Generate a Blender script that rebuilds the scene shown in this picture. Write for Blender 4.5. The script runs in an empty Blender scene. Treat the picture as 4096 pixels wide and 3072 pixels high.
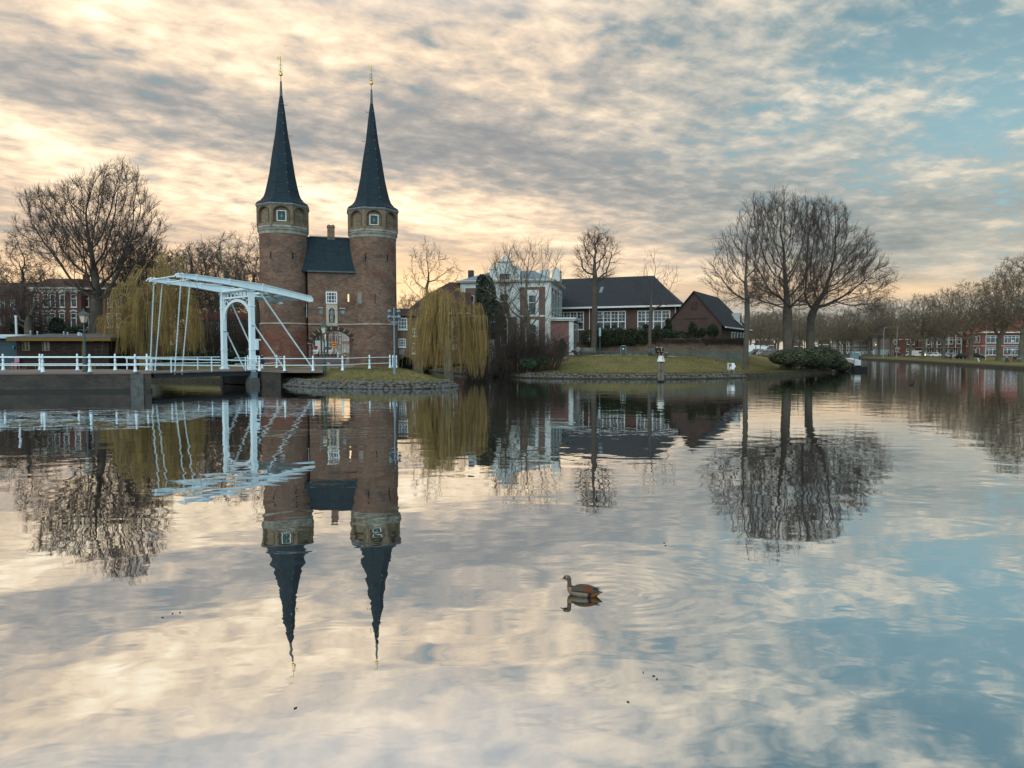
import bpy, math, random
import numpy as np
from mathutils import Vector, Matrix
random.seed(7); RNG = np.random.default_rng(11)
SC = bpy.context.scene; COL = SC.collection
R = math.radians
# ---------------------------------------------------------------- camera, view
H = 2.7; FP = 2730.0; PITCH = math.atan(134/FP)
cam = bpy.data.cameras.new("camera"); camo = bpy.data.objects.new("camera", cam); COL.objects.link(camo)
camo.location = (0, 0, H); camo.rotation_euler = (math.pi/2 - PITCH, 0, 0)
cam.sensor_width = 36; cam.lens = 36*FP/4096; cam.clip_start = 0.1; cam.clip_end = 5000
SC.camera = camo
SC.view_settings.view_transform = 'Standard'; SC.view_settings.look = 'None'
SC.view_settings.exposure = 0.50; SC.view_settings.gamma = 1
SC.cycles.max_bounces = 6; SC.cycles.diffuse_bounces = 2; SC.cycles.glossy_bounces = 3
SC.cycles.transparent_max_bounces = 6; SC.cycles.caustics_reflective = False; SC.cycles.caustics_refractive = False
CP, SP = math.cos(PITCH), math.sin(PITCH)
def ray(X, Y):
    xc = (X-2048)/FP; yc = -(Y-1536)/FP
    return np.array((xc, CP + yc*SP, -SP + yc*CP))
def at(X, Y, d):
    r = ray(X, Y); return np.array((0, 0, H)) + r*(d/r[1])
def gp(X, Y, z):
    r = ray(X, Y); t = (z-H)/r[2]; return np.array((0, 0, H)) + r*t
def az_el(X, Y):
    r = ray(X, Y); return math.atan2(r[0], r[1]), math.atan2(r[2], math.hypot(r[0], r[1]))
def zoomf(x0, y0, s):
    return lambda x, y: (x0 + x/s, y0 + y/s)
z1 = zoomf(0, 600, 1.6586); z2 = zoomf(500, 1000, 2.765); z3 = zoomf(1000, 750, 2.2123); z4 = zoomf(1000, 200, 2.3695)
z5 = zoomf(1550, 950, 2.7655); z6 = zoomf(2150, 850, 2.5523); z7 = zoomf(2700, 1000, 2.949); z8 = zoomf(3350, 950, 2.7655)
q2 = zoomf(2580, 1340, 5.267); q3 = zoomf(1230, 1250, 6.636); q4 = zoomf(0, 1240, 4.609); q5 = zoomf(3300, 1350, 5.53)
q6 = zoomf(3680, 1280, 5.317); q7 = zoomf(2200, 1350, 7.373); q8 = zoomf(1540, 1220, 5.925); q1 = zoomf(2200, 2260, 8.508)
q9 = zoomf(0, 1000, 4.424); q10 = zoomf(700, 850, 5.53); q11 = zoomf(2800, 750, 2.765); q12 = zoomf(2000, 1080, 4.88)
q13 = zoomf(800, 1350, 5.53); dd = zoomf(0, 0, 0.54004)
# ---------------------------------------------------------------- node maths
class E:
    def __init__(s, nt, v): s.nt = nt; s.v = v
    def op(s, o, a, b=None, c=None):
        n = s.nt.nodes.new('ShaderNodeMath'); n.operation = o
        for i, q in enumerate((a, b, c)):
            if q is None: continue
            if isinstance(q, E): s.nt.links.new(q.v, n.inputs[i])
            else: n.inputs[i].default_value = q
        return E(s.nt, n.outputs[0])
    def __add__(s, o): return s.op('ADD', s, o)
    __radd__ = __add__
    def __mul__(s, o): return s.op('MULTIPLY', s, o)
    __rmul__ = __mul__
    def __sub__(s, o): return s.op('SUBTRACT', s, o)
    def __rsub__(s, o): return s.op('SUBTRACT', o, s)
    def __truediv__(s, o): return s.op('DIVIDE', s, o)
    def clamp(s, a=0., b=1.):
        n = s.nt.nodes.new('ShaderNodeClamp'); s.nt.links.new(s.v, n.inputs[0]); n.inputs[1].default_value = a; n.inputs[2].default_value = b
        return E(s.nt, n.outputs[0])
    def ss(s, a, b):
        n = s.nt.nodes.new('ShaderNodeMapRange'); n.interpolation_type = 'SMOOTHSTEP'
        s.nt.links.new(s.v, n.inputs[0]); n.inputs[1].default_value = a; n.inputs[2].default_value = b
        return E(s.nt, n.outputs[0])
def node(nt, t, **kw):
    n = nt.nodes.new(t)
    for k, v in kw.items(): setattr(n, k, v)
    return n
def setin(nt, n, **kw):
    for k, v in kw.items():
        i = n.inputs[k.replace('_', ' ')]
        if isinstance(v, E): nt.links.new(v.v, i)
        elif isinstance(v, bpy.types.NodeSocket): nt.links.new(v, i)
        else: i.default_value = v
    return n
def cmix(nt, f, a, b, blend='MIX'):
    n = node(nt, 'ShaderNodeMix', data_type='RGBA', blend_type=blend)
    for i, q in ((0, f), (6, a), (7, b)):
        if isinstance(q, E): nt.links.new(q.v, n.inputs[i])
        elif isinstance(q, bpy.types.NodeSocket): nt.links.new(q, n.inputs[i])
        elif i == 0: n.inputs[0].default_value = q
        else: n.inputs[i].default_value = (*q, 1) if len(q) == 3 else q
    return n.outputs[2]
def noise(nt, vec, scale, detail=3, rough=.5, dist=0., w=None):
    n = node(nt, 'ShaderNodeTexNoise')
    n.inputs['Scale'].default_value = scale; n.inputs['Detail'].default_value = detail
    n.inputs['Roughness'].default_value = rough; n.inputs['Distortion'].default_value = dist
    if vec is not None: nt.links.new(vec, n.inputs['Vector'])
    return E(nt, n.outputs[0])
def comb(nt, x, y, z):
    n = node(nt, 'ShaderNodeCombineXYZ')
    for i, q in enumerate((x, y, z)):
        if isinstance(q, E): nt.links.new(q.v, n.inputs[i])
        else: n.inputs[i].default_value = q
    return n.outputs[0]
# ---------------------------------------------------------------- world: Nishita sky and a broken layer of altocumulus
FILL_AZ, FILL_EL = R(205), R(32)
w = bpy.data.worlds.new("World"); SC.world = w; w.use_nodes = True; nt = w.node_tree; nt.nodes.clear()
tc = node(nt, 'ShaderNodeTexCoord'); sp = node(nt, 'ShaderNodeSeparateXYZ'); nt.links.new(tc.outputs['Generated'], sp.inputs[0])
dx, dy, dz = (E(nt, o) for o in sp.outputs)
el = dx.op('ARCSINE', dz.clamp(-1, 1)); az = dx.op('ARCTAN2', dx, dy)
dzz = dx.op('MAXIMUM', dz, 0.0) + 0.115
px, py = dx/dzz, dy/dzz
cs, sn = math.cos(R(24)), math.sin(R(24))
u_, v_ = px*cs + py*sn, py*cs - px*sn
pv = comb(nt, u_*0.75, v_*1.0, 0.0)
big = noise(nt, pv, 0.9, 3, .5, .3); mid = noise(nt, pv, 3.9, 7, .64, .2); fine = noise(nt, comb(nt, u_*.9, v_*1.1, 3.7), 12.5, 4, .52, .25)
flat = noise(nt, comb(nt, az*2.2, el*16.0, 1.0), 2.6, 5, .55, .3)
def blob(X, Y, sx, sy, rot=0.0):
    a0, e0 = az_el(*dd(X, Y)); k = .54*FP
    sa, se = sx/k, sy/k; c, s = math.cos(R(rot)), math.sin(R(rot))
    A = az - a0; B = el - e0
    p = (A*c + B*s)/sa; q = (B*c - A*s)/se
    return dx.op('EXPONENT', (p*p + q*q)*-1.0)
lay = None
# bright (+) and dark (-) regions of the cloud layer
for X, Y, sx, sy, rot, amp in (
    (150, 75, 190, 75, -18, .25), (420, 40, 420, 90, 0, .17), (60, 290, 150, 45, -15, .24), (500, 420, 620, 75, -4, .30), (860, 440, 420, 60, -10, .26),
    (700, 130, 300, 90, 0, .14), (1120, 70, 260, 90, 0, .13), (1400, 230, 170, 80, 25, .08), (1750, 250, 300, 60, 20, .10), (2150, 230, 130, 60, 0, .10), (1650, 590, 600, 28, 0, .22),
    (1980, 470, 160, 35, 12, .10), (2080, 520, 150, 20, 12, .16), (250, 620, 420, 60, 0, .34), (900, 640, 160, 60, 0, .30), (1150, 470, 110, 35, -15, .10),
    (330, 215, 330, 62, -13, -.30), (80, 190, 160, 45, -10, -.20), (1150, 350, 420, 70, -12, -.26), (1640, 450, 330, 75, -6, -.22), (1350, 130, 160, 60, 20, -.12),
    (2000, 520, 260, 55, 10, -.24), (900, 300, 200, 60, 0, -.14), (1000, 540, 260, 45, -8, -.10), (60, 50, 60, 30, -30, -.12), (560, 300, 150, 50, 0, -.10)):
    t = blob(X, Y, sx, sy, rot)*amp
    lay = t if lay is None else lay + t
hor = 1.0 - el.ss(R(1.0), R(9.0))
back = 1.0 - dy.ss(-.5, .35)
val = (big-.5)*.30 + (mid-.5)*1.25*el.ss(R(-2), R(9)) + (fine-.5)*.85*el.ss(R(3), R(14)) + (flat-.5)*.9*(1.0 - el.ss(R(6), R(15))) + lay*.95 + .44
v01 = val.clamp(0, 1)
ramp = node(nt, 'ShaderNodeValToRGB'); nt.links.new(v01.v, ramp.inputs[0]); cr = ramp.color_ramp
stops = [(0.0, (.245, .248, .25)), (.22, (.325, .312, .295)), (.42, (.475, .415, .355)), (.60, (.68, .545, .41)), (.78, (.88, .71, .51)), (1.0, (1.02, .90, .70))]
while len(cr.elements) < len(stops): cr.elements.new(.5)
for e_, (p_, c_) in zip(cr.elements, stops): e_.position = p_; e_.color = (*c_, 1)
ramp2 = node(nt, 'ShaderNodeValToRGB'); nt.links.new(v01.v, ramp2.inputs[0]); cr = ramp2.color_ramp
stops = [(0.0, (.19, .235, .245)), (.25, (.27, .31, .31)), (.5, (.40, .42, .39)), (.72, (.60, .56, .47)), (1.0, (.84, .77, .64))]
while len(cr.elements) < len(stops): cr.elements.new(.5)
for e_, (p_, c_) in zip(cr.elements, stops): e_.position = p_; e_.color = (*c_, 1)
rightf = az.ss(R(-4), R(30))
cloud = cmix(nt, rightf, ramp.outputs[0], ramp2.outputs[0])
# clear teal air between clouds, to the upper right and behind
bl = blob(2120, 60, 330, 150, 0)*1.0 + blob(1750, 200, 330, 70, 25)*.5 + blob(1340, 60, 220, 70, 0)*.45 + blob(1980, 330, 260, 60, 25)*.6 + blob(2180, 300, 90, 260, 0)*.6
hi = el.ss(R(18), R(32))*az.ss(R(2), R(24))*.62
clear = (bl + hi + (.5-mid)*2.4 + (.5-fine)*2.6 + back*.55 - .40).ss(-.15, 1.15)
blue = cmix(nt, el.ss(R(4), R(36)), (.27, .43, .46), (.045, .135, .18))
skyc = cmix(nt, clear*.88, cloud, blue)
glow = (blob(900, 630, 240, 75)*1.0 + blob(300, 640, 420, 65)*.9 + blob(1560, 625, 360, 24)*.5 + blob(1950, 632, 200, 18)*.6).clamp(0, 1)
skyc = cmix(nt, glow*.66, skyc, (1.02, .73, .40))
skyc = cmix(nt, (1.0 - el.ss(R(3), R(17)))*(1.0-back)*.75, skyc, (1.07, .92, .80), 'MULTIPLY')
skyc = cmix(nt, el.ss(R(23), R(31))*(1.0-az.ss(R(-5), R(22)))*.32, skyc, (.90, .88, .86))
# the eastern half behind the viewer: brighter blue-white evening sky
skyc = cmix(nt, back*.8, skyc, (.80, 1.12, 1.28))
up = el.ss(R(30), R(60))*.45
skyc = cmix(nt, up, skyc, (.42, .56, .64))
bgc = node(nt, 'ShaderNodeBackground'); nt.links.new(skyc, bgc.inputs[0]); bgc.inputs[1].default_value = 0.93
sky = node(nt, 'ShaderNodeTexSky', sky_type='NISHITA'); sky.sun_disc = False
sky.sun_elevation = FILL_EL; sky.sun_rotation = FILL_AZ; sky.air_density = 1.0; sky.dust_density = 2
bgn = node(nt, 'ShaderNodeBackground'); nt.links.new(cmix(nt, clear*.14, (0, 0, 0), sky.outputs[0]), bgn.inputs[0]); bgn.inputs[1].default_value = 0.05
add = node(nt, 'ShaderNodeAddShader'); nt.links.new(bgc.outputs[0], add.inputs[0]); nt.links.new(bgn.outputs[0], add.inputs[1])
out = node(nt, 'ShaderNodeOutputWorld'); nt.links.new(add.outputs[0], out.inputs[0])
sl = bpy.data.lights.new("fill_lamp", 'SUN'); so = bpy.data.objects.new("fill_lamp", sl); COL.objects.link(so)  # added soft fill from behind the viewer, not the low sun ahead
sl.energy = 0.9; sl.angle = R(50); sl.color = (1.0, .95, .88)
sd = Vector((math.sin(FILL_AZ)*math.cos(FILL_EL), math.cos(FILL_AZ)*math.cos(FILL_EL), math.sin(FILL_EL)))
so.rotation_euler = sd.to_track_quat('Z', 'Y').to_euler()
# ---------------------------------------------------------------- materials
MATS = {}
def mat(name, col, rough=.7, metal=0., var=.12, vscale=3., bump=0., bscale=30., spec=.3, uv=False, col2=None, emis=None, n2=None, detail=4):
    """base colour with large and small noise variation; bump optional"""
    if name in MATS: return MATS[name]
    m = bpy.data.materials.new(name); m.use_nodes = True; nt = m.node_tree; b = nt.nodes['Principled BSDF']
    b.inputs['Roughness'].default_value = rough; b.inputs['Metallic'].default_value = metal
    b.inputs['Specular IOR Level'].default_value = spec
    t = node(nt, 'ShaderNodeTexCoord'); v = t.outputs['Object']
    n1 = noise(nt, v, vscale, detail, .6); nn = noise(nt, v, vscale*7, 3, .6)
    f = ((n1-.5)*1.6 + (nn-.5)*.9 + .5).clamp()
    c2 = col2 if col2 else tuple(c*(1-2.2*var) for c in col)
    c1 = col if col2 else tuple(min(1, c*(1+1.6*var)) for c in col)
    nt.links.new(cmix(nt, f, c2, c1), b.inputs['Base Color'])
    if bump:
        bn = node(nt, 'ShaderNodeBump'); bn.inputs['Distance'].default_value = bump
        nt.links.new(noise(nt, v, bscale, 3, .6).v, bn.inputs['Height']); nt.links.new(bn.outputs[0], b.inputs['Normal'])
    if emis:
        b.inputs['Emission Color'].default_value = (*emis[:3], 1); b.inputs['Emission Strength'].default_value = emis[3]
    MATS[name] = m; return m
def brick(name, c1, c2, mortar, bw=.22, bh=.075, stain=(.06, .05, .045), stain_amt=.5, pale=None, ms=.012, sscale=.35, scale=1., red=None, patch=None):
    if name in MATS: return MATS[name]
    m = bpy.data.materials.new(name); m.use_nodes = True; nt = m.node_tree; b = nt.nodes['Principled BSDF']
    b.inputs['Roughness'].default_value = .88; b.inputs['Specular IOR Level'].default_value = .15
    uv = node(nt, 'ShaderNodeUVMap').outputs[0]; ob = node(nt, 'ShaderNodeTexCoord').outputs['Object']
    br = node(nt, 'ShaderNodeTexBrick'); nt.links.new(uv, br.inputs['Vector'])
    br.inputs['Scale'].default_value = 1; br.inputs['Brick Width'].default_value = bw; br.inputs['Row Height'].default_value = bh
    br.inputs['Mortar Size'].default_value = ms; br.inputs['Mortar Smooth'].default_value = .3; br.inputs['Bias'].default_value = -.1
    br.inputs['Color1'].default_value = (*c1, 1); br.inputs['Color2'].default_value = (*c2, 1); br.inputs['Mortar'].default_value = (*mortar, 1)
    sc = node(nt, 'ShaderNodeMapping'); nt.links.new(ob, sc.inputs[0]); sc.inputs['Scale'].default_value = (1, 1, 1.6)
    n1 = noise(nt, sc.outputs[0], sscale, 6, .65, .6); n2 = noise(nt, sc.outputs[0], sscale*7, 5, .65)
    sc2 = node(nt, 'ShaderNodeMapping'); nt.links.new(uv, sc2.inputs[0]); sc2.inputs['Scale'].default_value = (1.2, 6, 1)
    n3 = noise(nt, sc2.outputs[0], 1.8, 5, .7)
    c = br.outputs[0]
    if patch:
        q1_ = noise(nt, sc.outputs[0], .55, 4, .6, .8); mp2 = node(nt, 'ShaderNodeMapping'); nt.links.new(ob, mp2.inputs[0]); mp2.inputs['Location'].default_value = (7, 3, 11); mp2.inputs['Scale'].default_value = (1, 1, 2.2)
        q2_ = noise(nt, mp2.outputs[0], 1.3, 4, .65, .5)
        c = cmix(nt, q1_.ss(.50, .62)*.7, c, patch[0]); c = cmix(nt, q2_.ss(.52, .66)*.75, c, patch[1])
    c = cmix(nt, ((n1-.45)*3.2).clamp()*stain_amt, c, stain)
    c = cmix(nt, ((n3-.5)*4.0).clamp()*.5*stain_amt, c, stain)
    if pale: c = cmix(nt, ((n2-.52)*3.5).clamp()*.55, c, pale)
    if red:
        z = node(nt, 'ShaderNodeSeparateXYZ'); nt.links.new(ob, z.inputs[0])
        rf = (1.0 - E(nt, z.outputs[2]).ss(red[1]-.8, red[1]+.3))
        c = cmix(nt, rf*.6*((n1-.2)*2.).clamp(), c, red[0])
    nt.links.new(c, b.inputs['Base Color'])
    bn = node(nt, 'ShaderNodeBump'); bn.inputs['Distance'].default_value = .012
    nt.links.new((n3 + E(nt, br.outputs[1])*-.8).v, bn.inputs['Height']); nt.links.new(bn.outputs[0], b.inputs['Normal'])
    MATS[name] = m; return m
def glass(name='window_glass', col=(.018, .022, .026)):
    if name in MATS: return MATS[name]
    m = bpy.data.materials.new(name); m.use_nodes = True; nt = m.node_tree; b = nt.nodes['Principled BSDF']
    ob = node(nt, 'ShaderNodeTexCoord').outputs['Object']
    n1 = noise(nt, ob, 1.3, 2, .5)
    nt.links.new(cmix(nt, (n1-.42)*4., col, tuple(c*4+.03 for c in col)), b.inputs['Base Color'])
    b.inputs['Roughness'].default_value = .08; b.inputs['Specular IOR Level'].default_value = .55
    MATS[name] = m; return m
# ---------------------------------------------------------------- mesh builder
class MB:
    def __init__(s): s.v = []; s.f = []; s.n = 0; s.uv = {}; s.mi = []
    def add(s, vs, fs, m=0):
        vs = np.asarray(vs, float).reshape(-1, 3)
        s.v.append(vs); s.f += [tuple(i + s.n for i in f) for f in fs]; s.mi += [m]*len(fs); s.n += len(vs); return s
    def box(s, x0, x1, y0, y1, z0, z1, m=0):
        return s.add([(x0,y0,z0),(x1,y0,z0),(x1,y1,z0),(x0,y1,z0),(x0,y0,z1),(x1,y0,z1),(x1,y1,z1),(x0,y1,z1)],
                     [(0,3,2,1),(4,5,6,7),(0,1,5,4),(1,2,6,5),(2,3,7,6),(3,0,4,7)], m)
    def hexa(s, p, m=0):   # 8 corners, bottom ring then top ring
        return s.add(p, [(0,3,2,1),(4,5,6,7),(0,1,5,4),(1,2,6,5),(2,3,7,6),(3,0,4,7)], m)
    def prism(s, poly, z0, z1, m=0, top=None):   # poly (x,y) CCW
        n = len(poly); t = top or poly
        vs = [(x, y, z0) for x, y in poly] + [(x, y, z1) for x, y in t]
        return s.add(vs, [tuple(range(n-1, -1, -1)), tuple(range(n, 2*n))] + [(i, (i+1) % n, n+(i+1) % n, n+i) for i in range(n)], m)
    def extr(s, poly, y0, y1, m=0):   # poly in (x,z), extruded along y
        n = len(poly); vs = [(x, y0, z) for x, z in poly] + [(x, y1, z) for x, z in poly]
        return s.add(vs, [tuple(range(n)), tuple(range(2*n-1, n-1, -1))] + [(i, n+i, n+(i+1) % n, (i+1) % n) for i in range(n)], m)
    def quad(s, a, b, c, d, m=0): return s.add([a, b, c, d], [(0, 1, 2, 3)], m)
    def tube(s, path, rad, n=8, m=0, cap=True):
        path = np.asarray(path, float); k = len(path); rad = np.broadcast_to(np.asarray(rad, float), (k,))
        vs = []; ref = np.array((.31, .17, .93))
        for i in range(k):
            t = path[min(i+1, k-1)] - path[max(i-1, 0)]; t = t/(np.linalg.norm(t)+1e-9)
            r_ = ref if abs(t @ ref)/np.linalg.norm(ref) < .95 else np.array((1., 0, 0))
            a = np.cross(t, r_); a /= np.linalg.norm(a); b = np.cross(t, a)
            for j in range(n):
                th = 2*math.pi*(j+.5)/n; vs.append(path[i] + rad[i]*(math.cos(th)*a + math.sin(th)*b))
        fs = [(i*n+j, i*n+(j+1) % n, (i+1)*n+(j+1) % n, (i+1)*n+j) for i in range(k-1) for j in range(n)]
        if cap: fs += [tuple(range(n-1, -1, -1)), tuple((k-1)*n+j for j in range(n))]
        return s.add(vs, fs, m)
    def lathe(s, prof, c=(0, 0, 0), n=12, m=0, a0=0., cap=True):   # prof [(r,z)] bottom to top
        vs = [(c[0]+r*math.cos(a0+2*math.pi*j/n), c[1]+r*math.sin(a0+2*math.pi*j/n), c[2]+z) for r, z in prof for j in range(n)]
        k = len(prof)
        fs = [(i*n+j, i*n+(j+1) % n, (i+1)*n+(j+1) % n, (i+1)*n+j) for i in range(k-1) for j in range(n)]
        if cap: fs += [tuple(range(n-1, -1, -1)), tuple((k-1)*n+j for j in range(n))]
        return s.add(vs, fs, m)
    def ball(s, c, r, n=10, k=7, m=0, sc=(1, 1, 1)):
        prof = [(max(.001, r*math.sin(math.pi*i/k)), -r*math.cos(math.pi*i/k)) for i in range(k+1)]
        mb = MB().lathe(prof, n=n); v = mb.v[0]*np.array(sc) + np.array(c)
        return s.add(v, mb.f, m)
    def bar(s, a, b, w, h=None, m=0, up=(0, 0, 1)):
        a = np.array(a, float); b = np.array(b, float); t = b-a; t /= np.linalg.norm(t); h = h or w
        up = np.array(up, float)
        if abs(t @ up) > .99: up = np.array((1., 0, 0))
        x = np.cross(t, up); x /= np.linalg.norm(x); z = np.cross(x, t)
        vs = [p + sx*x*w/2 + sz*z*h/2 for p in (a, b) for sx, sz in ((-1, -1), (1, -1), (1, 1), (-1, 1))]
        return s.add(vs, [(0,1,2,3),(7,6,5,4),(0,4,5,1),(1,5,6,2),(2,6,7,3),(3,7,4,0)], m)
    def build(s, name, mats, parent=None, smooth=False, rot=None, loc=None):
        v = np.concatenate(s.v) if s.v else np.zeros((0, 3))
        return mesh_obj(name, v, s.f, mats, parent, smooth, s.mi)
def mesh_obj(name, v, faces, mats, parent=None, smooth=False, mi=None):
    me = bpy.data.meshes.new(name)
    if isinstance(faces, np.ndarray):
        k = faces.shape[1]; nf = len(faces)
        me.vertices.add(len(v)); me.vertices.foreach_set('co', np.ascontiguousarray(v, dtype=np.float32).ravel())
        me.loops.add(nf*k); me.loops.foreach_set('vertex_index', faces.astype(np.int32).ravel())
        me.polygons.add(nf); me.polygons.foreach_set('loop_start', np.arange(nf, dtype=np.int32)*k)
        me.update(calc_edges=True)
    else:
        me.from_pydata([tuple(p) for p in v], [], faces); me.update()
        if mi is not None and any(mi): me.polygons.foreach_set('material_index', np.array(mi, dtype=np.int32))
    if not isinstance(mats, (list, tuple)): mats = [mats]
    for q in mats: me.materials.append(q)
    if len(me.polygons) < 60000: box_uv(me)
    if smooth: me.polygons.foreach_set('use_smooth', np.ones(len(me.polygons), dtype=bool))
    o = bpy.data.objects.new(name, me); COL.objects.link(o)
    if parent is not None: o.parent = parent
    return o
def box_uv(me):
    nl = len(me.loops); npoly = len(me.polygons)
    if not nl: return
    co = np.empty(len(me.vertices)*3, np.float32); me.vertices.foreach_get('co', co); co = co.reshape(-1, 3)
    vi = np.empty(nl, np.int32); me.loops.foreach_get('vertex_index', vi)
    nr = np.empty(npoly*3, np.float32); me.polygons.foreach_get('normal', nr); nr = nr.reshape(-1, 3)
    lt = np.empty(npoly, np.int32); me.polygons.foreach_get('loop_total', lt)
    pi = np.repeat(np.arange(npoly), lt); n = nr[pi]; p = co[vi]
    h = np.hypot(n[:, 0], n[:, 1]) + 1e-9; tx, ty = -n[:, 1]/h, n[:, 0]/h
    flat = np.abs(n[:, 2]) > .9
    u = np.where(flat, p[:, 0], p[:, 0]*tx + p[:, 1]*ty)
    s = np.where(flat, p[:, 1], p[:, 2]/np.maximum(.3, h))
    uvl = me.uv_layers.new(name='UVMap'); uvl.data.foreach_set('uv', np.stack([u, s], 1).astype(np.float32).ravel())
def cyl_uv(o, cx, cy, r):   # wrap-around brick coordinates for round towers
    me = o.data
    for pl in me.polygons:
        c = pl.center; a = math.atan2(c[1]-cy, c[0]-cx)
        for li in pl.loop_indices:
            co = me.vertices[me.loops[li].vertex_index].co; b = math.atan2(co[1]-cy, co[0]-cx)
            while b-a > math.pi: b -= 2*math.pi
            while b-a < -math.pi: b += 2*math.pi
            if abs(pl.normal[2]) < .9: me.uv_layers[0].data[li].uv = (b*r, co[2])
def tag(o, label=None, cat=None, group=None, kind=None):
    if label: o['label'] = label
    if cat: o['category'] = cat
    if group: o['group'] = group
    if kind: o['kind'] = kind
    return o
def thing(name, label, cat, loc=(0, 0, 0), rz=0., group=None):
    o = bpy.data.objects.new(name, None); COL.objects.link(o); o.location = [float(q) for q in loc]; o.rotation_euler = (0, 0, rz)
    o.empty_display_size = .3
    return tag(o, label, cat, group)
def copy_tree(o, parent=None):
    c = o.copy(); COL.objects.link(c)
    if parent is not None: c.parent = parent
    for ch in list(o.children): copy_tree(ch, c)
    return c
def dup(o, loc, rz=None, label=None, scale=None, group=None):
    c = copy_tree(o); c.location = [float(q) for q in loc]
    if rz is not None: c.rotation_euler = (0, 0, rz)
    if scale is not None: c.scale = (scale,)*3 if not isinstance(scale, tuple) else scale
    if label: c['label'] = label
    if group: c['group'] = group
    return c
class Frame:
    """local frame of a facade: x along it, y into the building, z up"""
    def __init__(s, o, rz): s.o = np.array(o, float); s.rz = rz; s.c, s.s = math.cos(rz), math.sin(rz)
    def loc(s, p):
        q = np.asarray(p, float) - s.o; return np.array((q[0]*s.c + q[1]*s.s, -q[0]*s.s + q[1]*s.c, q[2]))
    def hit(s, XY, y=0.):     # pixel -> (x,z) on the local plane y
        r = ray(*XY); n = np.array((-s.s, s.c, 0.)); p0 = s.o + n*y
        t = ((p0 - np.array((0, 0, H))) @ n)/(r @ n); q = s.loc(np.array((0, 0, H)) + r*t); return q[0], q[2]
    def hitx(s, XY, x=0.):    # pixel -> (y,z) on the local plane x
        r = ray(*XY); n = np.array((s.c, s.s, 0.)); p0 = s.o + n*x
        t = ((p0 - np.array((0, 0, H))) @ n)/(r @ n); q = s.loc(np.array((0, 0, H)) + r*t); return q[1], q[2]
def wall_open(mb, x0, x1, z0, z1, y, th, ops, m=0, face=1):
    """wall slab in the plane y..y+th with rectangular openings (xa,xb,za,zb)"""
    xs = sorted({x0, x1, *[min(max(q, x0), x1) for o in ops for q in o[:2]]}); zs = sorted({z0, z1, *[min(max(q, z0), z1) for o in ops for q in o[2:4]]})
    def inside(a, b): return any(o[0]-1e-6 < a < o[1]+1e-6 and o[2]-1e-6 < b < o[3]+1e-6 for o in ops)
    for i in range(len(xs)-1):
        for j in range(len(zs)-1):
            a, b, c, d = xs[i], xs[i+1], zs[j], zs[j+1]
            if b-a < 1e-6 or d-c < 1e-6 or inside((a+b)/2, (c+d)/2): continue
            mb.quad((a, y, c), (b, y, c), (b, y, d), (a, y, d), m)
            mb.quad((b, y+th, c), (a, y+th, c), (a, y+th, d), (b, y+th, d), m)
    for o in ops:
        a, b, c, d = o[:4]; yb = y+th
        mb.quad((a, y, c), (a, yb, c), (b, yb, c), (b, y, c), m); mb.quad((a, y, d), (b, y, d), (b, yb, d), (a, yb, d), m)
        mb.quad((a, y, c), (a, y, d), (a, yb, d), (a, yb, c), m); mb.quad((b, y, c), (b, yb, c), (b, yb, d), (b, y, d), m)
    mb.quad((x0, y, z0), (x0, y, z1), (x0, y+th, z1), (x0, y+th, z0), m); mb.quad((x1, y, z0), (x1, y+th, z0), (x1, y+th, z1), (x1, y, z1), m)
    mb.quad((x0, y, z1), (x1, y, z1), (x1, y+th, z1), (x0, y+th, z1), m)
def window(parent, xa, xb, za, zb, y, cols=2, rows=2, fw=.07, bw=.035, sill=True, mf=None, mg=None, cross=None, proud=.03, name='window', recess=.10, pname='pane', lab=None):
    """window: frame mesh (part) with glazing bars, pane as sub-part"""
    mf = mf or mat('white_paint', (.62, .63, .6), .5, var=.05); mg = mg or glass()
    mb = MB(); y0 = y - proud; y1 = y + recess
    mb.box(xa, xa+fw, y0, y1, za, zb); mb.box(xb-fw, xb, y0, y1, za, zb); mb.box(xa+fw, xb-fw, y0, y1, zb-fw, zb); mb.box(xa+fw, xb-fw, y0, y1, za, za+fw)
    for i in range(1, cols):
        x = xa + (xb-xa)*i/cols; mb.box(x-bw/2, x+bw/2, y0+.01, y1-.01, za+fw, zb-fw)
    for j in range(1, rows):
        z = za + (zb-za)*j/rows; mb.box(xa+fw, xb-fw, y0+.015, y1-.015, z-bw/2, z+bw/2)
    if cross:
        for z in cross: mb.box(xa+fw, xb-fw, y0+.005, y1-.005, za+(zb-za)*z-.05, za+(zb-za)*z+.05)
    w_ = mb.build(name, mf, parent)
    if lab: w_['label'] = lab
    MB().box(xa+fw*.5, xb-fw*.5, y+recess*.55, y+recess*.55+.015, za+fw*.5, zb-fw*.5).build(pname, mg, w_)
    if sill: MB().box(xa-.06, xb+.06, y-.09, y+.02, za-.09, za-.004).build('sill', mf, w_)
    return w_
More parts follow.
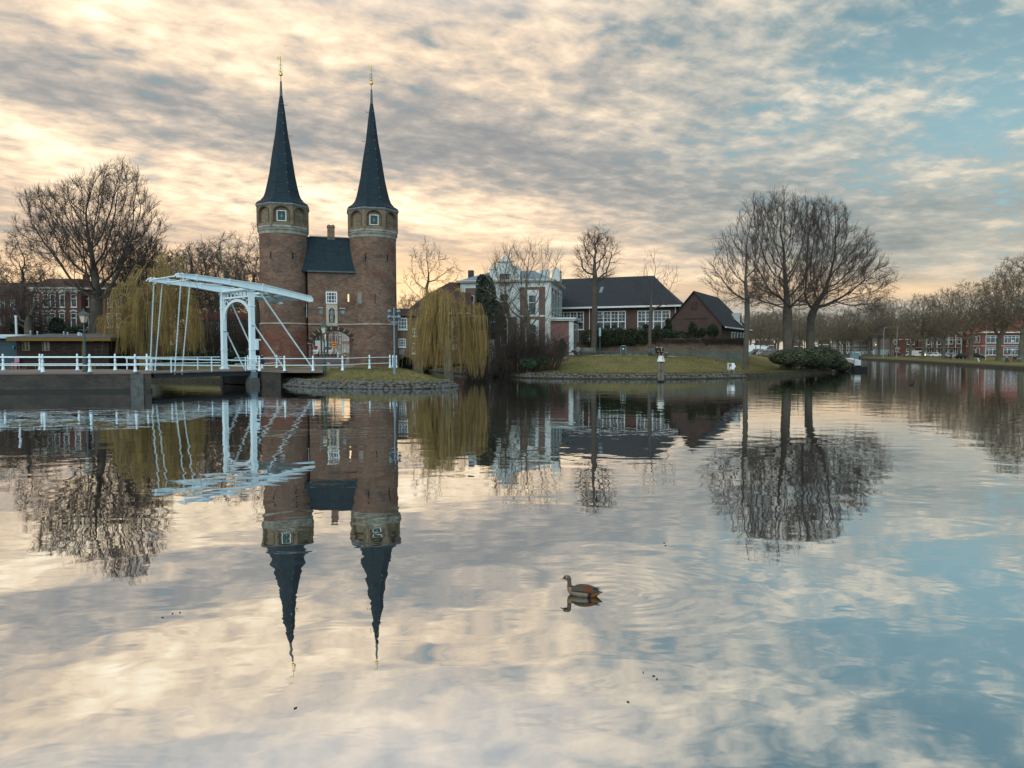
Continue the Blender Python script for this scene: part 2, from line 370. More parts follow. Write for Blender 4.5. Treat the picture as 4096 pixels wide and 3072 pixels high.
# ---------------------------------------------------------------- land and water
P_ = lambda X, d: ((X-2048)/FP*d, d)
SHORE = [(-400, 76), (-130, 71), P_(0, 69), P_(380, 67), P_(480, 64.2), P_(620, 60.5), (-28.5, 59.8), (-24.6, 57.4), P_(1015, 54.2),
         P_(1130, 52.4), P_(1250, 49.3), P_(1450, 47.8), P_(1600, 47.4), P_(1700, 48.0), P_(1790, 49.2), P_(1838, 51.0), P_(1832, 54), P_(1790, 58), P_(1740, 63), P_(1650, 68), P_(1612, 73),
         P_(1612, 92), P_(1700, 92), P_(1760, 84), P_(1860, 78), P_(1980, 72), P_(2100, 67.5), P_(2200, 66), P_(2300, 65), P_(2500, 64.3), P_(2700, 64.2), P_(2850, 65.8), P_(2990, 68), P_(3120, 72), P_(3230, 77),
         P_(3330, 84.5), P_(3392, 97), P_(3400, 115), P_(3390, 150), P_(3376, 262),
         P_(3412, 262), P_(3440, 205), P_(3560, 172), P_(3680, 149), P_(3850, 121), P_(4096, 96), (110, 62), (400, 20), (900, 20), (900, 1600), (-900, 1600), (-900, 76)]
SH = np.array(SHORE)
def sdist(px, py, poly):
    p = np.stack([px, py], -1); d = np.full(px.shape, 1e9); ins = np.zeros(px.shape, bool); n = len(poly)
    for i in range(n):
        a, b = poly[i], poly[(i+1) % n]; e = b-a; q = p-a
        t = np.clip((q @ e)/(e @ e), 0, 1)[..., None]; d = np.minimum(d, np.linalg.norm(q - t*e, axis=-1))
        c = ((a[1] > py) != (b[1] > py)) & (px < (b[0]-a[0])*(py-a[1])/(b[1]-a[1]+1e-12) + a[0]); ins ^= c
    return np.where(ins, d, -d)
def sm(t, a, b):
    t = np.clip((t-a)/(b-a), 0, 1); return t*t*(3-2*t)
def height(px, py):
    px = np.asarray(px, float); py = np.asarray(py, float)
    s = sdist(px, py, SH); r = px/np.maximum(py, 1)
    X = r*FP+2048
    bank = -.7 + 1.15*sm(s, -.9, .55)
    park = .45 + (2.16-.45)*sm(s, .4, 15.5)*(1-sm(X, 2900, 3180)) + .5*sm(s, .4, 12)*sm(X, 2900, 3180)
    gate = .42 + .76*sm(s, .5, 4.2) + .62*sm(py, 74, 98)
    far = .45 + .1*sm(s, .5, 6)
    wl = sm(X, 1640, 1760)*sm(py, 50, 60); wr = sm(X, 3370, 3420)
    land = gate*(1-wl) + (park*(1-wr) + far*wr)*wl
    land = np.where(X < 1640, gate, land)
    return bank + (land-.45)*sm(s, 0.0, .5)
def hz(x, y): return float(height(np.array([x]), np.array([y]))[0])
def gline(lo, hi, step, grow, far0, far1):
    a = list(np.arange(lo, hi+1e-6, step)); st = step; v = hi
    while v < far1: st *= grow; v += st; a.append(v)
    st = step; v = lo
    while v > far0: st *= grow; v -= st; a.insert(0, v)
    return np.array(a)
gx = np.concatenate([gline(-48, 34, .42, 1.12, -900, 34), np.arange(34.8, 120, .9), gline(120, 121, 1., 1.25, 120, 900)[1:]])
gy = np.concatenate([np.arange(44, 106, .42), np.arange(106.5, 290, 1.1), gline(290, 291, 1.2, 1.2, 290, 1600)[1:]])
GX, GY = np.meshgrid(gx, gy); GZ = height(GX, GY)
GZ = GZ + np.where(GZ > .3, 1, 0)*(np.sin(GX*1.3)*np.cos(GY*1.1+GX*.4))*.015
nx, ny = len(gx), len(gy)
idx = np.arange(nx*ny).reshape(ny, nx)
fq = np.stack([idx[:-1, :-1], idx[:-1, 1:], idx[1:, 1:], idx[1:, :-1]], -1).reshape(-1, 4)
keep = GZ.ravel()[fq].max(1) > -.55
gm = bpy.data.materials.new('ground_mix'); gm.use_nodes = True; nt = gm.node_tree; b = nt.nodes['Principled BSDF']
b.inputs['Roughness'].default_value = .95; b.inputs['Specular IOR Level'].default_value = .1
ob = node(nt, 'ShaderNodeTexCoord').outputs['Object']; sx = node(nt, 'ShaderNodeSeparateXYZ'); nt.links.new(ob, sx.inputs[0])
ox, oy, oz = (E(nt, o) for o in sx.outputs)
n1 = noise(nt, ob, .35, 5, .6); n2 = noise(nt, ob, 3.5, 5, .65); n3 = noise(nt, ob, 22., 3, .7)
gr = cmix(nt, ((n1-.5)*2.2 + (n2-.5)*1.6 + .5).clamp(), (.125, .108, .042), (.235, .188, .078))
gr = cmix(nt, ((n3-.5)*3.4 + .4).clamp()*.6, gr, (.065, .062, .024))
gr = cmix(nt, (n2-.62).ss(0, .12)*.5, gr, (.24, .18, .09))
# the worn leaf-strewn flower bed in the lawn
bc = gp(2640, 1455, 1.7); bx = (ox - float(bc[0]))/4.4; by = (oy - float(bc[1]))/2.6
ell = bx*bx + by*by + (n2-.5)*1.3
soil = cmix(nt, ((n3-.5)*4.+.5).clamp(), (.035, .024, .018), (.15, .10, .075))
inn = bx*bx*3.2 + (by-.25)*(by-.25)*7.0 + (n2-.5)*1.2
c = cmix(nt, (1.0 - ell.ss(.75, 1.05))*inn.ss(.3, .6), gr, soil)
mud = cmix(nt, ((n2-.5)*3+.5).clamp(), (.022, .019, .014), (.06, .052, .038))
c = cmix(nt, 1.0 - (oz + (n2-.5)*.25).ss(.34, .55), c, mud)
nt.links.new(c, b.inputs['Base Color'])
bn = node(nt, 'ShaderNodeBump'); bn.inputs['Distance'].default_value = .08; nt.links.new((n3*.7+n2).v, bn.inputs['Height']); nt.links.new(bn.outputs[0], b.inputs['Normal'])
g = mesh_obj('ground', np.stack([GX.ravel(), GY.ravel(), GZ.ravel()], 1), fq[keep], gm, smooth=True); tag(g, kind='structure')
# water
wm = bpy.data.materials.new('canal_water'); wm.use_nodes = True; nt = wm.node_tree; nt.nodes.clear()
ob = node(nt, 'ShaderNodeTexCoord').outputs['Object']; sx = node(nt, 'ShaderNodeSeparateXYZ'); nt.links.new(ob, sx.inputs[0]); ox, oy, oz = (E(nt, o) for o in sx.outputs)
mp = node(nt, 'ShaderNodeMapping'); nt.links.new(ob, mp.inputs[0]); mp.inputs['Scale'].default_value = (.75, 1.25, 1); mp.inputs['Rotation'].default_value = (0, 0, R(-14))
a1 = noise(nt, mp.outputs[0], .80, 1, .4, .5); a2 = noise(nt, mp.outputs[0], 2.0, 2, .5, .5); a3 = noise(nt, mp.outputs[0], 9.0, 2, .5)
pch = noise(nt, ob, .09, 2, .5)
gpn = gp(2330, 2370, 0); ex = ox - float(gpn[0]+.35); ey = oy - float(gpn[1])
rr = dx.op if False else None
dist = ox.op('SQRT', ex*ex*.55 + ey*ey*1.2 + .0004)
ring = ox.op('SINE', dist*34.0)*ox.op('EXPONENT', dist*-1.15)*ex.ss(-.5, .25)
far1 = oy.ss(17, 48)
h = a1*.0078 + a2*(.0013*(1.0 + far1*2.0)) + a3*(pch.ss(.40, .66)*(.00005 + far1*.00080)) + ring*.00035
bn = node(nt, 'ShaderNodeBump'); bn.inputs['Distance'].default_value = 1.0; bn.inputs['Strength'].default_value = 1.0; nt.links.new(h.v, bn.inputs['Height'])
gl = node(nt, 'ShaderNodeBsdfGlossy'); gl.inputs['Color'].default_value = (.945, .98, 1, 1); gl.inputs['Roughness'].default_value = .012; nt.links.new(bn.outputs[0], gl.inputs['Normal'])
df = node(nt, 'ShaderNodeBsdfDiffuse'); df.inputs['Color'].default_value = (.026, .023, .014, 1)
fr = node(nt, 'ShaderNodeFresnel'); fr.inputs[0].default_value = 5.0; nt.links.new(bn.outputs[0], fr.inputs['Normal'])
mx = node(nt, 'ShaderNodeMixShader'); nt.links.new((E(nt, fr.outputs[0])*.9+.40).clamp(0, .975).v, mx.inputs[0]); nt.links.new(df.outputs[0], mx.inputs[1]); nt.links.new(gl.outputs[0], mx.inputs[2])
out = node(nt, 'ShaderNodeOutputMaterial'); nt.links.new(mx.outputs[0], out.inputs[0])
wt = mesh_obj('water', np.array([(-900, -60, 0), (900, -60, 0), (900, 900, 0), (-900, 900, 0)], float), [(0, 1, 2, 3)], wm); tag(wt, kind='structure')
# ---------------------------------------------------------------- the twin-towered city gate
BR = brick('old_brick', (.215, .124, .082), (.105, .056, .042), (.235, .190, .145), bw=.30, bh=.115, stain=(.042, .036, .036), stain_amt=.75, pale=(.20, .14, .085), ms=.015, patch=((.17, .075, .05), (.075, .068, .062)))
BRL = brick('old_brick_repaired', (.225, .120, .078), (.105, .056, .042), (.235, .190, .145), bw=.30, bh=.115, stain=(.042, .036, .036), stain_amt=.7, pale=(.20, .14, .085), ms=.015, red=((.15, .028, .020), 4.0), patch=((.17, .075, .05), (.075, .068, .062)))
BRY = brick('yellow_brick', (.235, .175, .105), (.125, .088, .058), (.25, .205, .15), bw=.28, bh=.10, stain=(.05, .042, .036), stain_amt=.6, pale=(.20, .155, .09), ms=.014, sscale=.6)
SLATE = brick('slate', (.015, .028, .038), (.023, .040, .050), (.005, .009, .011), bw=.26, bh=.16, stain=(.010, .016, .020), stain_amt=.5, pale=(.034, .052, .057), ms=.014, sscale=.5)
SLATE.node_tree.nodes['Principled BSDF'].inputs['Roughness'].default_value = .6; SLATE.node_tree.nodes['Principled BSDF'].inputs['Specular IOR Level'].default_value = .12
STONE = mat('sandstone', (.42, .37, .29), .85, var=.2, vscale=2.5, bump=.02, bscale=12)
STONEG = mat('grey_stone', (.22, .22, .21), .85, var=.25, vscale=3)
WHITE = mat('white_paint', (.62, .63, .6), .5, var=.05)
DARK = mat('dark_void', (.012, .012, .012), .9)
IRON = mat('black_iron', (.02, .022, .024), .5, spec=.4)
GOLD = mat('gilding', (.75, .48, .10), .28, metal=1., var=.05)
GREEN = mat('dark_green_paint', (.018, .050, .046), .4, var=.1, spec=.5)
SHUT = mat('green_shutter', (.022, .055, .050), .6, var=.1)
def arch_slab(mb, x0, x1, z0, z1, y, th, cx, hw, zb, zs, rise, n=16, m=0, pw=2.0):
    """wall slab y..y+th with an arched opening centred cx, half width hw, sill zb, spring zs"""
    def q(a, b, c, d): mb.quad(a, b, c, d, m)
    def rect(a, b, c, d):
        if b-a > 1e-4 and d-c > 1e-4:
            q((a, y, c), (b, y, c), (b, y, d), (a, y, d)); q((b, y+th, c), (a, y+th, c), (a, y+th, d), (b, y+th, d))
    rect(x0, cx-hw, z0, z1); rect(cx+hw, x1, z0, z1)
    if zb > z0: rect(cx-hw, cx+hw, z0, zb); q((cx-hw, y, zb), (cx+hw, y, zb), (cx+hw, y+th, zb), (cx-hw, y+th, zb))
    xs = [cx - hw*math.cos(math.pi*i/n) for i in range(n+1)]
    f = lambda x: zs + rise*max(0, 1-abs((x-cx)/hw)**pw)**.5
    for a, b in zip(xs[:-1], xs[1:]):
        fa, fb = f(a), f(b)
        q((a, y, fa), (b, y, fb), (b, y, z1), (a, y, z1)); q((b, y+th, fb), (a, y+th, fa), (a, y+th, z1), (b, y+th, z1)); q((a, y, fa), (a, y+th, fa), (b, y+th, fb), (b, y, fb))
    q((cx-hw, y, zb), (cx-hw, y+th, zb), (cx-hw, y+th, zs), (cx-hw, y, zs)); q((cx+hw, y+th, zb), (cx+hw, y, zb), (cx+hw, y, zs), (cx+hw, y+th, zs))
    for xx in (x0, x1): q((xx, y, z0), (xx, y+th, z0), (xx, y+th, z1), (xx, y, z1))
    q((x0, y, z1), (x1, y, z1), (x1, y+th, z1), (x0, y+th, z1))
def xform(mb, rz, off=(0, 0, 0)):
    c, s = math.cos(rz), math.sin(rz)
    for i, v in enumerate(mb.v):
        mb.v[i] = np.stack([v[:, 0]*c - v[:, 1]*s + off[0], v[:, 0]*s + v[:, 1]*c + off[1], v[:, 2] + off[2]], 1)
    return mb
def merge(a, b, m=None):
    for v in b.v: a.v.append(v)
    a.f += [tuple(i + a.n for i in f) for f in b.f]; a.mi += b.mi if m is None else [m]*len(b.f); a.n += b.n; return a
TL = at(1141, 1402, 68.4); TR = at(1496, 1402, 70.6); mid_ = (TL+TR)/2
GZB = 1.15
GF = Frame((mid_[0], mid_[1], GZB), math.atan2(TR[1]-TL[1], TR[0]-TL[0])); TX = float(np.hypot(*(TR-TL)[:2])/2)
gate = thing('city_gate', 'medieval brick city gate with two slate spired round towers and an arched passage', 'city gate', GF.o, GF.rz)
ZSLOPE = lambda Y, d: at(1300, Y, d)[2]-GZB
z_band0, z_band1 = ZSLOPE(935, 68.2), ZSLOPE(916, 68.2); z_eave = ZSLOPE(828, 68.2)
def spire_profile(d):   # from zoom z4 measurements of the left tower
    pts = [(495, 1474), (470, 1478-10), (405, 1446), (350, 1410), (320, 1370), (279, 1280), (238, 1180), (212, 1090), (186, 1000), (150, 890), (120, 800), (97, 700), (74, 600), (52, 510), (28, 430), (20, 425), (14, 340), (8, 290), (4, 285), (4, 240)]
    return [(w_/2/2.3695*d/FP, ZSLOPE(200+y/2.3695, d)) for w_, y in pts]
def make_tower(sx_, red):
    cx = sx_*TX; RT = 2.29 if red else 2.345; KS = .952 if red else .98
    body = MB().lathe([(RT+.16, -.3), (RT+.14, 1.2), (RT+.10, 4.0), (RT+.03, 4.1), (RT, 8), (RT-.02, z_band0)], c=(cx, 0, 0), n=64)
    tw = body.build('tower', BRL if red else BR, gate, smooth=False); cyl_uv(tw, cx, 0, RT)
    tw['label'] = 'left tower with redder rebuilt brick at its foot' if red else 'right tower, a little farther off, stained grey near its foot'
    band = MB().lathe([(RT+.02, z_band0-.25), (RT+.05, z_band0), (RT+.14, z_band0+.12), (RT+.16, z_band0+.25)], c=(cx, 0, 0), n=48)
    band.lathe([(2.62*KS, z_band0+.25), (2.70*KS, z_band0+.33), (2.64*KS, z_band1+.10)], c=(cx, 0, 0), n=8, a0=R(22.5)).build('stone_band', mat('band_stone', (.26, .25, .21), .9, var=.25, vscale=2), tw)
    ap = 2.46*KS; c8 = math.cos(R(22.5)); hw = ap*math.tan(R(22.5))
    stg = MB().lathe([((ap-.24)/c8, z_band1), ((ap-.24)/c8, z_eave)], n=8, a0=R(22.5))
    for k in range(8):
        p = MB(); arch_slab(p, -hw+.03, hw-.03, z_band1+.05, z_eave-.05, -ap, .26, 0, .68, z_band1+.28, z_eave-.86, .52, n=12, pw=1.8)
        merge(stg, xform(p, k*math.pi/4))
    for k in range(8):
        a = R(22.5+45*k); p = MB().box(-.11, .11, -ap/c8-.02, -ap/c8+.2, z_band1-.1, z_eave-.1); merge(stg, xform(p, a))
    o = xform(stg, 0, (cx, 0, 0)).build('octagon_stage', BRY, tw)
    rim = MB()  # dark tubes round the arches: their shadow lines put into shape and colour
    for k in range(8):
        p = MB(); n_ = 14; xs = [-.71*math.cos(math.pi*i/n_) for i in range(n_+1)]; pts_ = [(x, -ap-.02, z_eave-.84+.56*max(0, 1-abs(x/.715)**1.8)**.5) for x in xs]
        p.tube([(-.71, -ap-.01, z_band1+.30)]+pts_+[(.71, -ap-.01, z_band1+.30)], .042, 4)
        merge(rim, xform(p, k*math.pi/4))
    xform(rim, 0, (cx, 0, 0)).build('arch_shadow_line', mat('painted_arch_shadow', (.075, .055, .042), .9, var=.25), tw)
    cor = MB().lathe([(ap/c8+.03, z_eave-.24), (ap/c8+.16, z_eave-.10), (ap/c8+.16, z_eave-.02)], c=(cx, 0, 0), n=8, a0=R(22.5)); cor.build('eaves_cornice', STONEG, tw)
    pr = [(a*KS/c8, z) for a, z in spire_profile(68.2)]
    pr[0] = (pr[0][0], z_eave-.02)
    sp_ = MB().lathe(pr[:16], c=(cx, 0, 0), n=8, a0=R(22.5)).build('spire', SLATE, tw)
    t = MB().lathe([(.14, pr[15][1]), (.085, pr[17][1]), (.03, pr[18][1]), (.028, pr[19][1]+.05)], c=(cx, 0, 0), n=8); t.build('spire_tip', mat('lead', (.07, .085, .09), .5), tw)
    for i in range(4, 15):
        r0, zz = pr[i]; a = R(-67.5); xx, yy = cx + r0*math.cos(a), r0*math.sin(a)
        MB().box(xx-.022, xx+.022, yy-.06, yy, zz-.022, zz+.022).build('ladder_hook', mat('pale_lead', (.40, .44, .44), .5), tw)
    for i in (5, 10, 13):
        r0, zz = pr[i]; s_ = 1 if red else -1
        MB().tube([(cx+s_*r0*.98, 0, zz), (cx+s_*(r0+.16), 0, zz-.06), (cx+s_*(r0+.26), 0, zz-.02), (cx+s_*(r0+.30), 0, zz+.10)], .022, 5).build('iron_hook', IRON, tw)
    zb_ = ZSLOPE(200+221/2.3695, 68.2)
    MB().ball((cx, 0, zb_), .19, 16, 10).build('gilded_ball', GOLD, tw, smooth=True)
    r_ = MB().tube([(cx, 0, zb_-.2), (cx, 0, zb_+1.72)], [.03, .018], 6)
    for s_ in (-1, 1):
        for q in (-1, 1):
            r_.tube([(cx+s_*(.03+.15*math.sin(t_)), 0, zb_+.55+q*(.04+.15*(1-math.cos(t_)))) for t_ in np.linspace(0, 4.2, 9)], .014, 4)
    r_.build('finial_rod', IRON, tw)
    zt = zb_+1.66; e = .42*(1 if red else .8)
    fl = MB().extr([(cx+.0, zt-.28), (cx, zt), (cx-e*.5, zt-.02), (cx-e, zt+.04), (cx-e*.8, zt-.05), (cx-e*.95, zt-.12), (cx-e*.75, zt-.18), (cx-e*.9, zt-.27)], -.012, .012)
    fl.tube([(cx, 0, zt-.33), (cx+.28, 0, zt-.37)], .012, 4).ball((cx+.30, 0, zt-.375), .035, 6, 5)
    fl.build('weather_vane', mat('dull_gilding', (.62, .50, .16), .4, metal=.6), tw)
    # shuttered window of the front face
    yw = -(ap-.24)
    za, zb2 = z_eave-1.72, z_eave-.70
    fr_ = MB(); fr_.box(cx-.44, cx-.36, yw-.07, yw, za, zb2); fr_.box(cx+.36, cx+.44, yw-.07, yw, za, zb2); fr_.box(cx-.36, cx+.36, yw-.07, yw, zb2-.07, zb2); fr_.box(cx-.36, cx+.36, yw-.07, yw, za, za+.07)
    wf = fr_.build('window', WHITE, tw)
    MB().box(cx-.36, cx+.36, yw-.035, yw, za+.07, zb2-.07).build('shutter', SHUT, tw)
    MB().extr([(cx, za+.28), (cx+.12, (za+zb2)/2), (cx, zb2-.28), (cx-.12, (za+zb2)/2)], yw-.045, yw-.037).build('shutter_diamond', mat('pale_green', (.10, .17, .155), .6), tw)
    return tw
def cyl_mark(tw, cx, X0, Y0, X1, Y1, name, m, lab=None):
    """a slit or opening on the round tower wall, where the photograph has it"""
    RT = 2.29 if cx < 0 else 2.345
    c_ = GF.o + np.array((cx*GF.c, cx*GF.s, 0)); r = ray((X0+X1)/2, (Y0+Y1)/2); o = np.array((0, 0, H))
    d2 = r[:2]; oc = -c_[:2]; A = d2 @ d2; B = 2*(d2 @ oc); C = oc @ oc - (RT+.02)**2; t = (-B - math.sqrt(B*B-4*A*C))/(2*A)
    p = GF.loc(o + r*t); a = math.atan2(p[1], p[0]-cx); hwid = abs(X1-X0)/2/FP*t; hh = abs(Y1-Y0)/2/FP*t
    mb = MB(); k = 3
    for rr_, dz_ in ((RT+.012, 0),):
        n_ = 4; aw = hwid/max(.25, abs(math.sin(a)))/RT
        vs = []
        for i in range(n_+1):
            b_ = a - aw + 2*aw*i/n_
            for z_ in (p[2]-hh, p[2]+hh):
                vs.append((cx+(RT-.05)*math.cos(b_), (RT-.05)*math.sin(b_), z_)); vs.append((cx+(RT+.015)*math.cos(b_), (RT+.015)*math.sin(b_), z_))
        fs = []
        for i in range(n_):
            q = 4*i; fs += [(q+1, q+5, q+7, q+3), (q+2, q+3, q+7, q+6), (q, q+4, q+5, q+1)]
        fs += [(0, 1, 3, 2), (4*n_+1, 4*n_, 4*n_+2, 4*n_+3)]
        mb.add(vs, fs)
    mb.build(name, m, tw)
twL = make_tower(-1, True); twR = make_tower(1, False)
for x0, y0, x1, y1 in ((178, 566, 187, 630), (374, 572, 384, 636)): cyl_mark(twL, -TX, *z3(x0, y0), *z3(x1, y1), 'arrow_slit', DARK)
for x0, y0, x1, y1 in ((1017, 583, 1027, 648), (1213, 592, 1221, 655), (1103, 940, 1111, 1025), (1286, 945, 1292, 1015), (1093, 1482, 1102, 1580)): cyl_mark(twR, TX, *z3(x0, y0), *z3(x1, y1), 'arrow_slit', DARK)
for x0, y0, x1, y1 in ((399, 1432, 408, 1590),): cyl_mark(twL, -TX, *z3(x0, y0), *z3(x1, y1), 'drain_pipe', IRON)
cyl_mark(twR, TX, *z3(1017, 1450), *z3(1024, 1590), 'drain_pipe', IRON)
cyl_mark(twR, TX, *z3(950, 926), *z3(986, 1026), 'loophole_surround', STONEG); 
YW = -1.30
c_, s_ = GF.hit(z3(952, 932), YW)[0], 0
# central gatehouse
xa, _ = GF.hit((1233, 1300), YW); xb, _ = GF.hit((1424, 1300), YW)
(ax0, azs), (ax1, _) = GF.hit(z3(541, 1390), YW), GF.hit(z3(914, 1390), YW); _, acr = GF.hit(z3(728, 1260), YW)
(wx0, wz1), (wx1, wz0) = GF.hit(z3(670, 920), YW), GF.hit(z3(772, 1030), YW)
(nx0, nz1), (nx1, nz0) = GF.hit(z3(672, 1034), YW), GF.hit(z3(776, 1215), YW)
_, zwt = GF.hit(z3(700, 738), YW); zrid = ZSLOPE(948, 69.3)
acx, ahw = (ax0+ax1)/2, (ax1-ax0)/2
wall = MB(); zsp = acr+.45
arch_slab(wall, xa, xb, -.3, zsp, YW, 2.9, acx, ahw, -.3, azs-.1, acr-azs+.1, n=24, pw=2.1)
sq = []
for x0, y0, x1, y1 in ((608, 1070, 642, 1116), (800, 1076, 836, 1118)):
    (sa, sd2), (sb_, sc2) = GF.hit(z3(x0, y0), YW), GF.hit(z3(x1, y1), YW); sq.append((sa, sb_, sc2, sd2))
(l0, l3), (l1, l2) = GF.hit(z3(864, 943), YW), GF.hit(z3(878, 1011), YW)
ops = [(wx0, wx1, wz0, wz1), (nx0+.12, nx1-.12, nz0+.1, nz1-.05), (l0, l1, l2, l3)] + sq
wall_open(wall, xa, xb, zsp, zwt, YW, .35, ops)
wall.box(xa, xb, 1.2, 1.6, zsp, zwt); wall.build('gatehouse_wall', BR, gate)
rf = MB(); prf = [(YW-.22, zwt-.05), (YW-.02, zwt+.35), (YW+.45, zwt+1.5), (.15, zrid)]
for (y0, z0_), (y1, z1_) in zip(prf[:-1], prf[1:]): rf.hexa([(xa-.9, y0, z0_-.12), (xb+.9, y0, z0_-.12), (xb+.9, y1, z1_-.12), (xa-.9, y1, z1_-.12), (xa-.9, y0, z0_), (xb+.9, y0, z0_), (xb+.9, y1, z1_), (xa-.9, y1, z1_)])
rf.hexa([(xa-.9, .15, zrid-.12), (xb+.9, .15, zrid-.12), (xb+.9, 1.8, zwt-.12), (xa-.9, 1.8, zwt-.12), (xa-.9, .15, zrid), (xb+.9, .15, zrid), (xb+.9, 1.8, zwt), (xa-.9, 1.8, zwt)])
rfo = rf.build('gatehouse_roof', SLATE, gate)
MB().box(xa+.2, xb-.2, .02, .28, zrid-.04, zrid+.07).build('ridge_cap', mat('lead', (.07, .085, .09), .5), rfo)
gb = MB().box(xa, xb, YW-.26, YW-.10, zwt-.16, zwt-.02); gb.build('eaves_gutter', mat('lead', (.07, .085, .09), .5), gate)
# chimney with two rounded caps
(cx0, cz1), (cx1, _) = GF.hit(z3(683, 345), .3), GF.hit(z3(748, 345), .3)
ch = MB().box(cx0, cx1, .05, .6, zrid-.6, cz1); ch.box(cx0-.04, cx1+.04, .01, .64, cz1-.12, cz1); cho = ch.build('chimney', BR, gate)
for k in (0, 1):
    w2 = (cx1-cx0)/2; cc = cx0 + w2*(k+.5); cp = MB()
    cp.tube([(cc-w2*.42*math.cos(t_), .32, cz1+w2*.42*math.sin(t_)) for t_ in np.linspace(0, math.pi, 8)], .07, 5); cp.build('chimney_hood', BR, cho)
# window, niche with statue, small openings
wn = window(gate, wx0, wx1, wz0, wz1, YW, cols=4, rows=3, fw=.13, bw=.045, sill=False, proud=.04)
MB().box(wx0-.05, wx1+.05, YW-.05, YW+.02, wz1+.01, wz1+.16).build('brick_lintel', BRY, gate)
nm = MB(); arch_slab(nm, nx0, nx1, nz0, nz1, YW-.10, .34, (nx0+nx1)/2, (nx1-nx0)*.27, nz0+.18, nz1-.75, .42, n=10, pw=1.6); nm.box(nx0+.1, nx1-.1, YW+.24, YW+.34, nz0+.1, nz1-.1)
nic = nm.build('niche', STONE, gate)
nc = (nx0+nx1)/2; st = MB(); yS = YW+.03
st.lathe([(.20, 0), (.22, .03), (.17, .06), (.16, .3), (.19, .55), (.17, .8), (.20, 1.0), (.17, 1.14), (.07, 1.2), (.06, 1.24)], c=(nc, yS, nz0+.2), n=12)
st.ball((nc, yS-.01, nz0+1.52), .10, 10, 8, sc=(.9, .95, 1.2))
st.tube([(nc-.19, yS, nz0+1.28), (nc-.25, yS-.06, nz0+1.02), (nc-.10, yS-.17, nz0+.95)], [.07, .06, .04], 6); st.tube([(nc+.19, yS, nz0+1.28), (nc+.24, yS-.05, nz0+1.0), (nc+.16, yS-.16, nz0+.85)], [.07, .06, .04], 6)
st.tube([(nc-.08, yS-.1, nz0+.8), (nc-.1, yS-.14, nz0+.5), (nc-.06, yS-.12, nz0+.2)], [.07, .06, .05], 6); st.tube([(nc+.08, yS-.06, nz0+.8), (nc+.08, yS-.14, nz0+.5), (nc+.1, yS-.1, nz0+.2)], [.07, .06, .05], 6)
st.build('statue', STONEG, nic, smooth=True)
for a, b, c, d in sq:
    o = MB().box(a-.06, b+.06, YW-.02, YW+.03, d+.01, d+.12).box(a, b, YW+.2, YW+.25, c, d).build('square_opening', mat('pale_shutter', (.30, .36, .37), .8), gate)
MB().box(l0, l1, YW+.12, YW+.15, l2, l3).build('lit_slit', mat('warm_light_slit', (.6, .5, .3), .6, emis=(1., .72, .4, .9)), gate)
(_, zc1), = [GF.hit(z3(450, 1207), YW)]
scm = MB().box(xa, nx0-.02, YW-.07, YW+.02, zc1-.07, zc1+.05).box(nx1+.02, xb, YW-.07, YW+.02, zc1-.07, zc1+.05); scm.box(nx0-.02, nx1+.02, YW-.09, YW+.01, nz0-.14, nz0-.01)
for cx in (-TX, TX): scm.lathe([(q*(.955 if cx < 0 else .98), z) for q, z in ((2.47, zc1-.09), (2.55, zc1-.05), (2.55, zc1+.02), (2.44, zc1+.08))], c=(cx, 0, 0), n=48, cap=False)
scm.build('string_course', mat('worn_limestone', (.33, .30, .24), .9, var=.3, vscale=1.5), gate)
vo = MB(); nv = 44
for i in range(nv):
    t0 = math.pi*(i+.10)/nv; t1 = math.pi*(i+.92)/nv; rr0, rr1 = 0.0, .36
    f = lambda t, e: (acx - (ahw+e)*math.copysign(abs(math.cos(t))**.95, math.cos(t)), azs-.1 + (acr-azs+.1+e)*math.sin(t)**.95)
    p = [f(t0, 0), f(t1, 0), f(t1, .36), f(t0, .36)]
    vo.extr(p, YW-.03, YW+.02, m=1 if i % 4 == 1 else 0)
vo.build('arch_ring', [mat('sooty_brick', (.045, .036, .032), .9, var=.2), mat('pale_brick', (.26, .20, .14), .9, var=.2)], gate)
MB().box(acx+ahw-.02, acx+ahw+.16, YW-.02, YW+.02, -.3, azs).build('arch_jamb', BRY, gate)

# ---------------------------------------------------------------- white double-beam drawbridge
BW = mat('bridge_white', (.64, .76, .80), .5, var=.055, vscale=2.2, spec=.35, detail=6)
N0 = np.array((-.3802*53, 53., 1.2)); BF = Frame(N0, R(50)); WB = 4.4
br_ = thing('drawbridge', 'white steel drawbridge with two balance beams on an arched portal and hanging chains', 'drawbridge', BF.o, BF.rz)
ptop = BF.hit(z2(1410, 452), 0)[1]; pf = BF.hit(z2(1098, 468), WB)[1]; ptop = (ptop+pf)/2
for y_, lab in ((0, 'near portal post standing on a concrete foot in the water'), (WB, 'far portal post on the deck')):
    p = MB().box(-.18, .18, y_-.18, y_+.18, -.1 if y_ else -.5, ptop)
    for zz in (.0, 1.55, 4.9): p.box(-.22, .22, y_-.22, y_+.22, zz, zz+.06)
    p.box(-.27, .27, y_-.27, y_+.27, -.02, .12); p.box(-.24, .24, y_-.24, y_+.24, ptop-.1, ptop+.05)
    for zz in np.arange(.3, ptop-.2, .16):
        for xx in (-.15, .15): p.box(xx-.012, xx+.012, y_-.192, y_-.18, zz-.012, zz+.012)
    o = p.build('portal_post', BW, br_); o['label'] = lab
pts = [(590, 262), (740, 272), (1100, 318), (1430, 366), (1530, 382), (1800, 448), (2060, 514), (2082, 535), (2078, 565), (2040, 572), (1880, 530), (1600, 468), (1440, 440), (1100, 374), (740, 322), (590, 298)]
bp = [BF.hit(z2(*p), -.25) for p in pts]
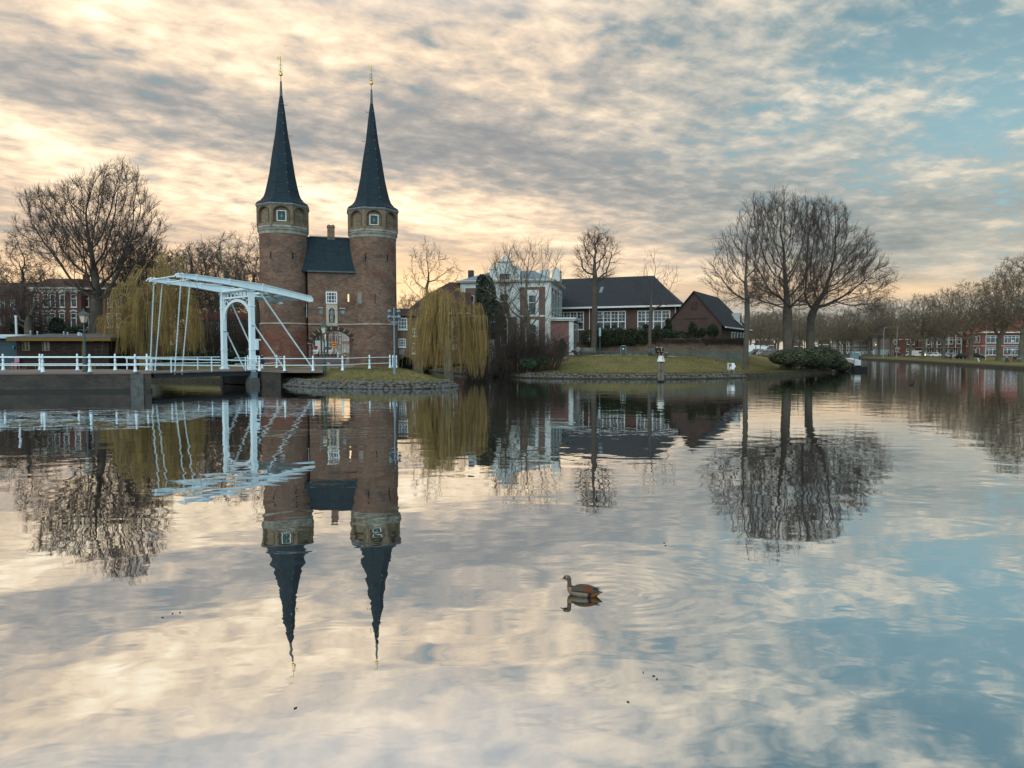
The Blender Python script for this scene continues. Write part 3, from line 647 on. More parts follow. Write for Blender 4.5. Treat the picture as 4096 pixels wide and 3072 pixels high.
for y_ in (-.25, WB-.05):
    b_ = MB(); bp2 = bp[::-1]; b_.extr(bp2, y_, y_+.30)
    for i in range(len(bp)-1):
        (xa_, za_), (xb_, zb_) = bp[i], bp[i+1]
        if abs(xb_-xa_) > .3: b_.bar((xa_, y_+.15, za_), (xb_, y_+.15, zb_), .42, .05)
    for f_ in (.03, .12, .35, .6): 
        x_ = bp[0][0] + f_*(bp[6][0]-bp[0][0]); zt_ = np.interp(x_, [p[0] for p in bp[:7]], [p[1] for p in bp[:7]]); b_.box(x_-.05, x_+.05, y_-.04, y_+.34, zt_-.42, zt_+.06)
    o = b_.build('balance_beam', BW, br_)
xt, zt = bp[6]; xl, zl = bp[0]
cw = MB().box(xt-1.5, xt-.25, .15, WB-.1, zt-.28, zt+.12); cw.box(xt-2.6, xt-1.6, .15, WB-.1, zt+.12, zt+.18); cw.box(xt-1.3, xt-1.0, .1, WB, zt-.38, zt-.28); cw.build('counterweight', BW, br_)
tb = MB().tube([(xl+.12, -.3, zl-.1), (xl+.12, WB+.3, zl-.1)], .045, 8).tube([(xl+1.1, 0, zl-.2), (xl+3.6, WB, zl-.5)], .022, 5).tube([(xl+1.1, WB, zl-.2), (xl+3.6, 0, zl-.5)], .022, 5).tube([(xl+1.3, 0, zl-.24), (xl+1.3, WB, zl-.24)], .05, 6)
tb.box(-.25, .25, .15, WB-.15, ptop+.02, ptop+.2); tb.box(2.2, 2.5, 0, WB, bp[4][1]-.5, bp[4][1]-.35); tb.bar((.3, .1, ptop+.1), (xt-1.5, WB/2, zt-.2), .1).bar((.3, WB-.1, ptop+.1), (xt-1.5, WB/2, zt-.2), .1)
for y_ in (-.1, WB+.1): tb.tube([(xl-.28, y_, zl-.25), (xl-.1, y_, zl-.02), (xl+.1, y_, zl+.06)], .04, 5)
tb.build('beam_bracing', BW, br_)
MB().tube([(xt-.35, -.1, zt-.35), (xt-.35, -.1, BF.hit(z2(2010, 745), -.1)[1])], .015, 4).build('pull_cord', BW, br_)
def chain(p0, p1, parent):
    p0 = np.array(p0); p1 = np.array(p1); L = np.linalg.norm(p1-p0); n = int(L/.115); mb = MB(); t = (p1-p0)/L
    a = np.cross(t, (0, 1, 0)); a /= np.linalg.norm(a); b = np.cross(t, a)
    for i in range(n):
        c = p0 + t*L*(i+.5)/n; s_ = a if i % 2 else b; s2 = (a+b)/1.414 if i % 2 else (a-b)/1.414
        ring_ = [c + t*.078*math.sin(q) + s2*.036*math.cos(q) for q in np.linspace(0, 2*math.pi, 9)]
        mb.tube(ring_, .016, 4, cap=False)
    return mb
for y_, tx_, ty_, bx_, by_ in ((-.1, 620, 330, 550, 1368), (-.1, 722, 330, 630, 1368), (WB+.1, 320, 345, 278, 1326), (WB+.1, 412, 360, 334, 1326)):
    a = BF.hit(z2(tx_, ty_), y_); b = BF.hit(z2(bx_, by_), y_)
    mb = chain((a[0], y_, a[1]), (b[0], y_, b[1]+.1), br_); mb.ball((b[0], y_, b[1]), .07, 8, 6); mb.tube([(b[0], y_, b[1]), (b[0], y_, b[1]+.32)], .035, 6); mb.build('chain', BW, br_)
for y_, p, q in ((-.05, (1462, 425), (2078, 1312)), (-.05, (1428, 830), (1768, 1322)), (WB+.1, (1180, 595), (1392, 1110)), (WB+.1, (1130, 925), (1322, 1318))):
    a = BF.hit(z2(*p), y_); b = BF.hit(z2(*q), y_); yb = y_
    if p[0] == 1180: b = (b[0]+.9, -.02)
    sgn = MB().tube([(a[0], y_, a[1]), (b[0], yb, b[1])], .062, 8).ball((a[0], y_, a[1]), .12, 8, 6); sgn.build('stay_pole', BW, br_)
# arched brace in the plane of the portal
H2 = lambda x, y: BF.hitx(z2(x, y), 0.)
yl, yr = WB-.18, .18
zlow = (H2(1250, 522)[1]); zup = H2(1250, 458)[1]; zcr = H2(1255, 556)[1]; zsp_ = H2(1135, 760)[1]
ab = MB(); yc = (yl+yr)/2; hw_ = (yl-yr)/2
ab.box(-.10, .10, yr, yl, zlow-.08, zlow+.06); ab.box(-.12, .12, yr, yl, zup-.06, zup+.08)
for k in range(1, 7): ab.box(-.05, .05, yr+(yl-yr)*k/7-.035, yr+(yl-yr)*k/7+.035, zlow, zup)
arc = [(0, yc - (hw_-.05)*math.cos(t_), zsp_ + (zcr-zsp_)*math.sin(t_)) for t_ in np.linspace(0, math.pi, 25)]
for a, b in zip(arc[:-1], arc[1:]): ab.bar(a, b, .22, .13, up=(1, 0, 0)); 
for s_ in (-1, 1):
    cy_ = yc + s_*(hw_-.38); cz_ = zlow-.52
    ab.tube([(0, cy_+.27*math.cos(t_), cz_+.27*math.sin(t_)) for t_ in np.linspace(0, 2*math.pi, 17)], .045, 5, cap=False)
    ab.box(-.09, .09, yc+s_*hw_-.10 if s_ > 0 else yc-hw_, yc+hw_ if s_ > 0 else yc-hw_+.10, zsp_-1.0, zlow)
    pass
    ab.tube([(0, cy_-s_*.30, cz_+.33), (0, cy_-s_*.75, cz_+.38)], .05, 5); ab.tube([(0, yc+s_*(hw_-.1), cz_-.28), (0, yc+s_*(hw_-.12), cz_-.75)], .06, 5)
ab.build('portal_arch', BW, br_)
# deck, girders, side bars
WOOD = mat('worn_planks', (.16, .125, .11), .9, var=.25, vscale=2.)
STEELD = mat('dark_steel', (.020, .022, .024), .6, var=.2)
dk = MB()
for i, xx in enumerate(np.arange(-7.5, 2.55, .25)): dk.box(xx, xx+.235, .22 if xx > -.3 and xx < .2 else -.28, WB+.35, -.10, -.02)
dk.build('deck', WOOD, br_)
gd = MB().box(-7.4, -.2, -.1, .12, -.42, -.11).box(-7.4, -.2, WB-.1, WB+.1, -.42, -.11).box(-7.4, -.2, 1.4, 1.6, -.38, -.11).box(-7.4, -.2, 2.8, 3.0, -.38, -.11).box(.2, 2.5, -.2, .1, -.34, -.11).box(.2, 2.5, WB-.1, WB+.1, -.42, -.11)
gd.box(-.2, .5, .25, WB, -1.15, -.12); gd.build('girders', STEELD, br_)
sb = MB()
for (xa_, ya_), (xb_, yb_), hh in (((2, 1194), (1386, 1222), .13), ((0, 1268), (1386, 1280), .12)):
    a = BF.hit(z2(xa_, ya_), -.32); b = BF.hit(z2(xb_, yb_), -.32); sb.bar((a[0], -.32, a[1]), (b[0], -.32, b[1]), .07, hh*.8)
for xx in (-.75, -3.4, -6.3): 
    z_ = BF.hit(z2(1200, 1222), -.32)[1]; sb.box(xx-.03, xx+.03, -.36, -.28, -.05, 1.02)
sb.build('guard_bars', BW, br_)
sb = MB()
for xa_, xb_, z_ in ((-7.4, -.2, .98), (-7.4, -.2, .52)): sb.bar((xa_, WB+.3, z_), (xb_, WB+.3, z_), .05, .06)
for xx in np.arange(-7.3, -.3, 1.75): sb.box(xx-.03, xx+.03, WB+.27, WB+.33, -.05, 1.0)
sb.build('guard_bars', BW, br_)
MB().box(.18, .62, -.32, .15, .55, 1.1).build('winch_housing', BW, br_); MB().box(.18, .40, -.28, -.06, 1.55, 2.4).tube([(.2, -.2, 2.32), (.62, -.2, 2.32)], .05, 8).build('switch_box', BW, br_)
MB().tube([(-.1+.55, -.44, .86), (.45, -.32, .86)], .26, 12).tube([(.62, -.5, .60), (.62, -.32, .60)], .14, 10).box(.3, .7, -.42, -.34, .45, .9).build('winch_gear', STEELD, br_)
CONC = mat('wet_concrete', (.11, .112, .10), .9, var=.25, vscale=2, bump=.02)
BST = mat('blue_grey_steel', (.16, .22, .26), .5)
MB().box(-.26, .26, -.26, .26, -.66, -.14).build('post_base', BST, br_)
for xx, yy, w_ in ((0, 0, .42), (0, WB, .28), (1.5, -.05, .30)):
    MB().prism([(xx-w_, yy-w_), (xx+w_, yy-w_), (xx+w_, yy+w_), (xx-w_, yy+w_)], -1.6, -.62, top=[(xx-w_*.85, yy-w_*.85), (xx+w_*.85, yy-w_*.85), (xx+w_*.85, yy+w_*.85), (xx-w_*.85, yy+w_*.85)]).build('pier', CONC, br_)
# small number plates with unreadable digits on the posts
for y_, x0_, z0_ in ((-.185, -.1, 3.35), (WB-.185, -.1, 3.35), (WB-.185, -.1, 3.0)):
    pl = MB().box(x0_, x0_+.2, y_-.004, y_, z0_, z0_+.10)
    pl.build('number_plate', mat('plate_grey', (.26, .30, .31), .6, var=.3, vscale=20), br_)

# ---------------------------------------------------------------- quay, abutment
QB = brick('quay_brick', (.080, .066, .055), (.045, .042, .038), (.10, .092, .08), bw=.24, bh=.085, stain=(.018, .020, .022), stain_amt=.95, pale=(.075, .068, .058), ms=.012, sscale=.5)
PAVE = brick('paving', (.24, .19, .165), (.20, .155, .14), (.13, .11, .10), bw=.22, bh=.11, stain=(.12, .10, .09), stain_amt=.4, ms=.01)
q_c = gp(606, 1567, 0); q_l = gp(0, 1571, 0)
dl = (q_l-q_c)[:2]; dl /= np.linalg.norm(dl); q_ll = q_c[:2] + dl*60
end = np.array((q_c[0]-1.9, q_c[1]+3.3)); end2 = end + np.array((-math.sin(R(50)), math.cos(R(50))))*5.2; back = end2 + dl*55
QP = [tuple(q_ll), tuple(q_c[:2]), tuple(end), tuple(end2), tuple(back)]
quay = thing('quay', 'dark mossy brick quay wall with paved top left of the drawbridge', 'quay wall', (q_c[0]-10, q_c[1]+2.5, 0))
def rel(o, poly): return [(x-o.location[0], y-o.location[1]) for x, y in poly]
MB().prism(rel(quay, QP), -1.2, 1.16).build('quay_wall', QB, quay)
wb_ = MB()
for p_, q_ in ((q_ll, q_c[:2]), (q_c[:2], end)): wb_.bar((p_[0]-quay.location[0], p_[1]-quay.location[1]-.02, .05), (q_[0]-quay.location[0]+.02, q_[1]-quay.location[1]-.02, .06), .14, .26)
wb_.build('wet_ledge', mat('wet_black', (.008, .008, .007), .6), quay)
lp = [(q_ll[0], q_ll[1]-.05), (q_c[0]+.05, q_c[1]-.05), (end[0]+.05, end[1]), (end2[0]+.04, end2[1]), tuple(back)]
MB().prism(rel(quay, lp), 1.165, 1.30).build('paved_top', PAVE, quay)
a0 = q_c[:2] + dl*.45; a1 = q_c[:2] + dl*1.25; nn = np.array((-dl[1], dl[0])); nn = nn if nn[1] < 0 else -nn
MB().prism(rel(quay, [tuple(a1+nn*.10), tuple(a0+nn*.10), tuple(a0-nn*.1), tuple(a1-nn*.1)]), -.3, 1.14).build('stone_pier', mat('old_stone_pier', (.10, .105, .10), .9, var=.3, vscale=3), quay)
aq = [P_(1012, 54.0), P_(1060, 53.0), P_(1122, 51.9), P_(1150, 54.5), P_(1100, 57), P_(1010, 60), P_(985, 58.5)]
abt = thing('abutment', 'low brick abutment under the right end of the drawbridge', 'abutment', (*P_(1070, 54), 0))
MB().prism(rel(abt, aq), -1.2, .98).build('brick_face', QB, abt)
MB().prism(rel(abt, [P_(1000, 54.3), P_(1060, 52.9), P_(1120, 51.8), P_(1290, 51.5), P_(1330, 66), P_(960, 62)]), 1.02, 1.14).build('paved_top', PAVE, abt)
# street through the gate
def strip(name, left, right, z, m, label=None, cat=None, kind='structure', th=0):
    v = []; f = []
    for i, (a, b) in enumerate(zip(left, right)):
        v += [(a[0], a[1], (hz(*a) if z is None else 0)+th), (b[0], b[1], (hz(*b) if z is None else 0)+th)]
        if i: f.append((2*i-2, 2*i-1, 2*i+1, 2*i))
    return tag(mesh_obj(name, np.array(v), f, m), label, cat, kind=kind)
RDM = brick('street_clinker', (.150, .105, .108), (.115, .082, .088), (.07, .06, .06), bw=.3, bh=.11, stain=(.08, .07, .07), stain_amt=.3, ms=.008)
FTM = brick('footway_brick', (.30, .24, .19), (.24, .19, .155), (.14, .12, .10), bw=.3, bh=.11, stain=(.16, .13, .11), stain_amt=.3, ms=.008)
ds = [61, 64, 66.8, 69, 71.5, 75, 80, 86, 94, 104, 120]
strip('footway', [P_(1060, 55)] + [P_(1150, 58)] + [P_(1236 - (d-66)*.5, d) for d in ds[1:]], [P_(1330, 55)] + [P_(1400, 58)] + [P_(1420+(d-66)*.9, d) for d in ds[1:]], None, FTM, th=.030)
strip('street', [P_(1262-(d-66)*.35, d) for d in ds[1:]], [P_(1372+(d-66)*.55, d) for d in ds[1:]], None, RDM, th=.050)
for Xl, Xr, d0, d1 in ((1311, 1322, 72, 79),):
    strip('road_marking', [P_(Xl, d0), P_(Xl-5, d1)], [P_(Xr+2, d0), P_(Xr-5, d1)], None, mat('road_paint', (.5, .52, .52), .8), th=.062)
strip('kerb', [P_(1366, 69), P_(1371, 73), P_(1368, 79)], [P_(1372, 69), P_(1376, 73), P_(1371, 79)], None, STONE, th=.075)
strip('kerb', [P_(1256, 69), P_(1258, 73), P_(1255, 79)], [P_(1262, 69), P_(1263, 73), P_(1259, 79)], None, STONE, th=.075)
# ---------------------------------------------------------------- railings and lamps
BAL = [(.13, 0), (.13, .07), (.10, .10), (.085, .30), (.075, .38), (.09, .42), (.09, .48), (.05, .54), (.07, .66), (.082, .74), (.045, .86), (.06, .90), (.085, .93), (.085, 1.01), (.05, 1.04), (.06, 1.09), (.062, 1.14), (.03, 1.19)]
def railing(posts, h, label, ends=(0., 0.), group=None, name='railing'):
    o = np.array(posts[0]); rl = thing(name, label, 'railing', o, 0, group)
    for p in posts:
        q = np.array(p)-o; MB().lathe([(r, z*h/1.19) for r, z in BAL], c=q, n=10).build('post', BW, rl, smooth=True)
    P = [np.array(p)-o for p in posts]; k = h/1.19
    if ends[0]: P.insert(0, P[0] + (P[0]-P[1])/np.linalg.norm(P[0]-P[1])*ends[0])
    if ends[1]: P.append(P[-1] + (P[-1]-P[-2])/np.linalg.norm(P[-1]-P[-2])*ends[1])
    for z_ in (.97*k, .45*k): MB().tube([p + np.array((0, 0, z_)) for p in P], .032, 6).build('rail', BW, rl)
    return rl
zq = 1.30; gq = lambda X, d: (*P_(X, d), zq)
railing([gq(-190, 43.9), gq(-12, 43.9), gq(171, 44.0), gq(359, 44.15), gq(541, 44.35)], 1.17, 'front white railing along the water edge of the left quay', (6, 0))
railing([gq(-140, 48.4), gq(13, 48.4), gq(160, 48.4), gq(310, 48.4), gq(461, 48.3), gq(588, 47.8)], 1.17, 'rear white railing along the far side of the left quay', (6, .3))
def gr_(X, d, dz=0.0): x, y = P_(X, d); return (x, y, max(hz(x, y), 1.14 if X < 1290 else 0)+dz)
railing([gr_(1038, 51.6), gr_(1138, 51.6), gr_(1252, 52.0), gr_(1370, 53.2), gr_(1478, 56.5), gr_(1560, 59)], 1.16, 'white baluster railing on the grass edge before the gate, curving to the right tower', (.9, 0))
railing([gr_(1572, 59.6), gr_(1586, 60.8)], 1.12, 'short white railing of two posts at the corner of the right tower')
railing([gr_(992, 57.2), gr_(1048, 58.5), gr_(1107, 60.0)], 1.16, 'far white railing between the drawbridge and the left tower', (1.3, .6))
LGL = mat('lantern_glass', (.55, .48, .36), .5, var=.1)
def street_lamp(p, h, label, lab_h=None):
    t = thing('street_lamp', label, 'street lamp', p, 0, 'green cast iron street lamps')
    k = h/4.1
    MB().lathe([(.17, 0), (.17, .12), (.13, .16), (.12, .85), (.16, .90), (.16, .96), (.09, 1.02), (.075, 1.9), (.10, 1.95), (.10, 2.0), (.06, 2.05), (.05, 2.55), (.11, 2.62), (.05, 2.68), (.045, 3.12), (.09, 3.2)], n=12).build('post', GREEN, t, smooth=False)
    MB().tube([(-.3, 0, 2.75), (.3, 0, 2.75)], .022, 6).ball((-.32, 0, 2.75), .04, 6, 5).ball((.32, 0, 2.75), .04, 6, 5).build('ladder_bar', GREEN, t)
    ln = MB().lathe([(.17, 3.2), (.19, 3.24)], n=4, a0=R(45)); 
    for a in (45, 135, 225, 315): ln.bar((.17*math.cos(R(a)), .17*math.sin(R(a)), 3.22), (.31*math.cos(R(a)), .31*math.sin(R(a)), 3.72), .03)
    lo = ln.build('lantern', GREEN, t)
    MB().lathe([(.155, 3.24), (.29, 3.72)], n=4, a0=R(45)).build('lantern_glass', LGL, lo)
    MB().lathe([(.40, 3.70), (.40, 3.74), (.16, 3.92), (.10, 3.96), (.10, 4.0), (.05, 4.03), (.045, 4.1), (.01, 4.16)], n=4, a0=R(45)).build('lantern_roof', GREEN, lo)
    return t
street_lamp((*P_(341, 44.9), zq), 4.1, 'green lantern post on the left quay before the dark houseboat')
x, y = P_(1298, 52.6); street_lamp((x, y, hz(x, y)), 4.1, 'green lantern post on the grass in front of the gate arch')
x, y = P_(1578, 50.6); zb = hz(x, y)
ms_ = thing('floodlight_mast', 'slim blue grey mast with two crossarms of round floodlights beside the right tower', 'floodlight mast', (x, y, zb))
MB().lathe([(.10, -.1), (.10, 1.15), (.075, 1.25), (.06, 1.3), (.055, 4.85), (.045, 4.87)], n=10).build('pole', BST, ms_)
for zz, w_ in ((4.22, .34), (3.80, .36)):
    ca = MB().extr([(-w_, zz+.05), (-.12, zz-.08), (-.04, zz-.14), (.04, zz-.14), (.12, zz-.08), (w_, zz+.05), (.05, zz+.03), (-.05, zz+.03)], -.02, .02).build('crossarm', BST, ms_)
    for s_ in (-1, 1):
        q = np.array((s_*w_, 0, zz+.06)); f = MB().tube([q, q+(0, 0, .14)], .035, 6).ball(q+(0, 0, .06), .07, 8, 6)
        d_ = np.array((.6*s_ if zz > 4 else .5, -.25, -.55)) if s_ < 0 else np.array((-.15, -.1, -.6)); d_ = d_/np.linalg.norm(d_); d_ = np.array((abs(d_[0])*.6, -.55, -.6)) if s_ < 0 else np.array((.1, -.5, -.7))
        c0 = q+(0, 0, .30); f.tube([c0-d_*.14, c0-d_*.08, c0+d_*.16, c0+d_*.17], [.08, .13, .14, .11], 12)
        f.build('floodlight', BST, ms_, smooth=False)
# ---------------------------------------------------------------- bare winter trees: space colonisation in a measured envelope
BARK = mat('bark', (.082, .070, .056), .95, var=.22, vscale=1.5, bump=.03, bscale=14)
BARKG = mat('bark_green', (.115, .108, .075), .95, var=.25, vscale=1.2, bump=.03, bscale=14)
TWIG = mat('twigs', (.070, .052, .044), .95, var=.15)
TWIGY = mat('plane_twigs', (.16, .128, .090), .95, var=.2)
WILLOW = mat('willow_twigs', (.43, .30, .10), .85, var=.25, vscale=.9, col2=(.19, .13, .06))
def env(X, Y, rX, rY, d, ry=None):   # ellipsoid from overview pixels
    c = at(*dd(X, Y), d); k = d/FP/.54004
    return (c, np.array((rX*k, (ry if ry else rX*k*.75), rY*k)))
def sample_env(envs, n, rng, shell=.0):
    vol = np.array([e[1].prod() for e in envs]); cnt = np.maximum(1, (vol/vol.sum()*n)).astype(int); out = []
    for (c, r), k in zip(envs, cnt):
        v = rng.normal(size=(k, 3)); v /= np.linalg.norm(v, axis=1)[:, None]
        rad = (shell + (1-shell)*rng.random((k, 1)))**(1/3)
        out.append(c + v*rad*r)
    return np.concatenate(out)
def colonise(trunk, pts, step, kill, trop, iters, rng, wander=.15, keep_dir=.35, maxn=12000):
    N = [np.array(p, float) for p in trunk]; par = [-1] + list(range(len(trunk)-1))
    dirs = [np.array((0, 0, 1.))] + [(N[i]-N[i-1])/np.linalg.norm(N[i]-N[i-1]) for i in range(1, len(N))]
    A = pts.copy(); nodes = np.array(N); D = np.linalg.norm(A[:, None]-nodes[None], axis=2); ci = D.argmin(1); cd = D.min(1)
    nodes = list(N); kids = {}
    for it in range(iters):
        al = cd > kill; A, ci, cd = A[al], ci[al], cd[al]
        if len(A) == 0 or len(nodes) > maxn: break
        arr = np.array(nodes); v = A - arr[ci]; v /= np.linalg.norm(v, axis=1)[:, None]
        S = np.zeros((len(nodes), 3)); np.add.at(S, ci, v); act = np.unique(ci); new = []; npar = []
        S = S[act]; S /= np.linalg.norm(S, axis=1)[:, None]+1e-9
        S = S + np.array(dirs)[act]*keep_dir + np.array(trop) + rng.normal(size=S.shape)*wander
        S /= np.linalg.norm(S, axis=1)[:, None]
        for a, s_ in zip(act, S):
            k = kids.setdefault(int(a), [])
            if len(k) >= 4 or any(q @ s_ > .93 for q in k):
                s_ = s_ + rng.normal(size=3)*.5; s_ /= np.linalg.norm(s_)
                if len(k) >= 4: continue
            k.append(s_); new.append(arr[a]+s_*step); npar.append(int(a)); dirs.append(s_)
        if not new: break
        b0 = len(nodes); nodes += new; par += npar; nw = np.array(new)
        for i0 in range(0, len(nw), 400):
            D = np.linalg.norm(A[:, None]-nw[None, i0:i0+400], axis=2); m = D.argmin(1); dm = D[np.arange(len(A)), m]; u = dm < cd
            cd[u] = dm[u]; ci[u] = b0+i0+m[u]
    return np.array(nodes), np.array(par), np.array(dirs)
def radii(par, r0, rt):
    n = len(par); kid = np.bincount(par[par >= 0], minlength=n); leaf = (kid == 0).sum()
    e = math.log(max(leaf, 3))/math.log(rt/r0); acc = np.where(kid == 0, r0**e, 0.)
    for i in range(n-1, 0, -1): acc[par[i]] += acc[i]
    return acc**(1/e), kid
def tubes(nodes, par, rad, lo, hi, sides):
    """tubes for edges whose child radius lies in [lo,hi)"""
    n = len(nodes); ch = np.arange(1, n); p = par[ch]
    mainc = np.full(n, -1); order = np.argsort(rad[ch]); mainc[p[order]] = ch[order]
    inc = np.zeros((n, 3)); inc[ch] = nodes[ch]-nodes[p]; inc[0] = (0, 0, 1)
    outd = np.where(mainc[:, None] >= 0, nodes[np.maximum(mainc, 0)]-nodes, inc)
    nd = inc/(np.linalg.norm(inc, axis=1)[:, None]+1e-9) + outd/(np.linalg.norm(outd, axis=1)[:, None]+1e-9); nd /= np.linalg.norm(nd, axis=1)[:, None]+1e-9
    sel = ch[(rad[ch] >= lo) & (rad[ch] < hi)]
    if len(sel) == 0: return np.zeros((0, 3)), np.zeros((0, 4), int)
    ps = par[sel]; ism = mainc[ps] == sel
    ed = inc[sel]/(np.linalg.norm(inc[sel], axis=1)[:, None]+1e-9)
    ds_ = np.where(ism[:, None], nd[ps], ed); rs = np.where(ism, rad[ps], rad[sel]*1.1); rs = np.minimum(rs, rad[sel]*2.2)
    return segs(nodes[ps], nodes[sel], ds_, nd[sel], rs, rad[sel], sides)
def segs(a, b, da, db, ra, rb, sides):
    def ring(c, d, r):
        ref = np.array((.83, .47, .11)); u = np.cross(d, ref); u /= np.linalg.norm(u, axis=1)[:, None]+1e-9; w_ = np.cross(d, u)
        th = 2*np.pi*np.arange(sides)/sides
        return c[:, None] + r[:, None, None]*(np.cos(th)[None, :, None]*u[:, None] + np.sin(th)[None, :, None]*w_[:, None])
    m = len(a); V = np.concatenate([ring(a, da, ra), ring(b, db, rb)], 1).reshape(-1, 3)
    base = (np.arange(m)*2*sides)[:, None]; j = np.arange(sides); k = (j+1) % sides
    F = np.stack([base+j, base+k, base+sides+k, base+sides+j], -1).reshape(-1, 4)
    return V, F
def cat_(parts):
    V, F, n = [], [], 0
    for v, f in parts:
        V.append(v); F.append(f+n); n += len(v)
    return np.concatenate(V), np.concatenate(F)
def twigs(src, dirs, L, r, k, rng, spread=.7, up=(0, 0, .35), seg=2, sub=0, jit=.25):
    """k little branches at every source point; returns geometry"""
    a = np.repeat(src, k, 0); d = np.repeat(dirs, k, 0) + rng.normal(size=(len(a), 3))*spread + np.array(up)
    d /= np.linalg.norm(d, axis=1)[:, None]; l = L*(.45+.75*rng.random(len(a))); parts = []; tips = []
    rr = r
    for s_ in range(seg):
        b = a + d*(l/seg)[:, None]; r2 = rr*(.72 if s_ < seg-1 else .45)
        parts.append(segs(a, b, d, d, np.full(len(a), rr), np.full(len(a), r2), 3)); tips.append((b.copy(), d.copy()))
        d = d + rng.normal(size=d.shape)*jit + np.array(up)*.35; d /= np.linalg.norm(d, axis=1)[:, None]; a = b; rr = r2
    if sub:
        b, d = tips[0]; parts.append(twigs(b, d, L*.6, r*.75, sub, rng, spread, up, 1, 0, jit))
        if len(tips) > 1: b, d = tips[1]; parts.append(twigs(b, d, L*.45, r*.65, sub, rng, spread, up, 1, 0, jit))
    return cat_(parts)
def tree(name, label, cat, base, fork, envs, n, step, kill, rt, seed, r0=.016, trop=(0, 0, .1), tw=(1.0, .014, 3, .6, (0, 0, .3), 2, 2), mats=(BARK, TWIG), group=None, iters=90, wander=.15, keep=.35, starts=None, shell=0., limit=.05, lean=None, tw_max=.035, rz=0, flare=1.3):
    rng = np.random.default_rng(seed); base = np.array(base, float)
    fork = np.array(fork, float); k = max(3, int(np.linalg.norm(fork-base)/step)+1)
    tr = [base + (fork-base)*t + np.array((math.sin(t*5+seed)*.06, 0, 0)) for t in np.linspace(0, 1, k)]
    if not isinstance(envs, np.ndarray): pts = sample_env(envs, n, rng, shell)
    else: pts = envs
    nodes, par, dirs = colonise(tr, pts, step, kill, trop, iters, rng, wander, keep)
    rad, kid = radii(par, r0, rt)
    for i in range(k):
        rad[i] = max(rad[i], rt*.8); 
    rad[0] *= flare; rad[1] *= 1+(flare-1)*.35
    return finish_tree(name, label, cat, base, nodes, par, dirs, rad, kid, tw, mats, group, rng, limit, tw_max, k)
def finish_tree(name, label, cat, base, nodes, par, dirs, rad, kid, tw, mats, group, rng, limit, tw_max, k=3):
    t = thing(name, label, cat, base, 0, group)
    v, f = cat_([tubes(nodes, par, rad, .16, 9, 12), tubes(nodes, par, rad, limit, .16, 7)])
    mesh_obj('trunk', v-base, f, mats[0], t, smooth=True)
    parts = [tubes(nodes, par, rad, 0, limit, 4)]
    L, r, kk, sp_, up, seg, sub = tw
    idx = np.where((rad < tw_max) & (np.arange(len(rad)) > k))[0]
    if len(idx): parts.append(twigs(nodes[idx], dirs[idx], L, r, kk, rng, sp_, up, seg, sub))
    v, f = cat_(parts); mesh_obj('crown', v-base, f, mats[1], t)
    return t
def G(X, d, dz=-.15):
    x, y = P_(X, d); return np.array((x, y, hz(x, y)+dz))
# T1 the great tree on the left: wide fan of straight rising limbs
d = 78; b = G(355, d); b[2] = 1.0
tree('bare_tree', 'tallest bare tree on the left, wide fan of limbs above the red row houses', 'tree', b, at(*dd(207, 690), d),
     [env(212, 625, 60, 34, d), env(250, 420, 62, 66, d), env(190, 460, 75, 72, d), (at(*dd(130, 490), d), np.array((3.6, 3, 3.0))), env(300, 490, 52, 66, d), env(215, 545, 120, 62, d), env(100, 445, 55, 38, d), env(60, 520, 34, 44, d)],
     3900, .50, .60, .62, 3, trop=(0, 0, .16), tw=(1.1, .0140, 4, .42, (0, 0, .38), 2, 2), wander=.10, keep=.55, limit=.06)
d = 82; b = G(500, d); b[2] = 1.0
tree('bare_tree', 'bare tree partly hidden behind the crown of the left weeping willow', 'tree', b, at(*dd(280, 690), d),
     [env(300, 560, 50, 60, d), env(340, 600, 46, 50, d), env(270, 610, 40, 50, d)], 1000, .52, .66, .42, 4, trop=(0, 0, .14), tw=(1.0, .017, 3, .5, (0, 0, .3), 2, 2), wander=.16, keep=.5)
d = 84; b = G(60, d); b[2] = 1.2
tree('bare_tree', 'gnarled bare tree at the left edge of the photo with twisted boughs', 'tree', b, at(*dd(50, 620), d),
     [env(40, 540, 36, 36, d), env(15, 590, 40, 40, d), env(70, 590, 40, 34, d), env(20, 650, 60, 45, d)], 900, .5, .62, .42, 5, trop=(0, 0, .0), tw=(.7, .018, 3, .9, (0, 0, .1), 2, 2), wander=.5)
d = 72; b = G(110, d); b[2] = .9
tree('bare_tree', 'thick low dark tree forking behind the black houseboat', 'tree', b, at(*dd(64, 690), d),
     [env(70, 650, 56, 42, d), env(20, 665, 40, 45, d), env(120, 640, 40, 30, d)], 900, .45, .6, .42, 6, trop=(0, 0, .02), tw=(.8, .018, 3, .9, (0, 0, .05), 2, 2), wander=.35)
d = 90
for X, top, sd_, lab in ((300, 500, 8, 'bare tree behind the left weeping willow'), (420, 520, 9, 'bare gnarled tree behind the long arms of the drawbridge'), (485, 500, 10, 'bare tree with crooked boughs just left of the drawbridge portal')):
    b = at(*dd(X, 760), d); b[2] = 1.2
    tree('bare_tree', lab, 'tree', b, at(*dd(X, 690), d), [env(X, (top+640)/2, 62, (640-top)/2, d), env(X-20, 640, 60, 40, d), env(X+25, 630, 60, 40, d)], 850, .5, .66, .36, sd_, trop=(0, 0, .02), tw=(.7, .017, 3, .9, (0, 0, .1), 2, 2), wander=.42, mats=(BARKG, TWIG))
d = 80; b = G(1025, d); b[2] = 1.2
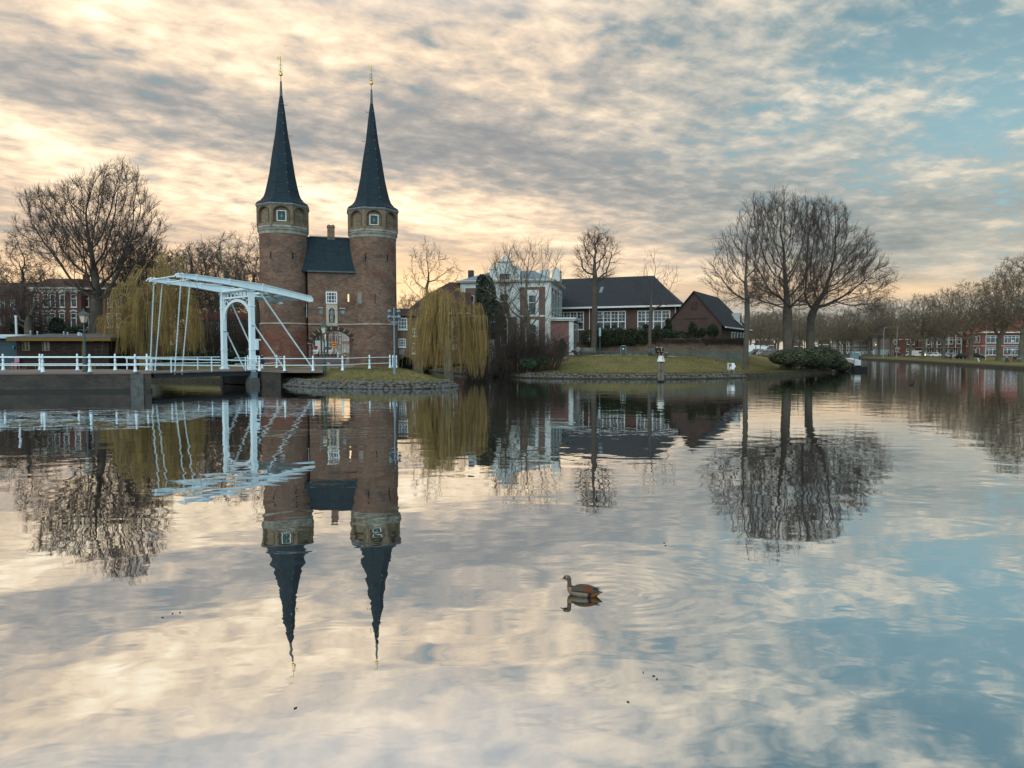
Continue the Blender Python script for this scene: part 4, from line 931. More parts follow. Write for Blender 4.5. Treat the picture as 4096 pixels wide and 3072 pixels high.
tree('bare_tree', 'dark bare tree hard against the left side of the left tower', 'tree', b, at(*dd(553, 640), d),
     [env(552, 545, 26, 62, d), env(530, 590, 40, 50, d), env(565, 620, 30, 50, d), env(510, 640, 40, 40, d)], 900, .5, .64, .46, 12, trop=(0, 0, .05), tw=(.7, .017, 3, .8, (0, 0, .15), 2, 2), wander=.4)
# trees right of the gate
d = 92; b = at(*dd(930, 700), d); b[2] = 2.
tree('bare_tree', 'slender bare tree with an open crown just right of the right tower', 'tree', b, at(*dd(922, 640), d),
     [env(922, 560, 40, 36, d), env(905, 600, 34, 34, d), env(960, 590, 34, 34, d), env(880, 630, 20, 34, d), env(985, 590, 18, 18, d)], 620, .5, .8, .24, 14, trop=(0, 0, .05), tw=(.9, .018, 2, .55, (0, 0, .1), 2, 2), wander=.22)
d = 74; b = G(2125, d)
stems = at(*dd(1135, 640), d)
tree('bare_tree', 'airy many-stemmed bare tree in front of the white and brick villa', 'tree', b, at(*dd(1140, 700), d),
     [env(1125, 600, 70, 76, d), env(1180, 600, 42, 70, d), env(1080, 610, 40, 60, d), env(1160, 560, 50, 40, d), env(1140, 680, 60, 45, d)], 820, .5, .7, .30, 16, trop=(0, 0, .22), tw=(1.1, .016, 2, .35, (0, 0, .4), 2, 1), wander=.10, keep=.6, mats=(BARKG, TWIGY))
d = 77; b = G(2065, d)
tree('bare_tree', 'slim bare stem left of the many-stemmed tree before the villa', 'tree', b, at(*dd(1098, 680), d),
     [env(1100, 600, 44, 70, d), env(1075, 640, 30, 50, d)], 420, .5, .72, .2, 17, trop=(0, 0, .2), tw=(1.0, .015, 2, .4, (0, 0, .35), 2, 1), wander=.12, keep=.5)
# pollard lime with fists of shoots
d = 84; b = G(2372, d)
t_ = tree('pollarded_tree', 'pollarded tree with a rounded brush of shoots before the long school roof', 'tree', b, at(*dd(1287, 604), d),
     [env(1288, 540, 38, 44, d), env(1262, 560, 22, 34, d), env(1315, 548, 20, 34, d), env(1262, 592, 20, 12, d), env(1310, 588, 22, 10, d), env(1288, 600, 26, 14, d)], 560, .42, .62, .34, 19, r0=.035, trop=(0, 0, .05), tw=(1.15, .017, 7, .62, (0, 0, .35), 2, 1), wander=.24, limit=.05, tw_max=.05)
d = 80; b = G(2600, d)
tree('bare_tree', 'slim bare tree right of the pollard, branches over the school roof', 'tree', b, at(*dd(1405, 690), d),
     [env(1408, 590, 26, 56, d), env(1440, 600, 34, 26, d), env(1390, 630, 34, 40, d), env(1425, 640, 34, 36, d)], 420, .5, .8, .2, 21, trop=(0, 0, .14), tw=(.9, .015, 2, .45, (0, 0, .3), 2, 1), wander=.15, keep=.5)
# lone tree on the lawn and the two great trees
d = 74; b = G(2985, d)
tree('bare_tree', 'bare tree with a clean straight trunk on the lawn left of the two big trees', 'tree', b, at(*dd(1613, 640), d),
     [env(1628, 520, 42, 88, d), env(1590, 560, 44, 62, d), env(1560, 600, 40, 40, d), env(1640, 600, 30, 50, d), env(1600, 640, 50, 26, d)], 1350, .48, .62, .28, 23, trop=(0, 0, .2), tw=(.95, .0145, 3, .40, (0, 0, .35), 2, 2), wander=.10, keep=.6)
d = 80; b = G(3147, d)
tree('bare_tree', 'left of two big spreading bare trees rising from the dark shrubbery', 'tree', b, at(*dd(1702, 690), d),
     [env(1680, 500, 62, 76, d), env(1720, 520, 60, 90, d), env(1650, 560, 46, 60, d), env(1700, 610, 80, 50, d), env(1700, 640, 95, 36, d), env(1760, 600, 30, 50, d)], 3200, .48, .58, .52, 25, trop=(0, 0, .22), tw=(1.0, .0135, 4, .42, (0, 0, .34), 2, 2), wander=.10, keep=.6, limit=.06)
d = 84; b = G(3240, d)
tree('bare_tree', 'right of two big spreading bare trees, its boughs reaching over the canal', 'tree', b, at(*dd(1751, 690), d),
     [env(1780, 500, 58, 64, d), env(1840, 560, 54, 62, d), env(1800, 590, 80, 60, d), env(1880, 610, 50, 40, d), env(1860, 655, 56, 22, d), env(1770, 645, 60, 30, d), env(1900, 590, 16, 30, d)], 3000, .48, .60, .46, 27, trop=(0, 0, .16), tw=(1.0, .0135, 4, .42, (0, 0, .32), 2, 2), wander=.11, keep=.6, limit=.06)
# ---- row of old plane trees along the right bank: three models, copied
def plane_model(seed, label):
    rng = np.random.default_rng(seed); b = np.zeros(3)
    e = [(np.array((0, 0, 10.)), np.array((5.6, 5.0, 4.6))), (np.array((-3.5, 0, 7.6)), np.array((4.2, 4, 2.8))), (np.array((3.6, 0, 7.8)), np.array((4.2, 4, 2.8))), (np.array((.5, 0, 13.6)), np.array((4.0, 4, 2.6)))]
    return tree('plane_tree', label, 'tree', (0, 0, -.2), (0, 0, 3.8), sample_env(e, 2000, rng), 0, .52, .68, .40, seed, trop=(0, 0, .02), tw=(.75, .022, 3, .8, (0, 0, .25), 2, 2), wander=.34, mats=(BARKG, TWIGY), group='old plane trees along the right bank', limit=.075, iters=60, flare=1.5)
pm = [plane_model(31, 'x'), plane_model(33, 'x'), plane_model(35, 'x')]
PL = [(4085, 130, 'rightmost plane tree, cut by the edge of the photo', 1.12, 0, 2.), (3993, 141, 'plane tree before the red-roofed house on the right', 1.0, 1, .5), (3881, 157, 'plane tree left of the parked black car', 1.0, 2, 3.), (3772, 174, 'plane tree before the tall brick terrace, beside the people and cars', .98, 0, 4.4),
      (3690, 181, 'plane tree beside the white van', .95, 1, 2.6), (3563, 222, 'plane tree with a bent trunk beside the low red-roofed house', 1.05, 2, 1.2), (3514, 228, 'straight plane tree before the grey gable wall', 1.0, 0, .9), (3476, 240, 'plane tree by the footpath down to the canal bank', 1.05, 1, 5.), (3377, 250, 'plane tree beyond the white fender, before the far terrace', 1.0, 2, 3.9), (3405, 275, 'far plane tree between the shrubbery and the far terrace', 1.0, 0, 1.9)]
for i, (X, d, lab, k, mdl, rz) in enumerate(PL):
    x, y = P_(X, d); loc = (x, y, hz(x, y))
    first = pm[mdl] is not None and i in (0, 1, 2)
    if first:
        t = pm[mdl]; t.location = loc; t.rotation_euler = (0, 0, rz); t.scale = (k*1.1, k*1.1, k*1.1); t['label'] = lab
    else: dup(pm[mdl], loc, rz, lab, k*1.1)
# ---------------------------------------------------------------- vegetation masses
def leaf_mass(name, envs, n, size, m, parent, base, seed=1, shell=.45, flatz=.0, asp=.5):
    rng = np.random.default_rng(seed); p = sample_env(envs, n, rng, shell) - np.array(base)
    a = rng.normal(size=(len(p), 3)); a[:, 2] *= .6; a /= np.linalg.norm(a, axis=1)[:, None]
    b = np.cross(a, rng.normal(size=a.shape)); b /= np.linalg.norm(b, axis=1)[:, None]
    s_ = size*(.6+.8*rng.random((len(p), 1)))
    V = np.stack([p-a*s_, p-b*s_*asp, p+a*s_, p+b*s_*asp], 1).reshape(-1, 3)
    F = np.arange(len(p)*4).reshape(-1, 4); return mesh_obj(name, V, F, m, parent)
LEAFD = mat('dark_leaves', (.030, .042, .018), .6, var=.3, vscale=1.2, spec=.3)
LEAFR = mat('rhododendron_leaves', (.085, .092, .045), .55, var=.35, vscale=.9, spec=.4, col2=(.018, .026, .012))
LEAFC = mat('conifer_leaves', (.022, .040, .024), .7, var=.3)
IVY = mat('ivy_dead', (.050, .036, .028), .9, var=.3, vscale=2)
def bush(name, label, cat, envs, n, size, m, base, seed, stems=True, group=None):
    if len(envs) == 1:
        rg = np.random.default_rng(seed+500); c0, r0 = envs[0]; envs = [(c0+r0*rg.uniform(-.5, .5, 3), r0*rg.uniform(.38, .72)) for _ in range(7)] + [(c0-(0, 0, r0[2]*.35), r0*.75)]
    t = thing(name, label, cat, base, 0, group); leaf_mass('foliage', envs, n, size, m, t, base, seed)
    if stems:
        mb = MB(); rng = np.random.default_rng(seed)
        for e_ in envs:
            for k in range(4):
                q = e_[0] + e_[1]*np.array((rng.uniform(-.6, .6), rng.uniform(-.6, .6), rng.uniform(0, .6))); o = np.array((e_[0][0]+rng.uniform(-.2, .2), e_[0][1], base[2]-.1))
                mb.tube([o-base, (o*.5+q*.5)-base+(0, 0, .1), q-base], [.05, .035, .015], 5)
        mb.build('stem', BARK, t)
    return t
def weeping(name, label, base, fork, envs, n, strands, seed, bottoms, rt=.5, lim=None, maxlen=9):
    rng = np.random.default_rng(seed); base = np.array(base, float); tr = [base + (np.array(fork)-base)*t for t in np.linspace(0, 1, 6)]
    pts = sample_env(envs, n, rng, .2); nodes, par, dirs = colonise(tr, pts, .42, .6, (0, 0, .12), 70, rng, .18, .45)
    rad, kid = radii(par, .02, rt); rad[0] *= 1.3
    t = thing(name, label, 'tree', base)
    v, f = cat_([tubes(nodes, par, rad, .05, 9, 8)]); mesh_obj('trunk', v-base, f, BARKG, t, smooth=True)
    idx = np.where(rad < .09)[0]; ncl = strands//11; cl = rng.choice(idx, ncl); ci_ = rng.integers(0, ncl, strands); src = cl[ci_]; P0 = nodes[src] + rng.normal(size=(strands, 3))*np.array((.20, .20, .12))
    cxy = nodes[idx].mean(0); outw = P0-cxy; outw[:, 2] = 0; outw /= np.linalg.norm(outw, axis=1)[:, None]+1e-9
    # clumps: neighbouring strands share a sway and a length
    hsh = ci_ & 1023
    tab = rng.random((1024, 3))
    zbot = bottoms(P0) + np.maximum(0, tab[hsh, 0]-.35)*3.6 + rng.random(strands)**2*2.2 - .3
    L = np.clip(P0[:, 2]-zbot, .6, maxlen); ns = 8; parts = [tubes(nodes, par, rad, 0, .05, 4)]
    a = P0; cd_ = rng.normal(size=(ncl, 3))[ci_]*.45; d = outw*.8 + np.array((0, 0, .4)) + cd_ + rng.normal(size=P0.shape)*.22; d /= np.linalg.norm(d, axis=1)[:, None]; r = .0145
    sway = (tab[hsh, 1:3]-.5)*.30
    for k in range(ns):
        sl_ = (L/ns)*(.55 if k == 0 else 1.06); b = a + d*sl_[:, None]
        parts.append(segs(a, b, d, d, np.full(strands, r), np.full(strands, r*.86), 3)); a = b; r *= .88
        d = d*.35 + np.array((0, 0, -1.)) + np.concatenate([sway, np.zeros((strands, 1))], 1) + rng.normal(size=d.shape)*.06; d /= np.linalg.norm(d, axis=1)[:, None]
        if k in (2, 4, 5, 6):   # little side shoots
            parts.append(twigs(a, d, .42, .010, 1, rng, .28, (0, 0, -.5), 1, 0))
    v, f = cat_(parts); mesh_obj('crown', v-base, f, WILLOW, t); return t
d = 59.5; b = G(1795, 59.0)
def wb(P):   # lower edge of the curtain: longer on the right where it hangs over the water
    X = P[:, 0]/P[:, 1]*FP+2048; return np.interp(X, [1640, 1700, 1760, 1850, 1930, 2000], [.9, 1.1, .7, .3, .15, .5])
weeping('weeping_willow', 'yellow weeping willow hanging over the water between the gate and the villa', b, at(*dd(966, 690), d),
        [env(965, 665, 50, 34, d), env(922, 690, 40, 32, d), env(905, 720, 24, 26, d), env(1010, 690, 36, 36, d), env(945, 640, 36, 20, d), env(1020, 730, 30, 40, d), env(915, 730, 26, 40, d), env(985, 640, 26, 18, d)], 560, 1500, 41, wb, rt=.42)
d = 62.0; b = G(612, 62.6)
weeping('weeping_willow', 'large yellow weeping willow on the left behind the houseboats and drawbridge', b, at(*dd(330, 660), d),
        [env(335, 585, 46, 30, d), env(285, 640, 46, 34, d), env(375, 640, 48, 40, d), env(370, 555, 26, 14, d), env(240, 700, 26, 34, d), env(215, 735, 16, 22, d), env(405, 690, 28, 40, d), env(300, 690, 60, 30, d)], 760, 1900, 43, lambda P: .9+1.6*np.sin(P[:, 0]*2.1)**2, rt=.55, maxlen=6.5)
# thicket and shrubs between willow and lawn
SHB = mat('thicket_twigs', (.062, .046, .036), .95, var=.25)
def thicket(label, X, Y, rX, rY, d, n, seed, m=SHB, lean=(0, 0, .9), name='bare_shrub', L=1.5, group=None, k0=12):
    rng = np.random.default_rng(seed); c, r = env(X, Y, rX, rY, d); x, y = c[0], c[1]; base = np.array((x, y, hz(x, y)))
    t = thing(name, label, 'shrub', base, 0, group)
    s_ = np.stack([x+rng.uniform(-.8, .8, n)*r[0], y+rng.uniform(-.8, .8, n)*r[1], np.zeros(n)], 1); s_[:, 2] = height(s_[:, 0], s_[:, 1])-.1
    dr = (s_-np.array((x, y, 0)))/r[0]*.5; dr[:, 2] = 1; dr /= np.linalg.norm(dr, axis=1)[:, None]
    hgt = (c[2]+r[2]-base[2]); hk = hgt*np.sqrt(np.clip(1-((s_[:, 0]-x)/r[0])**2*.8, .1, 1))*(.6+.45*rng.random(n)); parts = []; a = s_; dv = dr; rr = .026
    for k in range(5):
        b_ = a + dv*(hk/5)[:, None]; parts.append(segs(a, b_, dv, dv, np.full(n, rr), np.full(n, rr*.75), 3)); rr *= .75
        if k: parts.append(twigs(b_, dv, L*.55, .013, 2, rng, .6, (0, 0, .2), 2, 1))
        a = b_; dv = dv + rng.normal(size=dv.shape)*.14; dv /= np.linalg.norm(dv, axis=1)[:, None]
    v, f = cat_(parts); mesh_obj('branches', v-base, f, m, t); return t
for X, rx, top, d_, sd_, lab in ((455, 30, 90, 80, 55, 'tall bare shrub before the pale house, left of the drawbridge portal'), (500, 34, 110, 82, 56, 'tall bare shrub before the pale house, seen through the portal'), (545, 26, 90, 78, 57, 'bare shrub between the pale house and the left tower'), (420, 30, 80, 75, 58, 'bare shrub under the right edge of the left willow')):
    thicket(lab, X, 765, rx, top, d_, 150, sd_, L=1.6)
for X, rx, top, d_, sd_, lab in ((20, 50, 120, 76, 155, 'tangled brown shrub mass at the left edge behind the blue houseboat'), (95, 46, 110, 77, 156, 'tangled brown shrub mass before the left end of the row houses')):
    thicket(lab, X, 770, rx, top, d_, 240, sd_, L=1.8)
thicket('tall brown thicket of bare stems right of the willow', 1075, 715, 40, 85, 71, 190, 51, L=1.6)
thicket('lower brown thicket before the villa left corner', 1120, 745, 44, 50, 69.5, 230, 52, L=1.2)
thicket('low spreading brown shrub at the left end of the lawn', 1170, 755, 46, 38, 70.5, 230, 53, L=1.1)
thicket('fine twiggy shrub below the willow on the water edge', 1035, 775, 26, 34, 66.5, 140, 54, L=.9)
d = 84
bush('evergreen_tree', 'dark evergreen cone in front of the villa left bay', 'tree', [env(1050, 640, 22, 46, d), env(1062, 690, 30, 44, d), env(1040, 612, 12, 20, d)], 9000, .15, LEAFC, G(1955, d), 61)
d = 76
bush('evergreen_shrub', 'small green shrub at the foot of the brown thicket', 'shrub', [env(1140, 785, 20, 12, 68.5), env(1165, 778, 22, 12, 69.5)], 1500, .09, mat('green_leaves', (.05, .10, .05), .6, var=.3), G(2120, 69), 62)
# clipped hedge on the terrace, rhododendron on the point
d = 86.5
he = [(at(*z6(x, y), d), np.array((.052*44, 1.1, hh))) for x, y, hh in ((620, 1275, 1.15), (720, 1270, 1.2), (820, 1272, 1.2), (920, 1275, 1.15), (1020, 1272, 1.2), (1120, 1275, 1.15), (1220, 1275, 1.2), (1320, 1282, 1.1), (1420, 1290, 1.05), (1490, 1300, .9))]
bush('hedge', 'long dark evergreen hedge on the terrace below the school windows', 'hedge', he, 26000, .10, LEAFD, np.array((he[4][0][0], d, 3.3)), 63, stems=False)
for x, y, rx, ry, lab, sd_ in ((1100, 1190, 26, 30, 'dark shrub standing before the right school windows', 64), (1340, 1150, 34, 40, 'round dark shrub between the school and the gabled house', 65), (1230, 1190, 26, 30, 'green shrub below the right end of the school windows', 66)):
    c = at(*z6(x, y), 87.5); k = 87.5/FP/2.5523*2.0
    bush('garden_shrub', lab, 'shrub', [(c, np.array((rx*k*.6, .8, ry*k*.8)))], 2600, .10, LEAFD if sd_ != 66 else LEAFR, np.array((c[0], 87.5, 3.4)), sd_)
for x, y, rx, ry, lab, sd_, m in ((205, 935, 60, 95, 'dark upright shrub against the brick gable wall', 67, LEAFD), (460, 935, 75, 80, 'black-green shrub at the right corner of the gabled house', 68, LEAFD), (300, 970, 60, 55, 'low dark shrub between the two shrubs of the gabled house', 69, LEAFD), (60, 1045, 75, 60, 'green bush at the end of the hedge above the garden wall', 70, LEAFR)):
    c = at(*z7(x, y), 86); k = 86/FP/2.949
    bush('garden_shrub', lab, 'shrub', [(c, np.array((rx*k, .9, ry*k)))], 3600, .10, m, np.array((c[0], 86, 2.6)), sd_)
rh = []
for x, y, rx, ry, dd_ in ((1260, 1270, 130, 80, 76), (1400, 1280, 150, 100, 77), (1560, 1270, 150, 110, 79), (1700, 1280, 130, 110, 82), (1780, 1270, 160, 120, 84), (1900, 1340, 110, 80, 88), (1960, 1370, 70, 60, 90), (1320, 1230, 120, 60, 80), (1500, 1220, 140, 60, 83), (1700, 1210, 140, 70, 87), (1820, 1240, 90, 80, 90)):
    c = at(*z7(x, y), dd_); k = dd_/FP/2.949; rh.append((c, np.array((rx*k, 2.2, ry*k))))
rb = rh[2][0].copy(); rb[2] = .6
bush('rhododendron', 'broad dark evergreen shrubbery on the point of the park by the canal', 'shrub', rh, 52000, .115, LEAFR, rb, 71)
# ---------------------------------------------------------------- stone revetments and grass fringe
ROCK = mat('revetment_stone', (.17, .165, .15), .9, var=.3, vscale=1.1, col2=(.045, .046, .042), bump=.02)
def revet(label, pts, seed, rows=3, h=.42, base=None):
    rng = np.random.default_rng(seed); pts = np.array(pts); sg = np.diff(pts, axis=0); ln = np.linalg.norm(sg, axis=1); cum = np.concatenate([[0], np.cumsum(ln)]); V = []; F = []; n = 0
    ico = MB().ball((0, 0, 0), 1, 7, 5); iv = ico.v[0]; fi = ico.f
    faces = []
    for r_ in range(rows):
        s_ = rng.uniform(0, .3)
        while s_ < cum[-1]:
            i = min(np.searchsorted(cum, s_, 'right')-1, len(sg)-1); p = pts[i] + sg[i]*(s_-cum[i])/ln[i]; t = sg[i]/ln[i]; nr_ = np.array((-t[1], t[0]))
            q = p + nr_*(.02 + .24*r_ + rng.uniform(-.05, .05)); sc_ = np.array((rng.uniform(.15, .30), rng.uniform(.12, .2), rng.uniform(.09, .16))); a = math.atan2(t[1], t[0])+rng.uniform(-.5, .5)
            v = iv*sc_*(1+rng.uniform(-.16, .16, iv.shape)); c_, s2 = math.cos(a), math.sin(a)
            v = np.stack([v[:, 0]*c_-v[:, 1]*s2+q[0], v[:, 0]*s2+v[:, 1]*c_+q[1], v[:, 2]+.05+h*(r_+.15)/rows+rng.uniform(-.03, .03)], 1)
            V.append(v); faces += [tuple(k+n for k in f) for f in fi]; n += len(v); s_ += sc_[0]*1.75
    o = np.array((*pts[len(pts)//2], 0)); me = mesh_obj('stone_bank', np.concatenate(V)-o, faces, ROCK); me.location = o
    return tag(me, label, 'stone bank')
i0 = 8
off = lambda a, b: [SHORE[i] for i in range(a, b)]
revet('rough stone edging of the grassy spit below the city gate', off(8, 16), 81, rows=4, h=.50)
revet('rough stone edging along the canal side of the lawn', off(21, 33), 82, rows=3, h=.42)
TIMB = mat('wet_timber', (.045, .036, .026), .9, var=.3, vscale=2)
kb = MB()
for a, b_ in zip(off(22, 33)[:-1], off(23, 33)):
    kb.bar((a[0], a[1]-.35, .06), (b_[0], b_[1]-.35, .06), .12, .14)
tag(kb.build('timber_kerb', TIMB), 'low wet timber boarding at the water line of the lawn', 'timber edging')
kb = MB()
for a, b_ in zip(off(35, 42)[:-1], off(36, 42)): kb.bar((a[0]-.3, a[1]-.2, .12), (b_[0]-.3, b_[1]-.2, .12), .25, .34)
tag(kb.build('timber_kerb', mat('red_timber', (.11, .06, .05), .9, var=.3, vscale=2)), 'reddish timber edging along the right canal bank', 'timber edging')
rng = np.random.default_rng(5); M_ = 26000
gxr = rng.uniform(-24, 32, M_*3); gyr = rng.uniform(47, 84, M_*3); gz = height(gxr, gyr); sdv = sdist(gxr, gyr, SH)
wgt = (gz > .36) & ((sdv < 2.2) | (rng.random(len(gz)) < .30)) & ((gxr > P_(1250, 1)[0]*gyr) | (gyr < 52)) & ~((gyr > 60) & (gxr < P_(1640, 1)[0]*gyr))
p = np.stack([gxr, gyr, gz], 1)[wgt][:M_]; nrm = np.tile((0, 0, 1.), (len(p), 1)); gb_ = np.array((-10., 60, 0))
v, f = twigs(p-(0, 0, .02), nrm, .13, .014, 2, rng, .5, (0, 0, .2), 1, 0)
tag(mesh_obj('grass', v, f, mat('grass_blades', (.11, .105, .03), .9, var=.3, vscale=.5, col2=(.07, .055, .02))), 'short winter grass on the lawn and banks', 'grass', kind='stuff')
# ---------------------------------------------------------------- left: row houses, houseboats
REDB = brick('red_house_brick', (.17, .062, .048), (.12, .046, .038), (.15, .11, .095), bw=.24, bh=.08, stain=(.05, .03, .028), stain_amt=.5, ms=.01)
TILE = brick('roof_tiles_dark', (.050, .054, .060), (.034, .038, .044), (.018, .020, .024), bw=.26, bh=.30, stain=(.03, .03, .03), stain_amt=.5, ms=.045)
TILER = brick('roof_tiles_red', (.27, .075, .045), (.20, .058, .038), (.10, .03, .022), bw=.26, bh=.32, stain=(.09, .04, .03), stain_amt=.5, ms=.04)
TILEB = brick('roof_tiles_brown', (.11, .062, .046), (.08, .048, .040), (.04, .026, .022), bw=.26, bh=.32, stain=(.05, .035, .03), stain_amt=.5, ms=.04)
CREAM = mat('cream_paint', (.50, .49, .43), .6, var=.08, vscale=2)
def px_ops(F, zf, lst, y=0.):
    out = []
    for x0, y0, x1, y1 in lst:
        a = F.hit(zf(x0, y0), y); b_ = F.hit(zf(x1, y1), y); out.append((a[0], b_[0], b_[1], a[1]))
    return out
F = Frame((*P_(120, 90), 1.2), 0)
lh = thing('row_house', 'red brick row house with white arched window heads behind the black houseboat', 'row house', F.o)
xa, zc = F.hit(q9(540, 690)); xb, _ = F.hit(q9(1430, 690)); _, zr = F.hit(q9(930, 485))
ops = px_ops(F, q9, [(755, 785, 862, 1012), (880, 785, 988, 1012), (1050, 785, 1155, 1012), (1252, 785, 1362, 1012), (755, 1118, 862, 1372), (880, 1118, 988, 1372), (1050, 1118, 1155, 1372), (1252, 1118, 1362, 1372), (590, 830, 690, 1000), (575, 1150, 690, 1330), (755, 1460, 862, 1560), (1252, 1460, 1362, 1560)])
w_ = MB(); wall_open(w_, xa, xb, -.3, zc, 0, .3, ops); w_.box(xa, xb, 7, 7.3, -.3, zc).box(xa, xa+.3, .3, 7, -.3, zc).box(xb-.3, xb, .3, 7, -.3, zc); w_.build('wall', REDB, lh)
for o in ops:
    wn = window(lh, *o, 0., cols=1, rows=1, fw=.09, cross=(.66,), recess=.16); mb = MB(); cx = (o[0]+o[1])/2; hw = (o[1]-o[0])/2+.08
    for k in range(7):
        t0, t1 = math.pi*(.22+.08*k), math.pi*(.22+.08*(k+1)-.012); mb.extr([(cx-hw/.77*math.cos(t0), o[3]-.30+.55*math.sin(t0)), (cx-hw/.77*math.cos(t1), o[3]-.30+.55*math.sin(t1)), (cx-hw/.77*1.1*math.cos(t1), o[3]-.12+.62*math.sin(t1)), (cx-hw/.77*1.1*math.cos(t0), o[3]-.12+.62*math.sin(t0))], -.05, .0)
    mb.build('arched_lintel', CREAM, wn)
MB().box(xa-.2, xb+.2, -.35, .1, zc, zc+.22).box(xa, xb, -.12, .0, zc-.3, zc).build('cornice', CREAM, lh)
rf = MB(); xm1, xm2 = F.hit(q9(640, 690))[0], F.hit(q9(1300, 690))[0]
rf.hexa([(xa, -.1, zc+.2), (xb, -.1, zc+.2), (xb, 7.2, zc+.2), (xa, 7.2, zc+.2), (xa+1.2, 1.6, zr), (xb-1.2, 1.6, zr), (xb-1.2, 5.6, zr), (xa+1.2, 5.6, zr)])
rfo = rf.build('roof', TILEB, lh)
MB().box(xm2-.6, xm2, 3, 3.6, zr-.2, zr+.75).build('chimney', REDB, rfo)
bal_ = MB().box(*[F.hit(q9(x, 1350))[0] for x in (535, 695)], -1.1, 0, F.hit(q9(600, 1428))[1], F.hit(q9(600, 1400))[1])
bx0, bx1 = [F.hit(q9(x, 1350))[0] for x in (535, 695)]; bz = F.hit(q9(600, 1400))[1]
for k in range(4): bal_.box(bx0, bx1, -1.1, -1.05, bz+.12+.27*k, bz+.22+.27*k)
for x_ in (bx0, (bx0+bx1)/2, bx1-.06): bal_.box(x_, x_+.06, -1.1, -1.04, bz, bz+1.1)
bal_.build('balcony', mat('grey_wood', (.26, .26, .25), .8, var=.2), lh)
F = Frame((*P_(330, 91), 1.2), 0)
lh = thing('row_house', 'red brick row house half hidden by the great tree and the left willow', 'row house', F.o)
xa, zc = F.hit(q9(1440, 700)); xb, _ = F.hit(q9(2500, 690)); _, zr = F.hit(q9(1430, 560))
ops = px_ops(F, q9, [(x, y0, x+100, y1) for x in (1480, 1705, 1900, 2060, 2260) for y0, y1 in ((790, 1010), (1118, 1372))])
w_ = MB(); wall_open(w_, xa, xb, -.3, zc, 0, .3, ops); w_.box(xa, xb, 7, 7.3, -.3, zc).box(xb-.3, xb, .28, 7.02, -.3, zc); w_.build('wall', REDB, lh)
for o in ops: window(lh, *o, 0., cols=1, rows=1, fw=.09, cross=(.66,), recess=.16)
MB().box(xa, xb+.2, -.35, .1, zc, zc+.22).build('cornice', CREAM, lh)
MB().hexa([(xa, -.1, zc+.2), (xb, -.1, zc+.2), (xb, 7.2, zc+.2), (xa, 7.2, zc+.2), (xa, 2, zr), (xb-1.2, 2, zr), (xb-1.2, 5.6, zr), (xa, 5.6, zr)]).build('roof', TILEB, lh)
F = Frame((*P_(60, 93), 1.2), 0)
lh = thing('row_house', 'dark brick house at the left edge of the photo behind bare branches', 'row house', F.o)
xa, zc = F.hit(q9(-300, 800)); xb, _ = F.hit(q9(535, 800))
ops = px_ops(F, q9, [(x, y0, x+90, y1) for x in (-200, 0, 180, 340) for y0, y1 in ((880, 1040), (1140, 1330))])
w_ = MB(); wall_open(w_, xa, xb, -.3, zc, 0, .3, ops); w_.box(xa, xb, 6, 6.3, -.3, zc).box(xb-.3, xb, .28, 6.02, -.3, zc); w_.build('wall', REDB, lh)
for o in ops: window(lh, *o, 0., cols=1, rows=1, fw=.08, cross=(.66,), recess=.16)
MB().hexa([(xa, -.2, zc), (xb, -.2, zc), (xb, 6.2, zc), (xa, 6.2, zc), (xa, 2, zc+1.9), (xb-.6, 2, zc+1.9), (xb-.6, 4, zc+1.9), (xa, 4, zc+1.9)]).build('roof', TILEB, lh)
for x, y, rx, ry, lab, sd_ in ((1020, 1330, 150, 130, 'dark green fir bush before the red row houses', 91), (1330, 1420, 130, 60, 'low dark bush between the fir and the green lantern', 92), (330, 1380, 130, 70, 'dark bush behind the stove pipe of the blue houseboat', 93)):
    c = at(*q9(x, y), 74); k = 74/FP/4.424
    bush('garden_bush', lab, 'bush', [(c, np.array((rx*k, 1.2, ry*k)))], 3000, .13, LEAFC, np.array((c[0], 74, 1.1)), sd_)
for X, Y, rx, ry, d_, lab, sd_ in ((700, 1425, 60, 45, 68, 'dark bush under the right edge of the left willow', 94), (800, 1440, 60, 40, 70, 'dark low bush behind the deck of the drawbridge', 95), (960, 1440, 50, 40, 70, 'dark low bush left of the left tower foot', 96)):
    c = at(X, Y, d_); k = d_/FP
    bush('garden_bush', lab, 'bush', [(c, np.array((rx*k, 1.0, ry*k)))], 2600, .13, LEAFC, np.array((c[0], d_, 1.1)), sd_)
# houseboats
YEL = mat('ochre_paint', (.125, .072, .010), .6, var=.12, vscale=2)
BLK = brick('tarred_boards', (.022, .015, .012), (.040, .026, .020), (.008, .006, .006), bw=3.2, bh=.14, stain=(.012, .010, .010), stain_amt=.5, pale=(.10, .07, .055), ms=.010)
FELT = mat('roofing_felt', (.075, .075, .078), .9, var=.15, vscale=3)
F = Frame((*P_(230, 60), -.3), 0)
hb = thing('houseboat', 'black timber houseboat with ochre window frames and fascia behind the left quay', 'houseboat', F.o)
xa, zt = F.hit(q4(300, 562)); xb, _ = F.hit(q4(2000, 562)); _, ztop = F.hit(q4(600, 512))
ops = px_ops(F, q4, [(415, 580, 558, 750), (775, 580, 925, 755), (140, 985, 275, 1080), (355, 1020, 490, 1085), (650, 1020, 760, 1100), (1690, 1040, 1770, 1110)])
w_ = MB(); wall_open(w_, xa, xb, .55, zt, 0, .2, ops); w_.box(xa, xb, 4.6, 4.8, .55, zt).box(xa, xa+.2, .2, 4.6, .55, zt).box(xb-.2, xb, .2, 4.6, .55, zt); w_.build('wall', BLK, hb)
MB().box(xa-.3, xb+.3, -.3, 5.1, -.3, .55).build('hull', mat('hull_grey', (.10, .10, .10), .8, var=.2), hb)
